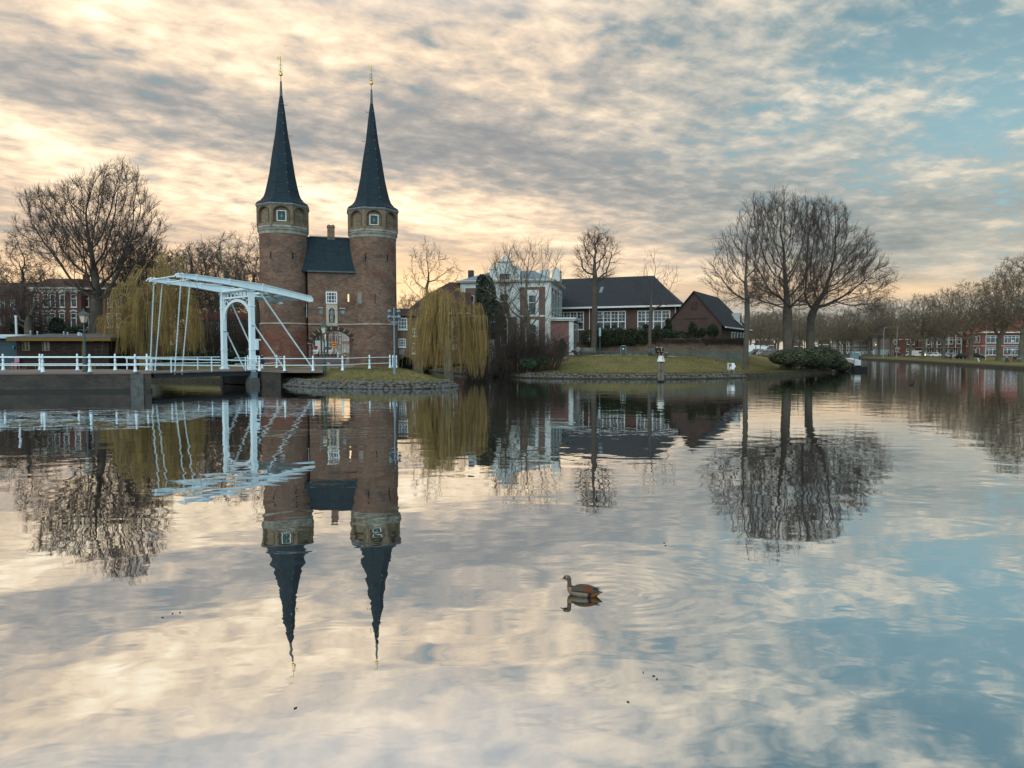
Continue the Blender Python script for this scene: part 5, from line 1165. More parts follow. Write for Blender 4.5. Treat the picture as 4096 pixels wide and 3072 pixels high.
x0_, _ = F.hit(q4(197, 540)); MB().box(x0_, xb+.5, -.55, 5.3, zt-.05, ztop).build('fascia', YEL, hb)
rfo = MB().hexa([(x0_-.03, -.58, ztop+.004), (xb+.5, -.58, ztop+.004), (xb+.5, 5.35, ztop+.004), (x0_, 5.35, ztop+.004), (x0_+.03, -.55, ztop+.06), (xb+.4, -.55, ztop+.06), (xb-.2, 2.4, ztop+.42), (x0_+1.6, 2.4, ztop+.42)]).build('roof', FELT, hb)
for o in ops:
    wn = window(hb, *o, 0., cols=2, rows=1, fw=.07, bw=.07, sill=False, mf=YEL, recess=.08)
for x_, hh_ in ((565, .38), (692, .32), (1180, .3), (1248, .25)):
    a = F.hit(q4(x_, 470), 1.2); MB().lathe([(.10, 0), (.10, .05), (.045, .07), (.045, hh_), (.09, hh_), (.06, hh_+.08)], c=(a[0], 1.2, ztop+.2), n=10).build('roof_vent', mat('zinc', (.35, .38, .40), .45, metal=.3), rfo)
a = F.hit(q4(1465, 470), .8); MB().lathe([(.16, 0), (.15, .34), (.18, .36), (.17, .40)], c=(a[0], .8, ztop+.1), n=12).box(a[0]+.14, a[0]+.26, .75, .85, ztop+.1, ztop+.4).build('roof_vent', mat('zinc', (.35, .38, .40), .45), rfo)
a = F.hit(q4(1510, 580)); MB().box(a[0], a[0]+.1, -.04, -.004, .6, zt).box(a[0]+.1, a[0]+1.0, -.035, -.004, zt-.12, zt-.02).build('door_frame', YEL, hb)
a = F.hit(q4(1015, 1060)); MB().box(a[0], a[0]+.8, -.03, -.004, .6, 1.15).build('plum_hatch', mat('plum_paint', (.10, .04, .075), .6), hb)
a = F.hit(q4(320, 1000)); MB().box(a[0]-1.1, a[0]+.1, -1.6, -.3, .85, .97).tube([(a[0], -1.5, -.2), (a[0], -1.5, 1.35)], .05, 6).build('landing', mat('grey_wood', (.26, .26, .25), .8), hb)
F = Frame((*P_(0, 60.5), -.3), 0)
hb = thing('houseboat', 'blue grey clapboard houseboat with pale roof and steel stove pipe at the left edge', 'houseboat', F.o)
xb, zt = F.hit(q4(292, 522)); _, ztop = F.hit(q4(100, 466))
CLB = brick('blue_boards', (.055, .085, .10), (.048, .075, .09), (.025, .04, .05), bw=4, bh=.16, stain=(.03, .045, .05), stain_amt=.4, ms=.012)
MB().box(xb-9, xb, .3, 5, .5, zt).build('wall', CLB, hb)
MB().box(xb-9.2, xb+.3, 0, 5.2, -.3, .5).build('hull', mat('hull_grey', (.10, .10, .10), .8, var=.2), hb)
MB().box(xb-9.3, xb+.05, -.2, 5.2, zt, zt+.18).hexa([(xb-9.3, -.2, zt+.18), (xb+.05, -.2, zt+.18), (xb+.05, 5.2, zt+.18), (xb-9.3, 5.2, zt+.18), (xb-9, 1, ztop+.1), (xb-.2, 1, ztop+.1), (xb-.2, 4, ztop+.1), (xb-9, 4, ztop+.1)]).build('roof', mat('pale_roof', (.40, .46, .48), .7, var=.1), hb)
a = F.hit(q4(298, 200), 1.); MB().lathe([(.22, 0), (.12, .06), (.105, .1), (.105, 1.75), (.14, 1.76), (.14, 1.86), (.10, 1.9)], c=(a[0], 1., ztop-.1), n=12).build('stove_pipe', mat('steel_pipe', (.42, .44, .46), .3, metal=.8), hb)
a = F.hit(q4(222, 690)); MB().ball((a[0], .2, a[1]), .15, 8, 6, sc=(.6, .6, 1.2)).build('blue_ornament', mat('cyan', (.02, .22, .28), .5), hb)
a = F.hit(q4(280, 830), -1.); ch_ = thing('garden_chair', 'pink garden chair on the deck between the two houseboats', 'chair', (F.o[0]+a[0], F.o[1]-1, 1.2))
cb = MB().box(-.2, .2, -.2, .2, .42, .46); cb.build('seat', mat('pink', (.42, .17, .24), .6), ch_); MB().box(-.2, .2, .17, .2, .46, .9).build('backrest', mat('pink', (.42, .17, .24), .6), ch_)
for sx_ in (-1, 1):
    for sy_ in (-1, 1): MB().box(sx_*.17-.02, sx_*.17+.02, sy_*.17-.02, sy_*.17+.02, -.2, .42).build('leg', mat('pink', (.42, .17, .24), .6), ch_)
# pale house seen through the drawbridge portal, distant spire
F = Frame((*P_(900, 92), 1.2), R(4))
ph = thing('pale_house', 'pale rendered house with red roof edge seen through the drawbridge', 'house', F.o, F.rz)
xa, zc = F.hit(z2(740, 775)); xb, _ = F.hit(z2(1340, 775))
ops = px_ops(F, z2, [(830, 800, 880, 930), (930, 800, 965, 930), (1010, 800, 1060, 930), (1180, 790, 1240, 900), (830, 1000, 900, 1130), (1160, 980, 1230, 1120)])
w_ = MB(); wall_open(w_, xa, xb, -.3, zc, 0, .3, ops); w_.box(xa, xb, 5, 5.3, -.3, zc).box(xb-.3, xb, .28, 5.02, -.3, zc); w_.build('wall', mat('pale_render', (.15, .17, .16), .85, var=.2, vscale=.8), ph)
for o in ops: window(ph, *o, 0., cols=2, rows=1, fw=.07)
MB().hexa([(xa-.3, -.4, zc), (xb+.3, -.4, zc), (xb+.3, 5.6, zc), (xa-.3, 5.6, zc), (xa, .8, zc+1.0), (xb, .8, zc+1.0), (xb, 4.6, zc+1.0), (xa, 4.6, zc+1.0)]).build('roof', mat('red_roof_edge', (.24, .055, .045), .8, var=.2), ph)
a = at(775, 1402, 320); k = 320/FP
csp = thing('church_spire', 'thin far church spire among the branches above the drawbridge beam', 'church spire', (a[0], a[1], 0))
MB().box(-.9, .9, -.9, .9, 0, at(775, 1095, 320)[2]).build('tower', REDB, csp); MB().lathe([(.95, at(775, 1095, 320)[2]), (.5, at(775, 1060, 320)[2]), (.12, at(775, 1022, 320)[2])], n=8).build('spire', SLATE, csp)
# ---------------------------------------------------------------- right of the gate: water house, hipped house
F = Frame((*P_(1610, 71.5), 0), R(6))
wh = thing('water_house', 'narrow brick house with white lattice windows over a dark water arch beside the right tower', 'house', F.o, F.rz)
xa, zt = F.hit(q8(255, 262)); xb = F.hit(q8(900, 262))[0]
(wx0, wz1), (wx1, wz0) = F.hit(q8(304, 305)), F.hit(q8(528, 582)); o1 = (wx0, wx1, wz0, wz1)
(a0, a1_), (b0, b1_) = F.hit(q8(316, 796)), F.hit(q8(494, 1000)); o2 = (a0, b0, b1_, a1_)
o3 = px_ops(F, q8, [(640, 560, 760, 740), (640, 900, 780, 1150)])
_, zar = F.hit(q8(400, 1232)); ax0, _ = F.hit(q8(312, 1300)); ax1, _ = F.hit(q8(680, 1300)); zs_ = zar-.75
w_ = MB(); arch_slab(w_, xa, xb, -.8, zar+.25, 0, .5, (ax0+ax1)/2, (ax1-ax0)/2, -.8, zs_, zar-zs_, n=14); wall_open(w_, xa, xb, zar+.25, zt, 0, .5, [o1, o2]+o3); w_.build('wall', brick('ochre_brick', (.15, .105, .066), (.11, .076, .05), (.17, .14, .11), bw=.26, bh=.09, stain=(.05, .045, .035), stain_amt=.5, pale=(.17, .125, .075)), wh)
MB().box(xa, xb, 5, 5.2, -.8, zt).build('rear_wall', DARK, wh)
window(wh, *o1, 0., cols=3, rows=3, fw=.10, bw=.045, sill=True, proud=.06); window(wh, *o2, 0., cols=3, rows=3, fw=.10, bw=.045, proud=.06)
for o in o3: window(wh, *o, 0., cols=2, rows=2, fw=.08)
MB().box(xa+.3, F.hit(q8(470, 1100))[0], -.05, -.003, zar+.2, F.hit(q8(400, 1045))[1]).build('stone_course', STONEG, wh)
zr_ = zt+.9; rfo = MB().hexa([(xa-.1, -.35, zt), (xb, -.35, zt), (xb, 5.2, zt), (xa-.1, 5.2, zt), (xa-.1, 2, zr_), (xb, 2, zr_), (xb, 2.6, zr_), (xa-.1, 2.6, zr_)]).build('roof', TILEB, wh)
c0 = F.hit(q8(330, 150), 2)[0]; c1 = F.hit(q8(412, 150), 2)[0]; ch = MB().box(c0, c1, 1.9, 2.6, zr_-.3, F.hit(q8(370, 130), 2)[1])
for k in (0, 1):
    cc = c0+(c1-c0)*(.27+.46*k); zz = F.hit(q8(370, 130), 2)[1]; ch.tube([(cc-.17*math.cos(t_), 2.2, zz+.2*math.sin(t_)) for t_ in np.linspace(0, math.pi, 7)], .055, 5)
ch.build('chimney', REDB, rfo)
F = Frame((*P_(1740, 88), 1.6), R(2))
hh = thing('hipped_house', 'old brick house with a dark hipped roof behind the right willow', 'house', F.o, F.rz)
xa, zc = F.hit(z5(215, 835)); xb = F.hit(z5(900, 835))[0]; xr0, zr = F.hit(z5(690, 495), 3.5); xr1 = F.hit(z5(860, 495), 3.5)[0]; xm, zm = F.hit(z5(420, 640), 1.5)
ops = px_ops(F, z5, [(480, 880, 520, 1020), (600, 880, 650, 1020), (720, 880, 770, 1020), (320, 880, 370, 1020), (480, 1090, 520, 1230), (600, 1090, 650, 1230), (720, 1090, 770, 1230)])
w_ = MB(); wall_open(w_, xa, xb, -.5, zc, 0, .3, ops); w_.box(xa, xb, 7, 7.3, -.5, zc).box(xa, xa+.3, .3, 7, -.5, zc); w_.build('wall', REDB, hh)
for o in ops: window(hh, *o, 0., cols=2, rows=3, fw=.09)
MB().hexa([(xa-.3, -.4, zc), (xb+.3, -.4, zc), (xb+.3, 7.6, zc), (xa-.3, 7.6, zc), (xm, 1.5, zm), (xb+.3, 1.5, zm), (xb+.3, 5.8, zm), (xm, 5.8, zm)]).hexa([(xm, 1.5, zm), (xb+.3, 1.5, zm), (xb+.3, 5.8, zm), (xm, 5.8, zm), (xr0, 3.4, zr), (xr1, 3.4, zr), (xr1, 3.9, zr), (xr0, 3.9, zr)]).build('roof', TILEB, hh)
MB().box(xa-.35, xb+.3, -.5, -.4, zc-.12, zc+.03).build('gutter', CREAM, hh)
# ---------------------------------------------------------------- villa
VB = brick('villa_brick', (.165, .092, .078), (.13, .075, .068), (.17, .14, .125), bw=.24, bh=.08, stain=(.07, .05, .05), stain_amt=.35, ms=.010)
VW = mat('villa_white', (.50, .54, .52), .7, var=.10, vscale=1.2)
ZINC = mat('zinc_roof', (.115, .175, .225), .5, var=.12, vscale=1.2, spec=.5)
F = Frame((*P_(2201, 88), 2.1), R(-10.8))
vi = thing('villa', 'white and brick villa with blue zinc roof and ornate curved dormer gable', 'villa', F.o, F.rz)
h12 = lambda x, y, yy=0.: F.hit(q12(x, y), yy); h5 = lambda x, y, yy=0.: F.hit(z5(x, y), yy)
xL = h5(812, 600)[0]; zcb, zct, zfr = h12(600, 228)[1], h12(600, 205)[1], h12(600, 335)[1]; D_ = 12.
ow = px_ops(F, q12, [(552, 485, 710, 885), (552, 1060, 710, 1480)]); cb0, cb1 = h5(1130, 700)[0], h5(1440, 700)[0]
ol = px_ops(F, z5, [(1010, 640, 1060, 860), (900, 640, 960, 860), (1240, 900, 1330, 1190), (1010, 940, 1060, 1180)])
om = px_ops(F, z5, [(1240, 620, 1340, 850)])
w_ = MB(); wall_open(w_, xL, 0, -.6, zct, 0, .4, ow+ol+om); w_.box(xL, 0, D_-.4, D_, -.6, zct).box(xL, xL+.4, .4, D_-.4, -.6, zct); 
so = [(F.hitx(q12(1005, 600))[0], 0)]; yw = [(1.2, 2.6), (4.2, 5.6), (7.4, 8.8), (10., 11.2)]
for a, b_, c, e_ in [(y0, y1, .4, 3.4) for y0, y1 in yw]: pass
w_.box(-.4, -.001, .4, D_-.4, -.6, zct); w_.build('wall', VB, vi)
tr = MB()   # white frieze, pilasters, string course, central bay
ox_ = h12(885, 600)[0]; tr.box(ox_, .06, -.06, -.002, -.6, zfr); tr.box(xL-.06, h5(862, 600)[0], -.06, -.002, -.6, zfr)
tr.box(xL-.06, .06, -.08, -.002, zfr, zcb); tr.box(cb1-.1, h12(390, 600)[0], -.07, -.002, -.6, zfr); tr.box(cb0, cb0+.8, -.07, -.002, -.6, zfr)
zs1 = h12(400, 905)[1]; a0_, b0_, c0_, d0_ = om[0]; e0_ = h12(390, 600)[0]
tr.box(cb0+.8, a0_, -.068, -.002, zs1, zfr).box(b0_, cb1-.1, -.068, -.002, zs1, zfr).box(a0_, b0_, -.068, -.002, d0_, zfr); tr.box(xL, .04, -.05, -.003, zs1-.06, zs1+.14)
tr.box(.002, .06, .0, D_, zfr, zcb)
for y0 in (0, 2.9, 6.2, 9.2, 11.4): tr.box(.002, .08, y0, y0+.75, -.6, zfr)
tr.box(.002, .05, 0, D_, zs1-.06, zs1+.14); tr.build('white_trim', VW, vi)
co = MB().box(xL-.5, .5, -.5, D_+.4, zcb, zct).box(xL-.6, .62, -.62, D_+.5, zct, zct+.12); co.build('cornice', CREAM, vi)
for y0, y1 in yw:
    for z0_, z1_ in ((.4, 3.3), (zs1+.5, zfr-.5)):
        MB().box(.09, .12, y0, y1, z0_, z1_).box(.09, .14, y0+.62, y0+.70, z0_, z1_).build('side_window', VW, vi); MB().box(.121, .13, y0+.15, y1-.15, z0_+.15, z1_-.15).build('side_pane', glass(), vi)
for o in ow+ol+om:
    wn = window(vi, *o, 0., cols=1, rows=1, fw=.10, cross=(.62,), recess=.2, mf=VW)
for o in ow:
    mb = MB(); a_ = .34; arch_slab(mb, o[0]-a_, o[1]+a_, o[2]-.05, o[3]+.62, -.10, .12, (o[0]+o[1])/2, (o[1]-o[0])/2, o[2]-.05, o[3]-.35, .38, n=8); mb.build('window_surround', VW, vi)
zr = h12(600, 20, 4.)[1]
rr = MB().hexa([(xL-.3, -.3, zct+.12), (.3, -.3, zct+.12), (.3, D_+.2, zct+.12), (xL-.3, D_+.2, zct+.12), (xL+3.4, 3.6, zr), (-2.7, 3.6, zr), (-2.7, D_-3.5, zr), (xL+3.4, D_-3.5, zr)]); rfo = rr.build('roof', ZINC, vi)
ribs = MB()
for x_ in np.arange(xL+3.2, -2.4, .62): ribs.bar((x_, -.26, zct+.14), (x_, 3.6, zr+.02), .05, .05)
ribs.build('roof_seams', ZINC, rfo)
MB().box(-2.4, -1.2, 7, 8, zr-.6, zr+.5).build('chimney', VW, rfo)
a = h5(918, 385, 3.)[0]; MB().box(a-.35, a+.35, 3, 3.6, zct+.5, h5(918, 362, 3.)[1]).build('chimney', mat('black_zinc', (.03, .035, .04), .5), rfo)
# curved dormer gable
gp_ = [(1130, 480), (1130, 400), (1132, 350), (1150, 318), (1180, 335), (1200, 345), (1210, 320), (1212, 285), (1232, 262), (1255, 256), (1268, 225), (1282, 212), (1294, 198), (1308, 212), (1322, 225), (1335, 256), (1358, 262), (1380, 285), (1382, 320), (1396, 345), (1418, 335), (1440, 312), (1462, 350), (1465, 400), (1465, 480)]
gpts = [h5(*q, -.25) for q in gp_][::-1]
dg = MB().extr(gpts[::-1][::-1], -.25, .15); dgo = dg.build('dormer_gable', VW, vi)
dgo.data.flip_normals() if False else None
for x0, x1 in ((1242, 1290), (1302, 1350)):
    a = h5(x0, 528, -.25); b_ = h5(x1, 400, -.25); MB().box(a[0], b_[0], -.30, -.26, a[1], b_[1]).build('dormer_shutter', mat('grey_brown_shutter', (.075, .07, .062), .8), vi)
a = h5(1215, 250, -.25); b_ = h5(1375, 262, -.25); MB().box(a[0]-.15, b_[0]+.15, -.40, .2, b_[1]-.06, b_[1]+.06).box(h5(1130, 340, -.25)[0]-.1, h5(1205, 340, -.25)[0], -.36, .15, h5(1130, 350, -.25)[1]-.05, h5(1130, 350, -.25)[1]+.05).box(h5(1395, 340, -.25)[0], h5(1466, 340, -.25)[0]+.1, -.36, .15, h5(1130, 350, -.25)[1]-.05, h5(1130, 350, -.25)[1]+.05).build('gable_moulding', CREAM, vi)
for x_ in (1152, 1440):
    a = h5(x_, 335, -.25); MB().lathe([(.12, 0), (.24, .15), (.2, .38), (.08, .5), (.10, .6), (.02, .72)], c=(a[0], -.05, a[1]-.2), n=10).build('gable_urn', VW, vi, smooth=True)
dr_ = MB().extr([(h5(1215, 480)[0], zct), (h5(1380, 480)[0], zct), (h5(1380, 300)[0], h5(1380, 300)[1]), (h5(1295, 240)[0], h5(1295, 240)[1]), (h5(1215, 300)[0], h5(1215, 300)[1])], .16, 4.5); dr_.build('dormer_roof', ZINC, vi)
a = h5(1868, 420, 2.)[0]; sg_ = MB().extr([(a-.5, zct), (a+.5, zct), (a+.5, zct+1.3), (a+.62, zct+1.35), (a, zct+1.9), (a-.62, zct+1.35), (a-.5, zct+1.3)], 1.6, 3.6); sg_.build('side_dormer', VW, vi)
# annex with patterned brick
F = Frame((*P_(2291, 84), 2.1), R(-12)); an = thing('annex', 'low flat-roofed brick annex with white cornice and pilasters right of the villa', 'annex', F.o, F.rz)
xa = F.hit(z6(132, 1200))[0]; zt = F.hit(z6(250, 1072))[1]; zc = F.hit(z6(250, 1106))[1]; xp = F.hit(z6(322, 1200))[0]
MB().box(xa, -.02, 0, 5.5, -.5, zc).build('wall', brick('patterned_brick', (.24, .125, .075), (.15, .075, .085), (.15, .10, .10), bw=.30, bh=.22, stain=(.12, .07, .09), stain_amt=.4, ms=.02), an)
MB().box(xp, .05, -.06, -.003, -.5, zc).box(.0, .06, 0, .5, -.5, zc).box(0, .06, 4.9, 5.5, -.5, zc).build('pilaster', VW, an)
MB().box(xa-.1, .3, -.3, 5.7, zc, zc+.18).box(xa-.1, .42, -.42, 5.8, zc+.18, zt).build('cornice', VW, an)
for k in range(3): window_ = MB().box(.0, .05, .7+1.4*k, 1.9+1.4*k, .6, zc-.25).build('side_window', VW, an); MB().box(.051, .06, .82+1.4*k, 1.78+1.4*k, .75, zc-.4).build('side_pane', glass(), an)
# ---------------------------------------------------------------- school
PA, PB = np.array(P_(2242, 101)), np.array(P_(2726, 95)); ang = math.atan2(PB[1]-PA[1], PB[0]-PA[0])
F = Frame((*PA, 3.4), ang); sc_ = thing('school', 'long low brick school with big dark tiled hipped roof and wide white windows', 'school', F.o, F.rz)
SB = brick('school_brick', (.115, .068, .056), (.088, .052, .046), (.10, .075, .068), bw=.24, bh=.08, stain=(.05, .035, .035), stain_amt=.4, ms=.010)
h6 = lambda x, y, yy=0.: F.hit(z6(x, y), yy)
xa = h6(120, 1000)[0]; xb = h6(1420, 1000)[0]; zc = h6(800, 975)[1]
ops = px_ops(F, z6, [(200, 1018, 472, 1195), (600, 1010, 900, 1193), (1022, 1004, 1352, 1190)])
w_ = MB(); wall_open(w_, xa, xb, -1.2, zc, 0, .35, ops); w_.box(xa, xb, 11.6, 12, -1.2, zc).box(xb-.35, xb, .35, 11.6, -1.2, zc); w_.build('wall', SB, sc_)
for o in ops:
    x0, x1, z0, z1_ = o; n4 = 4; fr = MB(); f_ = .09; zm = z0+(z1_-z0)*.42
    fr.box(x0, x1, -.05, .12, z1_-f_, z1_).box(x0, x1, -.05, .12, z0, z0+f_).box(x0, x1, -.05, .12, zm-.07, zm+.07)
    for k in range(n4+1):
        xx = x0+(x1-x0)*k/n4; xx = min(max(xx, x0+f_/2), x1-f_/2); fr.box(xx-f_/2-.02, xx+f_/2+.02, -.055, .12, z0, z1_)
    for k in range(n4):
        xm = x0+(x1-x0)*(k+.5)/n4; fr.box(xm-.022, xm+.022, -.03, .1, zm, z1_)
        for q in (1/3, 2/3): fr.box(x0+(x1-x0)*k/n4, x0+(x1-x0)*(k+1)/n4, -.028, .1, zm+(z1_-zm)*q-.022, zm+(z1_-zm)*q+.022)
    wo = fr.build('window', WHITE, sc_); MB().box(x0+.05, x1-.05, .06, .08, z0+.05, z1_-.05).build('pane', glass(), wo); MB().box(x0-.1, x1+.1, -.14, .0, z0-.10, z0-.004).build('sill', WHITE, wo)
MB().box(xa-.5, xb+.75, -.85, -.75, zc-.02, zc+.22).box(xa-.5, xb+.75, -.75, 0, zc+.0, zc+.04).box(xb+.65, xb+.75, -.85, 12, zc-.02, zc+.22).build('gutter', WHITE, sc_)
(xr0, zr) = h6(400, 685, 5.9); xr1 = h6(1185, 658, 5.9)[0]; zr = (h6(700, 672, 5.9)[1]); xe = xb+.8
rfo = MB().hexa([(xa-.5, -.85, zc+.21), (xe, -.85, zc+.21), (xe, 12.7, zc+.21), (xa-.5, 12.7, zc+.21), (xa-.5, 5.6, zr), (xr1, 5.6, zr), (xr1, 6.2, zr), (xa-.5, 6.2, zr)]).build('roof', TILE, sc_)
MB().tube([(xa, 5.9, zr+.02), (xr1, 5.9, zr+.02), (xe-.1, -.7, zc+.32)], .13, 6).build('ridge_tiles', mat('ridge_dark', (.05, .05, .055), .8), rfo)
a = h6(628, 788, 2.2); b_ = h6(685, 733, 3.4); zz0, zz1 = [zc+.21+(zr-zc-.21)*(y_+.85)/6.45 for y_ in (2.2, 3.4)]
MB().hexa([(a[0], 2.2, zz0), (b_[0]-.1, 2.2, zz0), (b_[0]-.1, 3.4, zz1), (a[0], 3.4, zz1), (a[0], 2.2, zz0+.1), (b_[0]-.1, 2.2, zz0+.1), (b_[0]-.1, 3.4, zz1+.1), (a[0], 3.4, zz1+.1)]).build('skylight', mat('skylight_grey', (.12, .16, .18), .3), rfo)
for x_ in (530, 1407):
    a = h6(x_, 1100, -.12)[0]; MB().tube([(a, -.12, -1), (a, -.12, zc)], .06, 6).build('downpipe', WHITE, sc_)
# gabled house
F = Frame((*P_(2884, 88), 2.6), R(-30)); gh = thing('gabled_house', 'dark brick house with a steep gable end and side wing right of the school', 'house', F.o, F.rz)
GB = brick('gable_brick', (.092, .060, .048), (.068, .046, .040), (.085, .062, .056), bw=.24, bh=.08, stain=(.045, .032, .032), stain_amt=.5, ms=.010)
xap, zap = F.hit(z7(226, 494)); zev = F.hit(z7(535, 872))[1]; xl = 2*xap; L_ = 16.5
w_ = MB(); w_.extr([(xl, -1), (0, -1), (0, zev), (xap, zap-.08), (xl, zev)], 0, .35); w_.box(-.35, 0, .35, L_, -1, zev); w_.box(xl, xl+.35, .35, L_, -1, zev); w_.box(xl, 0, L_-.35, L_, -1, zev); w_.build('wall', GB, gh)
bl_ = MB(); a = F.hit(z7(190, 705)); b_ = F.hit(z7(268, 612)); bl_.box(a[0], b_[0], -.05, -.002, a[1], b_[1]); a = F.hit(z7(90, 812)); b_ = F.hit(z7(385, 806)); bl_.box(a[0], b_[0], -.06, -.002, a[1]-.06, a[1]+.06).build('blind_window', mat('darker_brick', (.05, .034, .032), .9, var=.2), gh)
rf = MB(); ov = .3
for s_ in (1, -1):
    xe_ = .55 if s_ > 0 else xl-.55; ze_ = zev-.55*(zap-zev)/abs(xap)
    rf.hexa([(xe_, -ov, ze_), (xap, -ov, zap), (xap, L_-3, zap), (xe_, L_+.4, ze_), (xe_, -ov, ze_+.14), (xap, -ov, zap+.14), (xap, L_-3, zap+.14), (xe_, L_+.4, ze_+.14)])
rfo = rf.build('roof', TILE, gh)
MB().bar((.58, -ov, zev-.42), (.58, L_+.4, zev-.42), .14, .16).build('gutter', WHITE, gh)
for k, y_ in enumerate((5.6, 7.4, 9.3, 11.4, 13.2)):
    MB().box(.003, .05, y_, y_+1.0, zev-2.2, zev-.85).build('window', WHITE, gh); MB().box(.051, .06, y_+.3, y_+.85, zev-2.05, zev-1.0).build('pane', glass(), gh)
yd = F.hitx(z7(740, 780), .0)[0]; MB().box(-1.3, -.2, 11.8, 13.4, zev+.3, zev+2.0).build('dormer', mat('white_dormer', (.45, .48, .47), .6), rfo); MB().box(-.19, -.17, 12.1, 13.1, zev+.6, zev+1.6).build('dormer_pane', glass(), rfo)
MB().bar((-.6, 9.6, zev+1.15), (.2, 11.7, zev+.12), .12, .05).build('roof_flashing', WHITE, rfo)
# terrace walls
CWL = mat('concrete_base', (.125, .132, .115), .9, var=.25, vscale=1.6, col2=(.045, .052, .042))
IVB = brick('ivy_brick', (.17, .115, .080), (.11, .078, .060), (.16, .135, .11), bw=.24, bh=.08, stain=(.030, .026, .022), stain_amt=.85, ms=.010, sscale=.9)
TWX = [(2292, 87.5), (2390, 87), (2590, 86), (2800, 84.5), (2982, 83)]
gw = thing('garden_wall', 'long ivy-stained brick garden wall on a pale concrete base behind the park benches', 'wall', (*P_(2650, 85), 1.6))
mb1, mb2 = MB(), MB(); go = np.array(gw.location)
for (X0, d0), (X1, d1) in zip(TWX[:-1], TWX[1:]):
    a = np.array(P_(X0, d0)); b_ = np.array(P_(X1, d1)); zt0, zt1 = [3.75 if X < 2580 else 4.2 for X in (X0, X1)]; zl0, zl1 = 2.66, 2.62
    n_ = np.array((-(b_-a)[1], (b_-a)[0])); n_ = n_/np.linalg.norm(n_)*.32
    def pr_(mb, za0, za1, zb0, zb1, e=0.):
        aa, bb = a-n_*e, b_-n_*e; c_, d_ = b_+n_, a+n_
        mb.hexa([np.array((*aa, za0))-go, np.array((*bb, za1))-go, np.array((*c_, za1))-go, np.array((*d_, za0))-go, np.array((*aa, zb0))-go, np.array((*bb, zb1))-go, np.array((*c_, zb1))-go, np.array((*d_, zb0))-go])
    pr_(mb1, zl0-.1, zl1-.1, zt0, zt1); pr_(mb2, .8, .8, zl0, zl1, .22)
mb1.build('brick_wall', IVB, gw); mb2.build('concrete_base', CWL, gw)
pts = []
rng = np.random.default_rng(3)
for (X0, d0), (X1, d1), nn_ in zip(TWX[2:-1], TWX[3:], (350, 900)):
    t_ = rng.random(nn_)**.8; X = X0+(X1-X0)*t_; dd_ = d0+(d1-d0)*t_; pts.append(np.stack([(X-2048)/FP*dd_, dd_-.12-rng.random(nn_)*.1, 4.25-np.abs(rng.normal(size=nn_))*.30], 1))
iv = np.concatenate(pts)-go; v, f = twigs(iv, np.tile((0, -.2, -.6), (len(iv), 1)), .5, .014, 2, rng, .6, (0, 0, -.3), 2, 0); mesh_obj('bare_ivy', v, f, IVY, gw)
tz = thing('terrace', 'raised planted terrace behind the garden wall', 'terrace', (*P_(2600, 95), 2.))
to = tz.location; MB().prism([(x-to[0], y-to[1]) for x, y in (P_(2292, 87.9), P_(2590, 86.4), P_(2982, 83.4), P_(2990, 112), P_(2200, 112))], -.6, 1.35).build('soil', gm, tz)
# ---------------------------------------------------------------- right bank houses
def facade(name, label, cat, X0, d0, X1, d1, zb, Yeave, zf_, wins, wall_m, roof_m, Yridge=None, depth=8, cols=1, rows=1, trim=None, hip=0., gutter=True, side=None, ridge_d=None, group=None, extra=None, parapet=False):
    d0, d1 = (d0*1.14, d1*1.14) if X0 > 3300 else (d0, d1); a, b_ = np.array(P_(X0, d0)), np.array(P_(X1, d1)); F = Frame((*a, zb), math.atan2(b_[1]-a[1], b_[0]-a[0])); t = thing(name, label, cat, F.o, F.rz, group)
    L = float(np.linalg.norm(b_-a)); zc = F.hit(((X0+X1)/2, Yeave))[1]; ops = [(*F.hit(zf_(x0, y0)), *F.hit(zf_(x1, y1))) for x0, y0, x1, y1 in wins]; ops = [(o[0], o[2], o[3], o[1]) for o in ops]
    w_ = MB(); wall_open(w_, 0, L, -.5, zc, 0, .3, ops); w_.box(0, L, depth-.3, depth, -.5, zc).box(0, .3, .3, depth-.3, -.5, zc).box(L-.3, L, .3, depth-.3, -.5, zc); w_.build('wall', wall_m, t)
    for o in ops: window(t, *o, 0., cols=max(cols, int(round((o[1]-o[0])/1.3))), rows=rows, fw=.10, bw=.09, cross=(.74,) if o[3]-o[2] > 1.2 else None, recess=.1)
    if trim:
        for z_ in trim: MB().box(-.05, L+.05, -.12, -.003, z_, z_+.16).build('string_course', CREAM, t)
    if gutter: MB().box(-.2, L+.2, -.5, -.003, zc-.12, zc+.14).build('gutter', WHITE, t)
    if Yridge:
        dr = ridge_d if ridge_d else depth/2; zr = F.hit(((X0+X1)/2, Yridge), dr)[1]
        MB().hexa([(-.3, -.5, zc+.14), (L+.3, -.5, zc+.14), (L+.3, depth+.4, zc+.14), (-.3, depth+.4, zc+.14), (hip, dr-.1, zr), (L-hip, dr-.1, zr), (L-hip, dr+.1, zr), (hip, dr+.1, zr)]).build('roof', roof_m, t)
    return t, F, L, zc
RB1 = brick('canal_brick_red', (.20, .070, .050), (.15, .055, .042), (.14, .09, .075), bw=.3, bh=.12, stain=(.08, .04, .035), stain_amt=.35, ms=.012)
RB2 = brick('canal_brick_brown', (.13, .060, .046), (.10, .05, .042), (.10, .07, .06), bw=.3, bh=.12, stain=(.06, .038, .034), stain_amt=.4, ms=.012)
RB3 = brick('canal_brick_grey', (.165, .13, .115), (.13, .105, .095), (.13, .11, .10), bw=.3, bh=.12, stain=(.08, .07, .065), stain_amt=.4, ms=.012)
w6 = [(1397, 330, 1700, 490), (1790, 330, 2108, 492), (2185, 330, 2480, 492), (1387, 588, 1700, 745), (1778, 588, 2098, 745), (2170, 588, 2470, 745)]
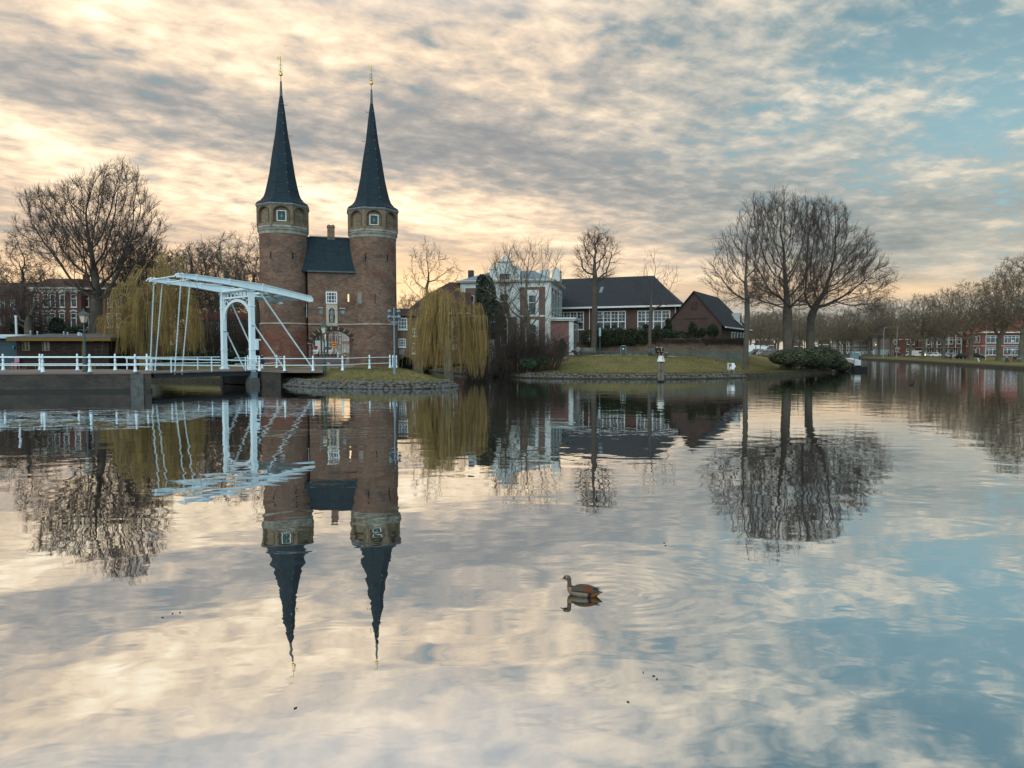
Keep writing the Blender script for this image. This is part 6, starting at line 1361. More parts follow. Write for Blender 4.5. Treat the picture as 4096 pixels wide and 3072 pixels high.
t, F, L, zc = facade('corner_house', 'two-storey red brick house with orange tiled roof behind the rightmost trees', 'house', 3923, 186, 4190, 186, .5, 1330, q6, w6, RB1, TILER, Yridge=1262, depth=7.3, trim=(3.55,), hip=4.)
MB().box(0, L, -.7, -.5, zc-.15, zc+.25).build('white_fascia', WHITE, t)
a = F.hit(q6(1870, 170), 1.5); b_ = F.hit(q6(1985, 125), 2.2); MB().hexa([(a[0], .9, a[1]-.5), (b_[0], .9, a[1]-.5), (b_[0], 2.0, b_[1]-.3), (a[0], 2.0, b_[1]-.3), (a[0], .8, a[1]-.3), (b_[0], .8, a[1]-.3), (b_[0], 1.9, b_[1]-.1), (a[0], 1.9, b_[1]-.1)]).build('skylight', mat('skylight_grey', (.12, .16, .18), .3), t)
a = F.hit(q6(1935, 465)); b_ = F.hit(q6(1998, 428)); MB().box(a[0], b_[0], -.03, .0, a[1], b_[1]).build('window_poster', mat('poster', (.55, .50, .48), .6), t)
for x_ in (1842, 1893, 1942):
    a = F.hit(q6(x_, 410), .4); MB().ball((a[0], .28, a[1]), .13, 8, 6).build('lit_lamp', mat('warm_lamp', (.8, .5, .25), .5, emis=(1, .55, .2, 1.6)), t)
for x0, y0, x1, y1 in ((1155, 345, 1195, 490), (1225, 335, 1275, 490), (1208, 590, 1270, 745), (1110, 620, 1185, 735), (1020, 400, 1060, 500)):
    a = F.hitx(q6(x0, y0)); b_ = F.hitx(q6(x1, y1)); y0_, y1_ = sorted((a[0], b_[0])); wo = MB().box(-.06, -.002, y0_, y1_, b_[1], a[1]).build('side_window', WHITE, t); MB().box(-.07, -.061, y0_+.12*(y1_-y0_), y1_-.12*(y1_-y0_), b_[1]+.12, a[1]-.12).build('side_pane', glass(), wo)
MB().box(-.05, -.002, .1, 7.2, zc-.15, zc+.25).box(-.05, -.002, .1, 7.2, 3.55, 3.71).build('side_trim', WHITE, t)
w6 = [(150, 395, 215, 525), (285, 390, 350, 520), (375, 390, 440, 520), (530, 390, 590, 515), (625, 375, 700, 512), (788, 370, 865, 508), (140, 600, 205, 700), (285, 600, 350, 700), (380, 600, 440, 700), (525, 600, 590, 700), (625, 600, 710, 720), (790, 600, 865, 735), (285, 240, 360, 290), (600, 195, 660, 265), (700, 195, 740, 265), (790, 170, 870, 265), (40, 390, 110, 520), (40, 600, 110, 700)]
t, F, L, zc = facade('terrace_house', 'tall three-storey red brick terrace with white downpipes behind the plane trees', 'terraced houses', 3668, 226, 3846, 214, .5, 1316, q6, w6, RB2, TILER, Yridge=1288, depth=4, trim=(5.9,), ridge_d=3.4)
for x_ in (135, 250, 362, 605, 755, 880):
    a = F.hit(q6(x_, 600), -.12)[0]; MB().tube([(a, -.15, .2), (a, -.15, zc if x_ == 880 else zc-2.2)], .14, 6).build('downpipe', mat('pipe_white', (.5, .5, .47), .6), t)
MB().box(0, L, -.9, -.01, 3.1, 3.35).build('balcony_canopy', mat('grey_wood', (.26, .26, .25), .8), t)
facade('low_house', 'low brown brick house with sloping red roof beside the tall terrace', 'house', 3598, 232, 3664, 228, .5, 1358, z8, [(770, 1132, 852, 1182), (762, 1232, 852, 1262)], RB2, TILER, Yridge=1338, depth=8)
t, F, L, zc = facade('gable_wall_house', 'grey brown side wall with one small lit window and a painted base', 'house', 3486, 252, 3576, 248, .5, 1337, z8, [(402, 1160, 436, 1197), (610, 1150, 660, 1200)], RB3, TILEB, Yridge=1312, depth=9)
MB().box(L*.05, L*.98, -.06, -.003, .3, 2.6).build('painted_base', mat('pale_blue_mural', (.26, .32, .35), .8, var=.3, vscale=1), t)
a = F.hit(z8(424, 1183), .2); MB().ball((a[0], .06, a[1]), .22, 8, 6).build('lit_lamp', mat('warm_lamp', (.8, .5, .25), .5, emis=(1, .55, .2, 1.6)), t)
facade('shop_house', 'brick corner building with red neon sign in its window', 'house', 3574, 243, 3600, 240, .5, 1335, z8, [(625, 1125, 650, 1180), (640, 1215, 668, 1265), (675, 1212, 712, 1270)], RB2, TILEB, Yridge=1310, depth=9)
x_, y_ = P_(3600.5, 272)
sgn_ = MB().box(-.6, .6, -.1, .1, -.2, .2).build('neon_sign', mat('red_neon', (.5, .03, .02), .5, emis=(1, .05, .03, .7))); sgn_.location = (x_, y_, at(3598, 1394, 272)[2]); tag(sgn_, 'small red neon sign lit in the shop window', 'sign')
facade('far_terrace', 'far brown brick terrace with pale window bays and balconies', 'terraced houses', 3408, 272, 3486, 268, .5, 1338, z8, [(x, y0, x+16, y1) for x in (172, 200, 228, 256, 284, 312, 340) for y0, y1 in ((1140, 1200), (1225, 1280))], RB3, TILEB, Yridge=1318, depth=9)
facade('far_terrace', 'far pinkish brick houses with white windows beyond the white fender', 'terraced houses', 3325, 285, 3408, 280, .5, 1352, z8, [(x, y0, x+22, y1) for x in (-40, 8, 52, 100, 130) for y0, y1 in ((1150, 1202), (1225, 1275))], RB3, TILEB, Yridge=1325, depth=9)
facade('long_roofed_house', 'large dark brown roof seen between the plane trees', 'house', 3540, 280, 3655, 276, .5, 1335, z8, [], RB2, TILEB, Yridge=1282, depth=12)
for x_, w_, lab, Y0 in ((3180, 60, 'distant brown house glimpsed between the two big trunks', 1372), (3290, 40, 'distant yellowish house behind the shrubbery', 1365), (3060, 70, 'distant house behind the car park trees', 1368)):
    facade('distant_house', lab, 'house', x_-w_/2, 300, x_+w_/2, 298, .7, Y0+14, z8, [], RB3 if x_ != 3180 else RB2, TILEB, Yridge=Y0-6, depth=9)
# dense background trees behind the car park and along the canal end
ORD = ['leftmost', 'second', 'third', 'fourth', 'fifth', 'sixth', 'seventh', 'eighth']
zones = [('bare trees behind the car park, seen left of the big trunks', [(3000, 300, 1.1), (3020, 190, .8), (3040, 250, 1.), (3065, 205, .85), (3100, 260, 1.05), (3110, 185, .8)]),
         ('bare trees seen between and right of the two big trunks', [(3150, 220, 1.), (3170, 265, 1.), (3195, 200, .85), (3240, 230, 1.), (3255, 270, 1.05)]),
         ('bare trees rising behind the dark shrubbery', [(3285, 210, .9), (3320, 240, 1.), (3350, 280, 1.)]),
         ('bare trees over the roofs of the far terrace', [(3440, 300, 1.), (3500, 300, 1.05), (3560, 300, 1.1)]),
         ('bare trees around the low red-roofed house', [(3620, 296, 1.1), (3640, 205, .95), (3700, 270, 1.1)]),
         ('bare trees over the tall brick terrace', [(3735, 240, 1.), (3780, 262, 1.1), (3850, 250, 1.1)]),
         ('bare trees behind the orange-roofed house', [(3930, 240, 1.1), (4040, 235, 1.15), (4110, 230, 1.2)]),
         ('bare trees behind the left row houses', [(-60, 105, 1.0), (180, 110, .95), (520, 112, 1.15)]),
         ('bare trees behind the drawbridge beams', [(660, 106, 1.1), (850, 112, 1.2), (1010, 108, 1.05)]),
         ('bare trees just right of the gate', [(1640, 120, .7)])]
q_ = 0
for zl, items in zones:
    for j, (X, d_, k) in enumerate(items):
        x, y = P_(X, d_); q_ += 1; dup(pm[q_ % 3], (x, y, hz(x, y)-.3), q_*1.7, ('%s of the %s' % (ORD[j], zl)) if len(items) > 1 else 'distant bare tree low between the right tower and the slender tree', k*.95, group=zl)
# ---------------------------------------------------------------- cars
TYRE = mat('tyre', (.015, .015, .016), .8); CHR = mat('chrome', (.5, .5, .52), .25, metal=1.)
def car_model(name, label, col, L=4.2, Hh=1.48, W=1.74, van=False, lights=False, group='cars parked along the right bank'):
    t = thing(name, label, 'van' if van else 'car', (0, 0, 0), 0, group); m = mat('paint_'+str(abs(hash(col)) % 9999)+('m' if lights else ''), col, .25, var=.03, spec=.6); h = L/2
    if van:
        pr = [(-h, .35), (h, .35), (h, .85), (h-.15, 1.0), (h-.75, 1.15), (h-1.35, Hh-.05), (-h+.1, Hh), (-h, Hh-.15)]; gw = [(h-1.38, Hh-.15), (h-1.9, Hh-.15), (h-1.9, 1.12), (h-.85, 1.12)]
    else:
        pr = [(-h, .32), (h, .32), (h+.02, .62), (h-.08, .78), (h-.95, .95), (-h+.35, 1.0), (-h, .85)]; gw = None
    b_ = MB(); n = len(pr); 
    for s0, s1, in_ in ((-W/2, W/2, 0),): b_.extr([(x, z) for x, z in pr], s0, s1)
    if not van: b_.hexa([(-h+.45, -W/2+.06, .97), (h-1.0, -W/2+.06, .93), (h-1.0, W/2-.06, .93), (-h+.45, W/2-.06, .97), (-h+.95, -W/2+.26, Hh), (h-1.75, -W/2+.26, Hh-.01), (h-1.75, W/2-.26, Hh-.01), (-h+.95, W/2-.26, Hh)])
    b_.build('body', m, t)
    g_ = glass('car_glass', (.02, .03, .034))
    if van:
        MB().hexa([(h-.80, -W/2+.08, 1.17), (h-.76, -W/2+.08, 1.15), (h-.76, W/2-.08, 1.15), (h-.80, W/2-.08, 1.17), (h-1.36, -W/2+.12, Hh-.15), (h-1.32, -W/2+.12, Hh-.15), (h-1.32, W/2-.12, Hh-.15), (h-1.36, W/2-.12, Hh-.15)]).build('windscreen', g_, t)
        for s_ in (-1, 1): MB().box(h-1.95, h-1.05, s_*W/2-.006, s_*W/2+.006, 1.15, Hh-.35).build('side_window', g_, t)
    else:
        MB().hexa([(h-1.02, -W/2+.16, .965), (h-.98, -W/2+.16, .955), (h-.98, W/2-.16, .955), (h-1.02, W/2-.16, .965), (h-1.72, -W/2+.32, Hh-.05), (h-1.68, -W/2+.32, Hh-.05), (h-1.68, W/2-.32, Hh-.05), (h-1.72, W/2-.32, Hh-.05)]).build('windscreen', g_, t)
        MB().hexa([(-h+.42, -W/2+.16, 1.0), (-h+.46, -W/2+.16, .99), (-h+.46, W/2-.16, .99), (-h+.42, W/2-.16, 1.0), (-h+.88, -W/2+.32, Hh-.06), (-h+.92, -W/2+.32, Hh-.06), (-h+.92, W/2-.32, Hh-.06), (-h+.88, W/2-.32, Hh-.06)]).build('rear_window', g_, t)
        for s_ in (-1, 1):
            q = lambda x, z: (x, s_*(W/2-.06-(z-.95)/(Hh-.95)*.2+.012), z)
            MB().hexa([q(-h+.75, 1.02), q(h-1.2, 1.0), (h-1.2, s_*(W/2-.10), 1.0), (-h+.75, s_*(W/2-.1), 1.02), q(-h+1.02, Hh-.09), q(h-1.82, Hh-.09), (h-1.82, s_*(W/2-.3), Hh-.09), (-h+1.02, s_*(W/2-.3), Hh-.09)]).build('side_window', g_, t)
    for x_ in (-h+.78, h-.82):
        for s_ in (-1, 1):
            wv = MB().tube([(x_, s_*(W/2-.19), .32), (x_, s_*(W/2+.01), .32)], .32, 14).build('wheel', TYRE, t); MB().tube([(x_, s_*(W/2+.0), .32), (x_, s_*(W/2+.02), .32)], .19, 10).build('rim', CHR, wv)
    for s_ in (-1, 1):
        lm = mat('headlight_lit', (.9, .8, .6), .3, emis=(1, .62, .25, 9.)) if lights and s_ == lights else mat('headlight', (.55, .57, .58), .2)
        MB().ball((h-.03, s_*(W/2-.28), .68), .14, 8, 6, sc=(.5, 1.4, .8)).build('headlight', lm, t)
    MB().box(h, h+.03, -.26, .26, .40, .51).build('number_plate', mat('yellow_plate', (.55, .38, .03), .5), t)
    MB().box(h-.02, h+.025, -.45, .45, .54, .66).build('grille', mat('black_plastic', (.02, .02, .02), .5), t)
    return t
SILV, WHT, BLK_, NAVY, GRY, LBL = (.34, .36, .38), (.68, .69, .68), (.02, .025, .03), (.02, .035, .10), (.12, .13, .14), (.30, .38, .42)
def put(t, X, Yb, rz, z=.48):
    d_ = (H-z)*FP/(Yb-1402); x, y = P_(X, d_); t.location = (x, y, hz(x, y)+.02); t.rotation_euler = (0, 0, R(rz)); return t
for X8, Yb, col, rz, lab, kw in ((790, 1322, GRY, -62, 'dark grey car at the left end of the parked row on the right bank', {}), (838, 1323, WHT, -62, 'white car between the dark grey car and the white van', {}), (992, 1321, GRY, -60, 'dark car right of the lit white van', {}),
    (1043, 1325, SILV, -58, 'silver car in the middle of the parked row', {}), (1105, 1328, WHT, -60, 'small round white car, the brightest of the parked row', {'L': 3.6, 'Hh': 1.5}), (1168, 1328, NAVY, -62, 'dark blue car beside the plane trunk', {}), (1268, 1335, SILV, -66, 'silver hatchback behind the standing person in black', {}), (1533, 1345, BLK_, -64, 'glossy black car parked before the orange-roofed house', {'L': 4.7}),
    (410, 1293, LBL, -20, 'pale blue car parked before the grey gable wall', {}), (112, 1290, SILV, -20, 'small silver car far off beside the white bridge rails', {})):
    c = car_model('parked_car', lab, col, **kw); xy = z8(X8, Yb); put(c, xy[0], xy[1], rz)
c = car_model('parked_van', 'white van with one glowing headlight in the parked row', WHT, L=4.6, Hh=2.15, W=1.85, van=True, lights=-1); xy = z8(902, 1324); put(c, xy[0], xy[1], -62)
CPK = 'cars in the car park behind the big trees'
for X7, Yb, col, rz, lab, kw in ((995, 1275, (.10, .22, .24), -70, 'teal car, leftmost in the car park beyond the lone trunk', {}), (1035, 1278, BLK_, -72, 'black car second in the car park row', {}), (1072, 1279, SILV, -74, 'silver car third in the car park row', {}), (1118, 1282, GRY, -76, 'dark grey car at the right end of the car park row', {})):
    c = car_model('parked_car', lab, col, group=CPK, **kw); xy = z7(X7, Yb); put(c, xy[0], xy[1]+2, rz, .95)
for X7, Yb, lab in ((930, 1235, 'long white van at the back of the car park'), (1030, 1232, 'white camper van at the back of the car park')):
    c = car_model('parked_van', lab, WHT, L=5.2, Hh=2.4, W=2.0, van=True, group=CPK); x, y = P_(*(z7(X7, 0)[0], 185)); c.location = (x, y, hz(x, y)); c.rotation_euler = (0, 0, R(8))
# inside the gate vista
VG = 'vehicles seen through the gate arch'
for Xq, Yq, col, rz, lab, van in ((187, 1165, WHT, -84, 'white car leftmost in the gate arch', 0), (575, 1150, WHT, -88, 'white car with dark windscreen in the middle of the gate arch', 0), (400, 1150, SILV, -80, 'tall silver white van in the gate arch behind the lantern post', 1)):
    c = car_model('parked_van' if van else 'parked_car', lab, col, L=5 if van else 4.2, Hh=2.5 if van else 1.48, W=2.0 if van else 1.74, van=bool(van), group=VG)
    X = q3(Xq, Yq)[0]; d_ = 104 if not van else 112; x, y = P_(X, d_); c.location = (x, y, hz(x, y)+.06); c.rotation_euler = (0, 0, R(rz))
RB4 = brick('pale_town_brick', (.27, .20, .17), (.22, .165, .145), (.22, .19, .17), bw=.3, bh=.12, stain=(.15, .12, .11), stain_amt=.3, ms=.012)
def vista(lab, X0, d0, X1, d1, Yt, wins, wm, trim=None):
    return facade('street_house', lab, 'house', X0, d0, X1, d1, 1.7, Yt, q3, wins, wm, TILEB, Yridge=Yt-6, depth=9, trim=trim, gutter=False)
vista('brick town house with white window frames seen through the middle of the gate arch', 1306, 190, 1356, 188, 1297, [(585, 600, 635, 790), (745, 600, 795, 790), (735, 880, 790, 1060), (480, 620, 520, 780)], RB4, (5.2,))
vista('brick terrace with many slim white windows at the right side of the gate arch', 1357, 186, 1424, 168, 1297, [(x, y0, x+22, y1) for x in (925, 965, 1005, 1045, 1085, 1125) for y0, y1 in ((530, 740), (850, 1050))] + [(845, 500, 890, 610), (845, 670, 890, 830), (825, 880, 880, 1080)], RB4, (5.6,))
vista('dark brick houses at the left side of the gate arch', 1225, 180, 1300, 200, 1305, [(120, 640, 160, 780), (220, 660, 250, 780), (395, 560, 425, 800), (310, 620, 340, 790)], RB3)
for X, d_, k, lab in ((1287, 96, .55, 'dark street tree behind the lantern in the gate arch'), (1311, 102, .6, 'thick street tree beside the white van in the gate arch')):
    x, y = P_(X, d_); dup(pm[1], (x, y, hz(x, y)), X, lab, (k*.6, k*.6, k*1.1), group='street trees inside the gate')
x, y = P_(1337, 90); sg = thing('road_sign', 'orange board with a red no entry disc seen through the gate arch', 'road sign', (x, y, hz(x, y)))
MB().tube([(0, 0, 0), (0, 0, 5.2)], .055, 8).build('post', IRON, sg); zc0, zc1 = [at(1337, Y, 90)[2]-hz(x, y) for Y in (1391, 1366)]; k_ = 90/FP
bd = MB().box(-8.5*k_, 8.5*k_, -.09, -.06, zc0, zc1).build('board', mat('orange_board', (.62, .30, .01), .5), sg); zm = (zc0+zc1)/2+.03
MB().tube([(0, -.105, zm), (0, -.092, zm)], 6.2*k_, 24).build('red_disc', mat('sign_red', (.35, .012, .02), .4), bd); MB().box(-4.6*k_, 4.6*k_, -.112, -.106, zm-1.2*k_, zm+1.2*k_).build('white_bar', mat('sign_white', (.7, .7, .7), .4), bd)
MB().box(-2*k_, 2*k_, -.1, -.061, zc0+.05, zc0+.13).build('small_text', mat('sign_white', (.7, .7, .7), .4), bd)
x, y = P_(1251, 92); sg = thing('road_sign', 'red and white no entry disc at the left edge of the gate arch', 'road sign', (x, y, hz(x, y))); MB().tube([(0, 0, 0), (0, 0, 3)], .04, 6).build('post', IRON, sg)
zz = at(1251, 1376.5, 92)[2]-hz(x, y); db = MB().tube([(0, -.08, zz), (0, -.05, zz)], .17, 18).build('red_disc', mat('sign_red', (.35, .012, .02), .4), sg); MB().box(-.11, .11, -.09, -.081, zz-.03, zz+.03).build('white_bar', mat('sign_white', (.7, .7, .7), .4), db)
x, y = P_(1256, 93); b1 = thing('advert_flag', 'small red and white hanging banner left inside the gate arch', 'banner', (x, y, hz(x, y))); MB().box(-.05, .55, 0, .03, at(1, 1392, 93)[2]-b1.location[2], at(1, 1384, 93)[2]-b1.location[2]).build('cloth', mat('sign_red', (.35, .012, .02), .4), b1); MB().tube([(-.05, 0, 0), (-.05, 0, 1.9)], .03, 6).build('pole', mat('pipe_white', (.5, .5, .47), .6), b1)
rr_ = [q3(805, 1060), q3(985, 985), q3(1120, 915), q3(1207, 905)]
rl = thing('ramp_railing', 'pale rising handrail of a bridge ramp seen right in the gate arch', 'railing', (*P_(1360, 92), 1.6)); o_ = np.array(rl.location)
for dy in (0, 62): MB().tube([at(X, Y+dy/6.636*(1 if i else .9), 92-i*1.5)-o_ for i, (X, Y) in enumerate(rr_)], .035, 6).build('rail', BW, rl)
for i, (X, Y) in enumerate(rr_):
    p = at(X, Y, 92-i*1.5)-o_; MB().tube([p+(0, 0, .1), p-(0, 0, 1.15+i*.35)], .06 if i else .1, 8).build('post', BW, rl)
x, y = P_(1380.5, 84); bo = thing('bollard', 'black bollard with a white band on the footway inside the gate', 'bollard', (x, y, hz(x, y)+.04)); MB().lathe([(.09, 0), (.08, .9), (.05, .98)], n=10).build('post', IRON, bo); MB().lathe([(.095, .55), (.092, .75)], n=10).build('band', WHITE, bo)
# ---------------------------------------------------------------- people (skinned bodies)
SKIN = mat('skin', (.42, .26, .19), .6, var=.04)
def person(label, loc, rz, pose, coat, legs, hair, group=None, holds=None):
    t = thing('person', label, 'person', loc, rz, group)
    if pose == 'sit':
        J = dict(pel=(0, .05, .50), wai=(0, .06, .72), che=(0, .04, .94), nek=(0, .0, 1.10), hed=(0, -.03, 1.20), top=(0, -.03, 1.32), hL=(.09, .0, .47), kL=(.11, -.42, .50), aL=(.11, -.40, .10), tL=(.12, -.58, .05), hR=(-.09, 0, .47), kR=(-.10, -.42, .51), aR=(-.06, -.46, .10), tR=(-.05, -.63, .05), sL=(.18, .04, 1.03), eL=(.24, -.06, .78), wL=(.08, -.26, .66), sR=(-.18, .04, 1.03), eR=(-.24, -.06, .78), wR=(-.08, -.28, .64))
    else:
        J = dict(pel=(0, 0, .92), wai=(0, .01, 1.10), che=(0, .01, 1.32), nek=(0, 0, 1.48), hed=(0, -.02, 1.58), top=(0, -.02, 1.71), hL=(.09, 0, .90), kL=(.11, -.02, .50), aL=(.12, .02, .09), tL=(.13, -.14, .04), hR=(-.09, 0, .90), kR=(-.12, -.03, .50), aR=(-.14, .03, .09), tR=(-.15, -.13, .04), sL=(.19, .01, 1.40), eL=(.25, .02, 1.14), wL=(.20, -.10, .93), sR=(-.19, .01, 1.40), eR=(-.25, .02, 1.14), wR=(-.20, -.10, .93))
        if pose == 'wide': J['aL'] = (.24, 0, .09); J['tL'] = (.27, -.13, .04); J['aR'] = (-.24, 0, .09); J['tR'] = (-.27, -.13, .04); J['kL'] = (.18, -.02, .5); J['kR'] = (-.18, -.02, .5)
    names = list(J); id_ = {k: i for i, k in enumerate(names)}
    ed = [('pel', 'wai'), ('wai', 'che'), ('che', 'nek'), ('nek', 'hed'), ('hed', 'top')] + [(a+s, b+s) for s in 'LR' for a, b in (('h', 'k'), ('k', 'a'), ('a', 't'), ('s', 'e'), ('e', 'w'))] + [('pel', 'hL'), ('pel', 'hR'), ('che', 'sL'), ('che', 'sR')]
    rad = dict(pel=.13, wai=.11, che=.13, nek=.05, hed=.085, top=.075, h=.085, k=.055, a=.04, t=.03, s=.06, e=.042, w=.026)
    vs = [np.array(J[k]) for k in names]; es = [(id_[a], id_[b]) for a, b in ed]; rd = [rad.get(k, rad.get(k[:1])) for k in names]
    for s in 'LR':   # a hand: palm and five unequal fingers
        w_ = np.array(J['w'+s]); e_ = np.array(J['e'+s]); f_ = (w_-e_)/np.linalg.norm(w_-e_); sd_ = np.cross(f_, (0, 0, 1.)); sd_ /= np.linalg.norm(sd_)+1e-9; dn = np.cross(f_, sd_)
        pi = len(vs); vs.append(w_+f_*.07); rd.append(.03); es.append((id_['w'+s], pi))
        for k, (o, l) in enumerate(((-.033, .07), (-.012, .085), (.01, .08), (.03, .065), (-.05, .05))):
            b0 = len(vs); st_ = w_ + f_*(.10 if k < 4 else .05) + sd_*o; vs += [st_, st_+f_*l*.55-dn*.01, st_+f_*l-dn*.035]; rd += [.010, .009, .008]; es += [(pi, b0), (b0, b0+1), (b0+1, b0+2)]
    me = bpy.data.meshes.new('body'); me.from_pydata([tuple(v) for v in vs], es, []); me.materials.append(SKIN)
    o = bpy.data.objects.new('body', me); COL.objects.link(o); o.parent = t; sk = o.modifiers.new('skin', 'SKIN'); sk.use_smooth_shade = True
    for i, r_ in enumerate(rd): me.skin_vertices[0].data[i].radius = (r_, r_)
    me.skin_vertices[0].data[0].use_root = True; ss_ = o.modifiers.new('sub', 'SUBSURF'); ss_.levels = 1; ss_.render_levels = 1
    P = {k: np.array(v) for k, v in J.items()}; 
    MB().ball(P['hed']+(0, -.098, -.005), .018, 6, 5).ball(P['hed']+(.033, -.08, .03), .011, 5, 4).ball(P['hed']+(-.033, -.08, .03), .011, 5, 4).build('face_detail', mat('face_detail', (.25, .13, .10), .6), t)
    cm = mat('cloth_'+label[:12].replace(' ', '_'), coat, .9, var=.15); lm = mat('trousers_'+label[:12].replace(' ', '_'), legs, .9, var=.15)
    tr_ = MB(); tr_.lathe([(.155, 0), (.15, .1), (.145, .22), (.165, .36), (.17, .47), (.13, .56), (.06, .60)], n=14)
    v = tr_.v[0]; v[:, 1] *= .72; base_ = P['pel']+np.array((0, 0, -.06)); ax = (P['nek']-P['pel']); v[:, 0] += base_[0]; v[:, 1] += base_[1] + (v[:, 2]/.6)*ax[1]; v[:, 2] += base_[2]
    for s in 'LR': tr_.tube([P['s'+s], P['e'+s], P['w'+s]*.9+P['e'+s]*.1], [.075, .058, .042], 8)
    tr_.build('coat', cm, t, smooth=True); lg = MB()
    for s in 'LR': lg.tube([P['h'+s], P['k'+s], P['a'+s]+(0, 0, .03)], [.10, .072, .055], 8)
    lg.ball(P['pel']-(0, 0, .02), .15, 10, 7, sc=(1, .8, .75)).build('trousers', lm, t, smooth=True)
    sh = MB()
    for s in 'LR': sh.tube([P['a'+s]-(0, -.04, .03), P['t'+s]], [.05, .035], 8)
    sh.build('shoes', mat('shoe_dark', (.03, .028, .026), .6), t, smooth=True)
    if hair: MB().ball(P['hed']+(0, .022, .055), .108, 12, 8, sc=(.9, .98, 1.05)).build('hair', mat('hair_'+str(hair[0]), hair, .8), t, smooth=True)
    return t, P
def gpt(X, d_, dz=0.): x, y = P_(X, d_); return (x, y, hz(x, y)+dz)
WOODB = mat('bench_wood', (.17, .155, .135), .8, var=.2, vscale=4)
def bench(label, X, d_, w_=1.7, rz=0., m=WOODB):
    t = thing('park_bench', label, 'bench', gpt(X, d_), R(rz), 'park benches')
    s_ = MB()
    for k in range(4): s_.box(-w_/2, w_/2, -.25+.12*k, -.15+.12*k, .42, .455)
    s_.build('seat', m, t); b_ = MB()
    for k in range(3): b_.box(-w_/2, w_/2, .27+.02*k, .30+.02*k, .56+.13*k, .66+.13*k)
    b_.build('backrest', m, t)
    for x_ in (-w_/2+.2, w_/2-.2): MB().box(x_-.04, x_+.04, -.2, -.12, -.05, .42).box(x_-.04, x_+.04, .2, .28, -.05, .9).box(x_-.04, x_+.04, -.2, .28, .37, .42).build('leg', GREEN, t)
    return t
bench('grey slatted park bench with a bicycle at its left end', 2354, 80.6)
bench('park bench under a seated couple behind the mooring pole', 2634, 79.2, 2.2)
person('person in dark cap and grey top sitting by the bicycle, elbows up', gpt(2312, 80.0, .0), R(-10), 'sit', (.22, .20, .20), (.015, .055, .085), (.02, .018, .016))
person('person in a black coat with long dark hair, left of the seated couple', gpt(2628, 78.9), R(6), 'sit', (.018, .018, .022), (.016, .015, .018), (.03, .02, .015))
pp, P = person('person in a blue jacket over a yellow shirt, right of the seated couple', gpt(2645, 78.85), R(-4), 'sit', (.045, .065, .085), (.035, .045, .06), (.08, .045, .025))
MB().ball((0, -.075, .86), .085, 10, 8, sc=(.7, .5, 1.7)).build('yellow_shirt', mat('yellow_cloth', (.60, .42, .02), .8), pp, smooth=True)
bg = thing('bag', 'dark grey bag on the bench left of the seated couple', 'bag', gpt(2614, 79.15, .46)); MB().hexa([(-.18, -.12, 0), (.18, -.12, 0), (.18, .12, 0), (-.18, .12, 0), (-.14, -.08, .34), (.14, -.08, .34), (.14, .08, .34), (-.14, .08, .34)]).build('body', mat('bag_grey', (.08, .10, .12), .8), bg); MB().tube([(-.08, 0, .33), (-.05, 0, .46), (.05, 0, .46), (.08, 0, .33)], .012, 5).build('handle', IRON, bg)
pk = MB().ball((0, 0, .05), .14, 10, 6, sc=(1.5, .8, .4)); pko = pk.build('scarf', mat('pink_cloth', (.5, .17, .25), .8)); pko.location = gpt(2664, 79.0, .455); tag(pko, 'small pink bundle lying on the bench right of the couple', 'cloth')
def bicycle(label, loc, rz, m):
    t = thing('bicycle', label, 'bicycle', loc, rz)
    for x_ in (-.52, .52):
        w_ = MB().tube([(x_+.34*math.cos(a), 0, .35+.34*math.sin(a)) for a in np.linspace(0, 2*math.pi, 25)], .022, 6, cap=False); wo = w_.build('wheel', TYRE, t)
        sp = MB()
        for a in np.linspace(0, math.pi, 7)[:-1]: sp.tube([(x_+.33*math.cos(a), 0, .35+.33*math.sin(a)), (x_-.33*math.cos(a), 0, .35-.33*math.sin(a))], .003, 3)
        sp.build('spokes', CHR, wo)
    MB().tube([(-.52, 0, .35), (-.1, 0, .32), (-.2, 0, .82)], .018, 6).tube([(-.52, 0, .35), (-.17, 0, .68), (.38, 0, .78)], .018, 6).tube([(-.1, 0, .32), (.40, 0, .70)], .022, 6).tube([(.52, 0, .35), (.42, 0, .62), (.36, 0, 1.0)], .018, 6).build('frame', m, t)
    MB().tube([(.2, -.28, 1.02), (.34, -.2, 1.06), (.36, 0, 1.03), (.34, .2, 1.06), (.2, .28, 1.02)], .014, 6).build('handlebar', CHR, t)
    MB().ball((-.22, 0, .88), .12, 8, 6, sc=(1.1, .7, .35)).build('saddle', IRON, t); MB().box(-.78, -.32, -.22, .22, .42, .72).build('pannier', IRON, t); return t
bicycle('black bicycle with panniers standing at the left end of the grey bench', gpt(2312, 80.9), 0, IRON)
x, y = P_(2493, 79.8); lb = thing('litter_bin', 'dark green litter bin with grey rim and white sticker on the lawn edge', 'litter bin', (x, y, hz(x, y)))
MB().box(-.26, .26, -.2, .2, 0, .98).build('body', GREEN, lb); MB().tube([(-.30, 0, 0), (-.30, 0, .98), (-.22, 0, 1.10), (.22, 0, 1.10), (.30, 0, .98), (.30, 0, 0)], .035, 8).build('frame', mat('galvanised', (.30, .34, .35), .5, metal=.4), lb); MB().box(-.13, .02, -.206, -.201, .66, .84).build('sticker', WHITE, lb); MB().box(-.2, .2, -.207, -.202, .88, .96).build('slot', DARK, lb)
x, y = P_(2399, 82.5); lp = thing('park_lamp', 'thin green park lamp post with a pale sleeve in front of the school', 'lamp post', (x, y, hz(x, y)))
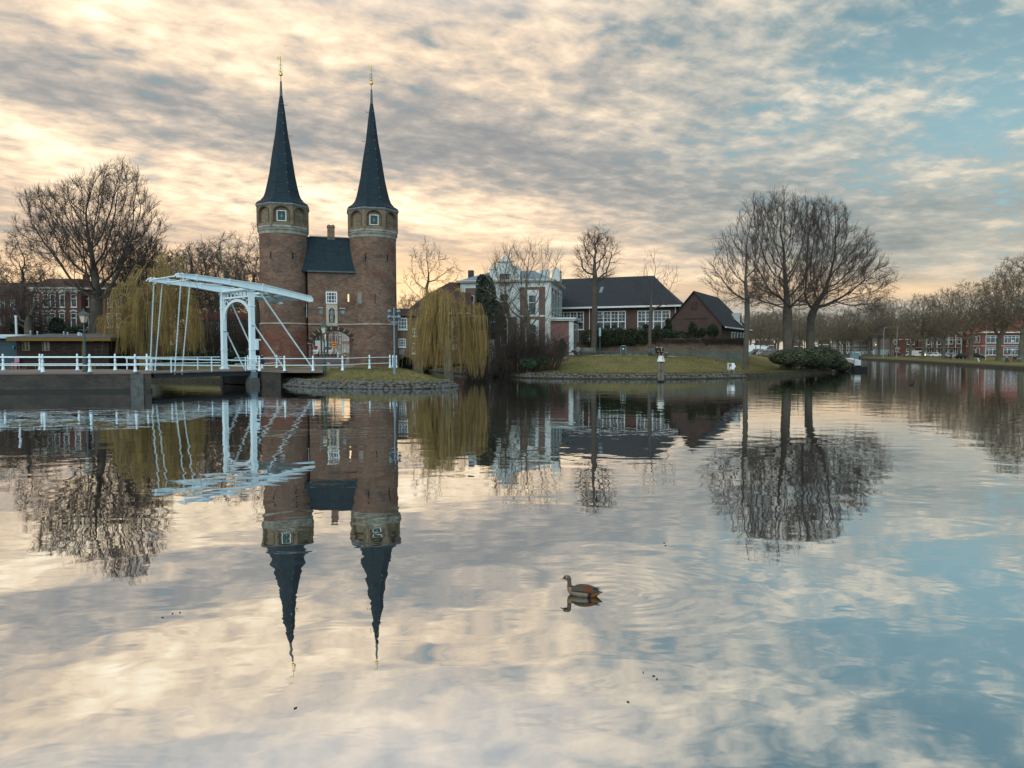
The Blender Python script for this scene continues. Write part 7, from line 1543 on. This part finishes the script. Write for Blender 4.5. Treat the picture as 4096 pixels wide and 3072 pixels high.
zt_ = at(2399, 1250, 82.5)[2]-hz(x, y); MB().lathe([(.09, 0), (.08, 1.3), (.05, 1.4), (.04, zt_)], n=10).build('post', GREEN, lp); MB().lathe([(.13, at(1, 1345, 82.5)[2]-hz(x, y)), (.13, at(1, 1311, 82.5)[2]-hz(x, y))], n=12).build('sleeve', mat('pale_blue_sleeve', (.30, .42, .46), .5), lp)
MB().tube([(0, 0, zt_-.05), (.1, -.05, zt_+.05), (.25, -.1, zt_-.0)], .03, 6).build('arm', GREEN, lp); MB().lathe([(.05, zt_-.45), (.17, zt_-.3), (.14, zt_-.12), (.04, zt_-.02)], c=(.28, -.1, 0), n=12).build('lantern', mat('lamp_glass_grey', (.20, .24, .24), .4), lp)
x, y = P_(2220, 81.5); sc2 = thing('sculpture', 'dark bird-like figure on a rough red stone pedestal before the annex', 'sculpture', (x, y, hz(x, y)))
k = 81.5/FP; hb_ = (1413-1375)*k; MB().hexa([(-.30, -.25, -.1), (.30, -.25, -.1), (.30, .25, -.1), (-.30, .25, -.1), (-.22, -.2, hb_), (.24, -.2, hb_), (.24, .2, hb_), (-.22, .2, hb_)]).build('pedestal', mat('red_sandstone', (.28, .085, .075), .9, var=.3, vscale=4, bump=.03), sc2)
MB().tube([(0, 0, hb_), (-.04, 0, hb_+.18), (-.1, 0, hb_+.35), (-.02, 0, hb_+.55), (.08, 0, hb_+.7)], [.12, .06, .05, .09, .12], 8).build('stem', mat('dark_red', (.10, .025, .02), .7), sc2, smooth=True)
MB().tube([(-.18, 0, hb_+.78), (0, 0, hb_+.86), (.16, 0, hb_+.84), (.24, 0, hb_+.62)], [.06, .15, .16, .03], 8).build('bird_body', IRON, sc2, smooth=True); MB().tube([(-.42, 0, hb_+.72), (-.12, 0, hb_+.78)], [.015, .04], 6).build('beak', WHITE, sc2)
c = at(2250, 1380, 83); bt = bush('conifer_shrub', 'small bushy conifer in a pale planter before the annex', 'shrub', [(c+(0, 0, -.15), np.array((.55, .4, .55))), (c+(-.05, 0, .35), np.array((.34, .3, .45)))], 2600, .08, LEAFC, np.array((c[0], 83, hz(c[0], 83))), 97)
MB().box(-.55, .55, -.3, .3, 0, .35).build('planter', CWL, bt)
# knee rail along the park path
kr = thing('knee_rail', 'low green knee rail running along the park path before the garden wall', 'railing', gpt(2500, 82)); o_ = np.array(kr.location)
kp = [gpt(X, d_) for X, d_ in ((2150, 83.5), (2252, 83.3), (2350, 83.1), (2450, 82.8), (2540, 82.4), (2620, 82), (2720, 81.2), (2794, 80.4), (2866, 79.5), (2922, 78.8), (2980, 78))]
for p in kp: MB().box(-.045, .045, -.045, .045, -.05, .42).build('post', GREEN, kr).location = np.array(p)-o_
MB().tube([np.array(p)-o_+(0, 0, .42) for p in kp], .04, 6).build('rail', GREEN, kr)
kb = MB()
kl = [gpt(X, 80.2) for X in (2100, 2250, 2400, 2520, 2640, 2700)]
for a, b_ in zip(kl[:-1], kl[1:]): kb.bar(np.array(a)+(0, 0, .0), np.array(b_)+(0, 0, .0), .18, .12)
tag(kb.build('path_edging', mat('pale_kerb', (.36, .36, .33), .8, var=.15)), kind='structure')
strip('path', [P_(X, 80.5) for X in (2080, 2200, 2350, 2500, 2640, 2740)], [P_(X, 82.6) for X in (2080, 2200, 2350, 2500, 2640, 2740)], None, mat('gravel_path', (.17, .155, .12), .95, var=.25, vscale=4), th=.02)
# mooring pole, water sign
wp = gp(2643, 1528, 0); k = wp[1]/FP; mp_ = thing('mooring_pole', 'weathered double timber mooring pole with a white tapered cap standing in the water', 'mooring pole', (wp[0], wp[1], 0))
OLD = mat('old_timber', (.17, .155, .12), .95, var=.4, vscale=1.5, bump=.03, bscale=8)
zc0 = at(2643, 1446, wp[1])[2]; zc1 = at(2643, 1423, wp[1])[2]
for s_, lab in ((-1, 'pile'), (1, 'pile')): MB().tube([(s_*6.0*k, 0, -1.5), (s_*6.2*k, .02, .3), (s_*6.2*k, 0, zc0+.03)], [6.8*k, 6.6*k, 6.3*k], 12).build('pile', OLD, mp_)
MB().lathe([(8.2*k*1.35, zc0-.05), (13.2*k*1.25, zc0), (7.6*k*1.3, zc1-.06), (7.6*k*1.3, zc1)], n=8, a0=R(22.5)).build('cap', mat('chipped_white', (.60, .60, .56), .7, var=.1, vscale=5), mp_); MB().lathe([(8*k*1.3, zc1), (7*k*1.3, zc1+.05)], n=8, a0=R(22.5)).build('cap_lid', mat('rusty', (.18, .10, .06), .8), mp_)
MB().box(.05, .08, -.36, -.30, zc0+.2, zc0+.42).build('cap_chip', OLD, mp_)
MB().lathe([(13.5*k, .0), (13.8*k, .10), (12.6*k, .14)], n=12).build('tide_mark', DARK, mp_)
wx, wy = P_(2926.5, 67.5); sgn_ = thing('mooring_sign', 'small white water sign with a struck-through P and a black arrow on the lawn bank', 'sign', (wx, wy, hz(wx, wy))); k = 67.5/FP; z0 = hz(wx, wy)
zs0, zs1 = at(1, 1478, 67.5)[2]-z0, at(1, 1452, 67.5)[2]-z0; hw = 16.4*k
for x_ in (-.6, .6): MB().tube([(x_*hw, 0, -.1), (x_*hw, 0, zs0+.1)], .02, 6).build('leg', mat('galvanised', (.30, .34, .35), .5), sgn_)
SW = mat('sign_face_white', (.66, .70, .70), .4, var=.02); bd = MB().box(-hw, hw, 0, .03, zs0, zs1).build('board', SW, sgn_); RD_ = mat('sign_red', (.35, .012, .02), .4); BK_ = mat('sign_black', (.012, .014, .016), .4)
xl_, xr_ = -hw*.92, -hw*.02; b1, b2, b3, b4 = zs0+.03, zs1-.03, xl_, xr_
MB().box(b3, b3+.03, -.006, -.001, b1, b2).box(b4-.03, b4, -.006, -.001, b1, b2).box(b3, b4, -.007, -.002, b2-.03, b2).box(b3, b4, -.007, -.002, b1, b1+.03).build('red_border', RD_, bd)
pm_ = MB(); px0 = xl_+.11; pm_.box(px0-.02, px0+.07, -.010, -.008, b1+.07, b2-.06).box(px0+.07, px0+.17, -.010, -.008, b2-.14, b2-.06).box(px0+.07, px0+.17, -.010, -.008, (b1+b2)/2-.03, (b1+b2)/2+.05).box(px0+.14, px0+.22, -.010, -.008, (b1+b2)/2+.0, b2-.08); pm_.build('letter_P', BK_, bd)
MB().bar((b3+.05, -.013, b1+.05), (b4-.05, -.013, b2-.05), .003, .022, up=(0, 0, 1)).build('red_stroke', RD_, bd)
for s_ in (0, 1): MB().extr([(hw*.62, zs1 if s_ else zs0), (hw, (zs0+zs1)/2), (hw, zs1 if s_ else zs0)][::(-1 if s_ else 1)], -.007, -.002).build('arrow_corner', BK_, bd)
# white fender and far bridge
fe = thing('bridge_fender', 'row of white guard panels on dark piles beside the point of the park', 'fender', (*P_(3432, 91), 0)); o_ = np.array(fe.location); fa, fb = np.array(P_(3431, 91.)), np.array(P_(3391, 121))
n_ = 9
for i in range(n_):
    a = fa+(fb-fa)*i/n_; b_ = fa+(fb-fa)*(i+.93)/n_; t_ = (fb-fa)/np.linalg.norm(fb-fa); nr = np.array((-t_[1], t_[0]))*.38
    MB().prism([tuple(p-o_[:2]) for p in (a-nr, a+nr, b_+nr, b_-nr)][::-1], .72+.0*i, 1.40).build('panel', mat('fender_white', (.55, .60, .61), .6, var=.06), fe)
    MB().prism([tuple(p-o_[:2]) for p in (a-nr*.9, a+nr*.9, b_+nr*.9, b_-nr*.9)][::-1], .30, .72).build('beam', DARK, fe)
    c_ = (a+b_)/2-o_[:2]
    for s_ in (-1, 1): MB().tube([(c_[0]+nr[0]*s_*1.1, c_[1]+nr[1]*s_*1.1, -1), (c_[0]+nr[0]*s_, c_[1]+nr[1]*s_, .9)], .15, 8).build('pile', STEELD, fe)
MB().box(-.7, 1.0, -.5, .5, -.5, .55).build('pier_head', DARK, fe)
fbz = thing('far_bridge', 'small far canal bridge with white rails beyond the fender', 'bridge', (*P_(3400, 258), 0)); MB().box(-7, 9, 0, 6, .2, 1.25).build('deck', RB3, fbz)
MB().box(-7, 9, 0, .08, 2.25, 2.35).box(-7, 9, 0, .08, 1.75, 1.82).build('rail', BW, fbz)
for i in range(9): MB().box(-7+1.95*i, -6.85+1.95*i, 0, .1, 1.2, 2.35).build('post', BW, fbz)
gbx = thing('bridge_railing', 'curved white bridge railing above a small brick arch beyond the fender', 'railing', (*P_(3427, 175), .5)); gbx.scale = (.55, 1, .75); k = 175/FP
for i in range(8): MB().box(-1.9+i*.52, -1.82+i*.52, 0, .08, 1.05, 2.1+.25*math.sin(i/7*math.pi)).build('post', BW, gbx)
MB().tube([(-1.9+i*.52, 0, 2.1+.25*math.sin(i/7*math.pi)) for i in range(8)], .07, 5).tube([(-1.9+i*.52, 0, 1.6+.2*math.sin(i/7*math.pi)) for i in range(8)], .05, 5).build('rail', BW, gbx); mb = MB(); arch_slab(mb, -1.0, 2.4, -.8, 1.15, .1, 2, 1.0, .6, -.8, .1, .55, n=8); mb.build('brick_arch', mat('arch_brick_dark', (.09, .055, .045), .9, var=.2), gbx)
cb = thing('control_cabinet', 'grey green cabinet standing at the end of the white fender', 'cabinet', (*P_(3417, 128), .4)); MB().box(-.75, .65, -.3, .3, 0, 1.75).build('body', mat('cabinet_green', (.13, .19, .18), .6), cb); MB().box(-.8, .7, -.35, .35, 1.75, 1.82).build('lid', mat('cabinet_green', (.13, .19, .18), .6), cb)
for X, d_, h_, lab, m in ((3418, 91.5, 2.9, 'slim blue grey pole at the front of the fender', BST), (3505, 160, 7, 'tall blue pole before the far terrace', mat('blue_pole', (.03, .07, .11), .5)), (3532, 190, 8.5, 'pale lamp mast before the grey gable wall', mat('galvanised', (.30, .34, .35), .5)), (3585, 200, 9, 'pale curved lamp mast before the shop corner', mat('galvanised', (.30, .34, .35), .5)), (3195, 120, 7.5, 'dark pole between the two big trunks', IRON), (3216, 124, 7.5, 'second dark pole between the two big trunks, further right', IRON), (3040, 150, 6.5, 'dark lamp post above the car park vans', IRON), (3022, 155, 6, 'left lamp post of the car park', IRON), (3074, 150, 6.2, 'right lamp post of the car park', IRON), (3941, 150, 9.5, 'white leaning post before the orange-roofed house', mat('pipe_white', (.5, .5, .47), .6))):
    x, y = P_(X, d_); z_ = max(0, hz(x, y)); pl_ = thing('lamp_mast', lab, 'mast', (x, y, z_)); MB().tube([(0, 0, -.2 if z_ > .1 else -1), (0, 0, h_*.9), (.12, 0, h_)], [.09, .06, .05], 8).build('pole', m, pl_)
    if h_ > 5: MB().tube([(.1, 0, h_), (.5, 0, h_+.1), (.9, 0, h_+.05)], [.04, .05, .08], 6).build('lamp_head', m, pl_)
# people and things on the right bank
def gY(X, Yb, z=.5): d_ = (H-z)*FP/(Yb-1402); x, y = P_(X, d_); return (x, y, hz(x, y))
person('person in dark hooded coat and blue trousers standing legs apart by the bank bench', gY(4026, 1453), R(185), 'wide', (.020, .020, .024), (.012, .05, .085), (.02, .018, .018))
xb_, yb_, zb_ = gY(4056, 1450.5)
bt = bench('wooden bench on the right bank before the orange-roofed house', 4045, yb_, 2.4, 20, mat('bench_brown', (.16, .10, .07), .8, var=.2)); 
person('person in black leaning back on the right bank bench, legs stretched', (xb_, yb_-.2, zb_), R(-50), 'sit', (.016, .016, .018), (.016, .02, .028), (.10, .05, .03))
person('person in black standing among the parked cars with a dog', gY(3803, 1438.5), R(160), 'stand', (.015, .015, .018), (.015, .016, .02), (.03, .02, .02))
def dog(label, loc, rz):
    t = thing('dog', label, 'dog', loc, rz); vs = [(0, 0, .50), (.22, 0, .52), (-.24, 0, .50), (.34, 0, .66), (.42, 0, .74), (.55, 0, .70), (-.36, 0, .55), (-.48, 0, .68)]; es = [(0, 1), (0, 2), (1, 3), (3, 4), (4, 5), (2, 6), (6, 7)]; rd = [.12, .14, .11, .07, .075, .035, .03, .02]
    for x_, bx in ((.24, 1), (-.26, 2)):
        for s_ in (-1, 1):
            i = len(vs); j = (.0 if bx == 1 else -.07); vs += [(x_, s_*.09, .36), (x_+j, s_*.09, .18), (x_+j*.3, s_*.09, .02), (x_+.06, s_*.09, .015)]; es += [(bx, i), (i, i+1), (i+1, i+2), (i+2, i+3)]; rd += [.055, .03, .026, .022]
    for s_ in (-1, 1): i = len(vs); vs.append((.40, s_*.07, .83)); es.append((4, i)); rd.append(.02)
    me = bpy.data.meshes.new('body'); me.from_pydata(vs, es, []); me.materials.append(mat('black_fur', (.018, .016, .016), .9)); o = bpy.data.objects.new('body', me); COL.objects.link(o); o.parent = t; o.modifiers.new('skin', 'SKIN').use_smooth_shade = True
    for i, r_ in enumerate(rd): me.skin_vertices[0].data[i].radius = (r_, r_)
    me.skin_vertices[0].data[0].use_root = True; s = o.modifiers.new('sub', 'SUBSURF'); s.levels = 1; s.render_levels = 1; return t
dog('black dog beside the person standing among the parked cars', gY(3789, 1438), R(150))
person('small distant person walking before the grey gable wall', gY(3552, 1426), R(90), 'stand', (.03, .028, .028), (.02, .02, .022), (.03, .02, .02))
person('distant person in pale top by the bridge rails', gY(3590, 1423), R(30), 'stand', (.35, .30, .27), (.06, .08, .14), (.05, .03, .02))
person('distant person in dark blue leaning at the bridge rails', gY(3600, 1423), R(10), 'stand', (.03, .05, .12), (.02, .025, .04), (.05, .03, .02))
person('distant person in dark clothes beyond the fender', gY(3500, 1424), R(80), 'stand', (.05, .03, .025), (.03, .02, .02), (.03, .02, .02))
x, y, z = gY(4077, 1449.5); lb = thing('litter_bin', 'grey green litter bin right of the bank bench', 'litter bin', (x, y, z)); MB().lathe([(.26, 0), (.28, .85), (.22, .95), (.10, 1.0)], n=12).build('body', mat('bin_green', (.05, .08, .075), .6), lb); MB().lathe([(.29, .62), (.29, .72)], n=12).build('band', mat('galvanised', (.30, .34, .35), .5), lb)
x, y, z = gY(4048, 1437); sg = thing('parking_sign', 'blue parking sign with a white panel below before the orange-roofed house', 'road sign', (x, y, z)); zz = at(1, 1391, y)[2]-z; MB().tube([(0, 0, 0), (0, 0, zz+.4)], .05, 6).build('post', mat('galvanised', (.30, .34, .35), .5), sg); k = y/FP
b_ = MB().box(-3.2*k, 3.2*k, -.1, -.06, zz-.1, zz+.75).build('blue_board', mat('sign_blue', (.02, .14, .34), .4), sg); MB().box(-1.2*k, -.5*k, -.11, -.101, zz+.1, zz+.6).box(-.5*k, 1.2*k, -.11, -.101, zz+.5, zz+.6).box(-.5*k, 1.2*k, -.11, -.101, zz+.3, zz+.38).box(.7*k, 1.2*k, -.112, -.102, zz+.34, zz+.56).build('letter_P', WHITE, b_); MB().box(-2.6*k, 2.6*k, -.1, -.06, zz-.75, zz-.2).build('white_panel', WHITE, sg)
x, y, z = gY(3916, 1448.5); k = y/FP; zs_ = MB().hexa([(-2.6*k, 0, .05), (1.8*k, 0, .05), (1.8*k, .1, .05), (-2.6*k, .1, .05), (-3.6*k, .2, 14.*k), (.8*k, .2, 14.*k), (.8*k, .3, 14*k), (-3.6*k, .3, 14.*k)]); no = thing('number_board', 'leaning white board with a black figure on the right bank', 'sign', (x, y, z)); bo = zs_.build('board', WHITE, no); MB().box(-1.9*k, -1.1*k, -.03, .02, 2.5*k, 5.5*k).box(-2.2*k, -.2*k, .06, .11, 8.2*k, 10.6*k).build('figure', BK_, bo)
for X, Yb, lab, s_ in ((3932-95, 1436.5, 'bulky dark covered motorbike left of the bicycles', 1.), (3850, 1437, 'second dark covered motorbike close to the bicycles', .9)):
    x, y, z = gY(X, Yb); cm = thing('covered_motorbike', lab, 'motorbike', (x, y, z), R(20)); MB().tube([(-1.1*s_, 0, .45), (-.5*s_, 0, .85), (.2*s_, 0, .95), (.75*s_, 0, 1.15), (1.05*s_, 0, .55)], [.30, .42, .40, .36, .25], 10).build('cover', mat('black_cover', (.02, .02, .024), .7), cm, smooth=True)
    for x_ in (-.75, .75): MB().tube([(x_*s_, -.08, .3), (x_*s_, .08, .3)], .3, 12).build('wheel', TYRE, cm)
for i, (X, Yb) in enumerate(((3862, 1438), (3870, 1438.5))):
    b_ = bicycle(['bicycle leaning left of the plane trunk before the terrace', 'bicycle touching the plane trunk before the terrace'][i], gY(X, Yb), R(50+20*i), IRON)
# ---------------------------------------------------------------- birds, floats, drift
gpos = gp(2330, 2381, 0); gk = gpos[1]/FP/8.508   # metres per zoom-q1 pixel
go = thing('goose', 'brown and cream goose with pink bill swimming to the left in the foreground', 'goose', (gpos[0], gpos[1], 0), R(-14))
gm_ = bpy.data.materials.new('goose_plumage'); gm_.use_nodes = True; nt = gm_.node_tree; b = nt.nodes['Principled BSDF']; b.inputs['Roughness'].default_value = .7; b.inputs['Specular IOR Level'].default_value = .2
tcn = node(nt, 'ShaderNodeTexCoord').outputs['Object']; s_ = node(nt, 'ShaderNodeSeparateXYZ'); nt.links.new(tcn, s_.inputs[0]); gx_, gy_, gz_ = (E(nt, o) for o in s_.outputs); n_ = noise(nt, tcn, 40, 3, .6)
KX = lambda x: (x-1105)*gk; KZ = lambda y: (1035-y)*gk
zz_ = gz_ + (n_-.5)*.012
c = cmix(nt, gx_.ss(KX(540), KX(900)), (.20, .125, .050), (.20, .165, .115))
gd_ = gx_ + gz_*-.25 + (n_-.5)*.02; c = cmix(nt, gd_.ss(KX(1270), KX(1310)), c, (.018, .016, .016)); c = cmix(nt, gd_.ss(KX(1395), KX(1420)), c, (.17, .08, .018))
up_ = zz_.ss(KZ(885), KZ(850)); mpf = node(nt, 'ShaderNodeMapping'); nt.links.new(tcn, mpf.inputs[0]); mpf.inputs['Scale'].default_value = (30, 90, 110); fth = noise(nt, mpf.outputs[0], 1.0, 3, .6)
wing_ = cmix(nt, (fth-.35)*2.2, (.045, .034, .028), (.115, .088, .068)); gq_ = gx_ + (n_-.5)*.05 + gz_*.35
rust_ = gq_.ss(KX(1290), KX(1345))*(1.0 - gq_.ss(KX(1500), KX(1560))); wing_ = cmix(nt, rust_*(gz_+(n_-.5)*.02).ss(KZ(905), KZ(865)), wing_, (.125, .034, .010))
wing_ = cmix(nt, gq_.ss(KX(1530), KX(1590)), wing_, (.05, .045, .042)); wing_ = cmix(nt, (gz_+gx_*-.18+(n_-.5)*.015).ss(KZ(930), KZ(890)), (.016, .014, .015), wing_) if False else wing_
c = cmix(nt, up_*gx_.ss(KX(700), KX(760)), c, wing_)
neck_ = gz_.ss(KZ(760), KZ(742)); c = cmix(nt, neck_*(1.0-gx_.ss(KX(760), KX(800))), c, (.055, .030, .018)); c = cmix(nt, gz_.ss(KZ(735), KZ(660))*(1.0-gx_.ss(KX(760), KX(800))), c, (.10, .075, .052)); c = cmix(nt, gz_.ss(KZ(560), KZ(450))*(1.0-gx_.ss(KX(560), KX(600))), c, (.18, .145, .11))
c = cmix(nt, (n_-.5).ss(0, .2)*.35, c, (.05, .038, .03)); nt.links.new(c, b.inputs['Base Color'])
# one continuous body: hull sections from tail through breast, neck and head, lofted
def loft(secs, n=20):   # (cx, cz, ry, rz, tilt) sections with centres in goose pixels
    vs = []; 
    for x, y, ry, rz_, tilt in secs:
        for j in range(n):
            a = 2*math.pi*j/n; vs.append((KX(x) + math.sin(a)*rz_*gk*math.sin(R(tilt)), math.cos(a)*ry*gk, KZ(y) + math.sin(a)*rz_*gk*math.cos(R(tilt))))
    fs = [(i*n+j, i*n+(j+1) % n, (i+1)*n+(j+1) % n, (i+1)*n+j) for i in range(len(secs)-1) for j in range(n)]; fs += [tuple(range(n-1, -1, -1)), tuple((len(secs)-1)*n+j for j in range(n))]
    return vs, fs
secs = [(1800, 868, 14, 8, 0), (1740, 880, 50, 24, 0), (1660, 900, 100, 70, 0), (1580, 920, 150, 130, 0), (1450, 935, 195, 172, 0), (1300, 930, 235, 192, 0), (1100, 925, 250, 192, 0), (950, 922, 242, 182, 4), (820, 908, 218, 168, 10), (735, 885, 186, 160, 20), (680, 850, 152, 140, 34), (655, 800, 118, 112, 52), (650, 750, 88, 88, 70), (646, 700, 74, 76, 82), (644, 640, 68, 72, 88), (642, 580, 66, 72, 86), (634, 520, 72, 82, 72), (608, 472, 86, 102, 46), (562, 455, 88, 98, 18), (508, 456, 76, 86, 2), (464, 472, 54, 60, -8), (425, 492, 30, 32, -8)]
vs, fs = loft(secs); gb = MB().add(vs, fs).build('body', gm_, go, smooth=True); gb.modifiers.new('sub', 'SUBSURF').render_levels = 1
vs, fs = loft([(440, 492, 30, 30, 12), (400, 508, 26, 20, 10), (355, 524, 20, 10, 8), (318, 532, 8, 4, 5)], 10); MB().add(vs, fs).build('bill', mat('pink_bill', (.42, .17, .16), .5), go, smooth=True)
for s_ in (-1, 1):
    MB().ball((KX(492), s_*62*gk, KZ(436)), 46*gk, 10, 8, sc=(1.05, .5, .85)).build('eye_patch', mat('eye_patch', (.025, .014, .010), .5), go, smooth=True); MB().ball((KX(490), s_*86*gk, KZ(438)), 14*gk, 8, 6).build('eye', mat('eye_black', (.01, .006, .004), .15, spec=.6), go, smooth=True)
    vs, fs = loft([(735, 850, 12, 14, 0), (780, 842, 40, 42, 0), (860, 815, 62, 68, 0), (1000, 795, 74, 88, 0), (1200, 800, 78, 98, 0), (1380, 822, 74, 100, 0), (1500, 838, 62, 84, 0), (1590, 840, 44, 56, 0), (1650, 832, 14, 16, 0)], 16)
    q = MB().add(vs, fs); yo = np.interp(q.v[0][:, 0], [KX(735), KX(860), KX(1100), KX(1400), KX(1650)], [165, 175, 190, 165, 90]); q.v[0][:, 1] += s_*yo*gk; q.build('wing', gm_, go, smooth=True)
    vs, fs = loft([(1500, 760, 20, 14, 0), (1600, 752, 26, 16, 0), (1680, 748, 16, 10, 0), (1730, 752, 4, 3, 0)], 8); q = MB().add(vs, fs); q.v[0][:, 1] += s_*60*gk; q.build('wing_tip', mat('black_feathers', (.02, .02, .022), .6), go, smooth=True)
vs, fs = loft([(1600, 900, 70, 30, 0), (1700, 885, 60, 22, 0), (1760, 872, 40, 14, 0), (1803, 862, 14, 5, 0)], 10); MB().add(vs, fs).build('tail', mat('black_feathers', (.02, .02, .022), .6), go, smooth=True)
def waterbird(label, XY, L, m, name='coot'):
    p = gp(*XY, 0); t = thing(name, label, name, (p[0], p[1], 0)); mb = MB(); mb.tube([(-L*.5, 0, .10*L/.35), (-L*.25, 0, .06), (0, 0, .05), (L*.25, 0, .06), (L*.38, 0, .14*L/.35), (L*.42, 0, .26*L/.35), (L*.50, 0, .30*L/.35), (L*.62, 0, .27*L/.35)], [.02*L/.35, .09*L/.35, .12*L/.35, .10*L/.35, .045*L/.35, .035*L/.35, .042*L/.35, .008], 10); mb.build('body', m, t, smooth=True)
    MB().tube([(L*.58, 0, .28*L/.35), (L*.70, 0, .26*L/.35)], [.015, .004], 5).build('bill', WHITE, t)
waterbird('small black coot swimming on the right of the canal', (3648, 1541), .40, mat('coot_black', (.015, .015, .016), .7))
waterbird('small dark coot close to the right bank edge', (3827, 1462), .36, mat('coot_black', (.015, .015, .016), .7)).__class__
for XY, lab in (((3497, 1440), 'small white gull on the water near the fender'), ((3965, 1467), 'white gull on the water below the leaning board')):
    waterbird(lab, XY, .34, mat('gull_white', (.62, .63, .62), .7), 'gull')
DR = mat('drift_leaf', (.04, .030, .02), .8); drs = [(650, 2470, 'drifting leaf, lowest of three on the water left of the spire reflections'), (690, 2455, 'drifting leaf, middle of three on the water left of the spire reflections'), (720, 2450, 'drifting leaf, highest of three on the water left of the spire reflections'),
       (1182, 2832, 'curled leaf floating just below the left weathervane reflection'), (2657, 2172, 'upper of two dark leaves floating right of and above the goose'), (2662, 2182, 'lower of two dark leaves floating right of and above the goose'),
       (2573, 2690, 'uppermost of three twigs floating below and right of the goose'), (2615, 2704, 'middle of three twigs floating below and right of the goose'), (2628, 2716, 'lowest of three twigs floating below and right of the goose'), (2512, 2808, 'lone dark leaf floating far below the goose')]
for i, (X, Y, lab) in enumerate(drs):
    p = gp(X, Y, .001); mb = MB(); s_ = .012 if i < 3 or i > 5 else .016; a = i*1.3
    mb.hexa([(-s_, -s_*.3, 0), (s_*.8, -s_*.4, 0), (s_, s_*.3, 0), (-s_*.7, s_*.45, 0), (-s_*.8, -s_*.2, .006), (s_*.7, -s_*.3, .004), (s_*.8, s_*.2, .008), (-s_*.5, s_*.3, .005)])
    o = mb.build('drifting_leaf', DR); o.location = p; o.rotation_euler = (0, 0, a); tag(o, lab, 'leaf', 'leaves drifting on the water')
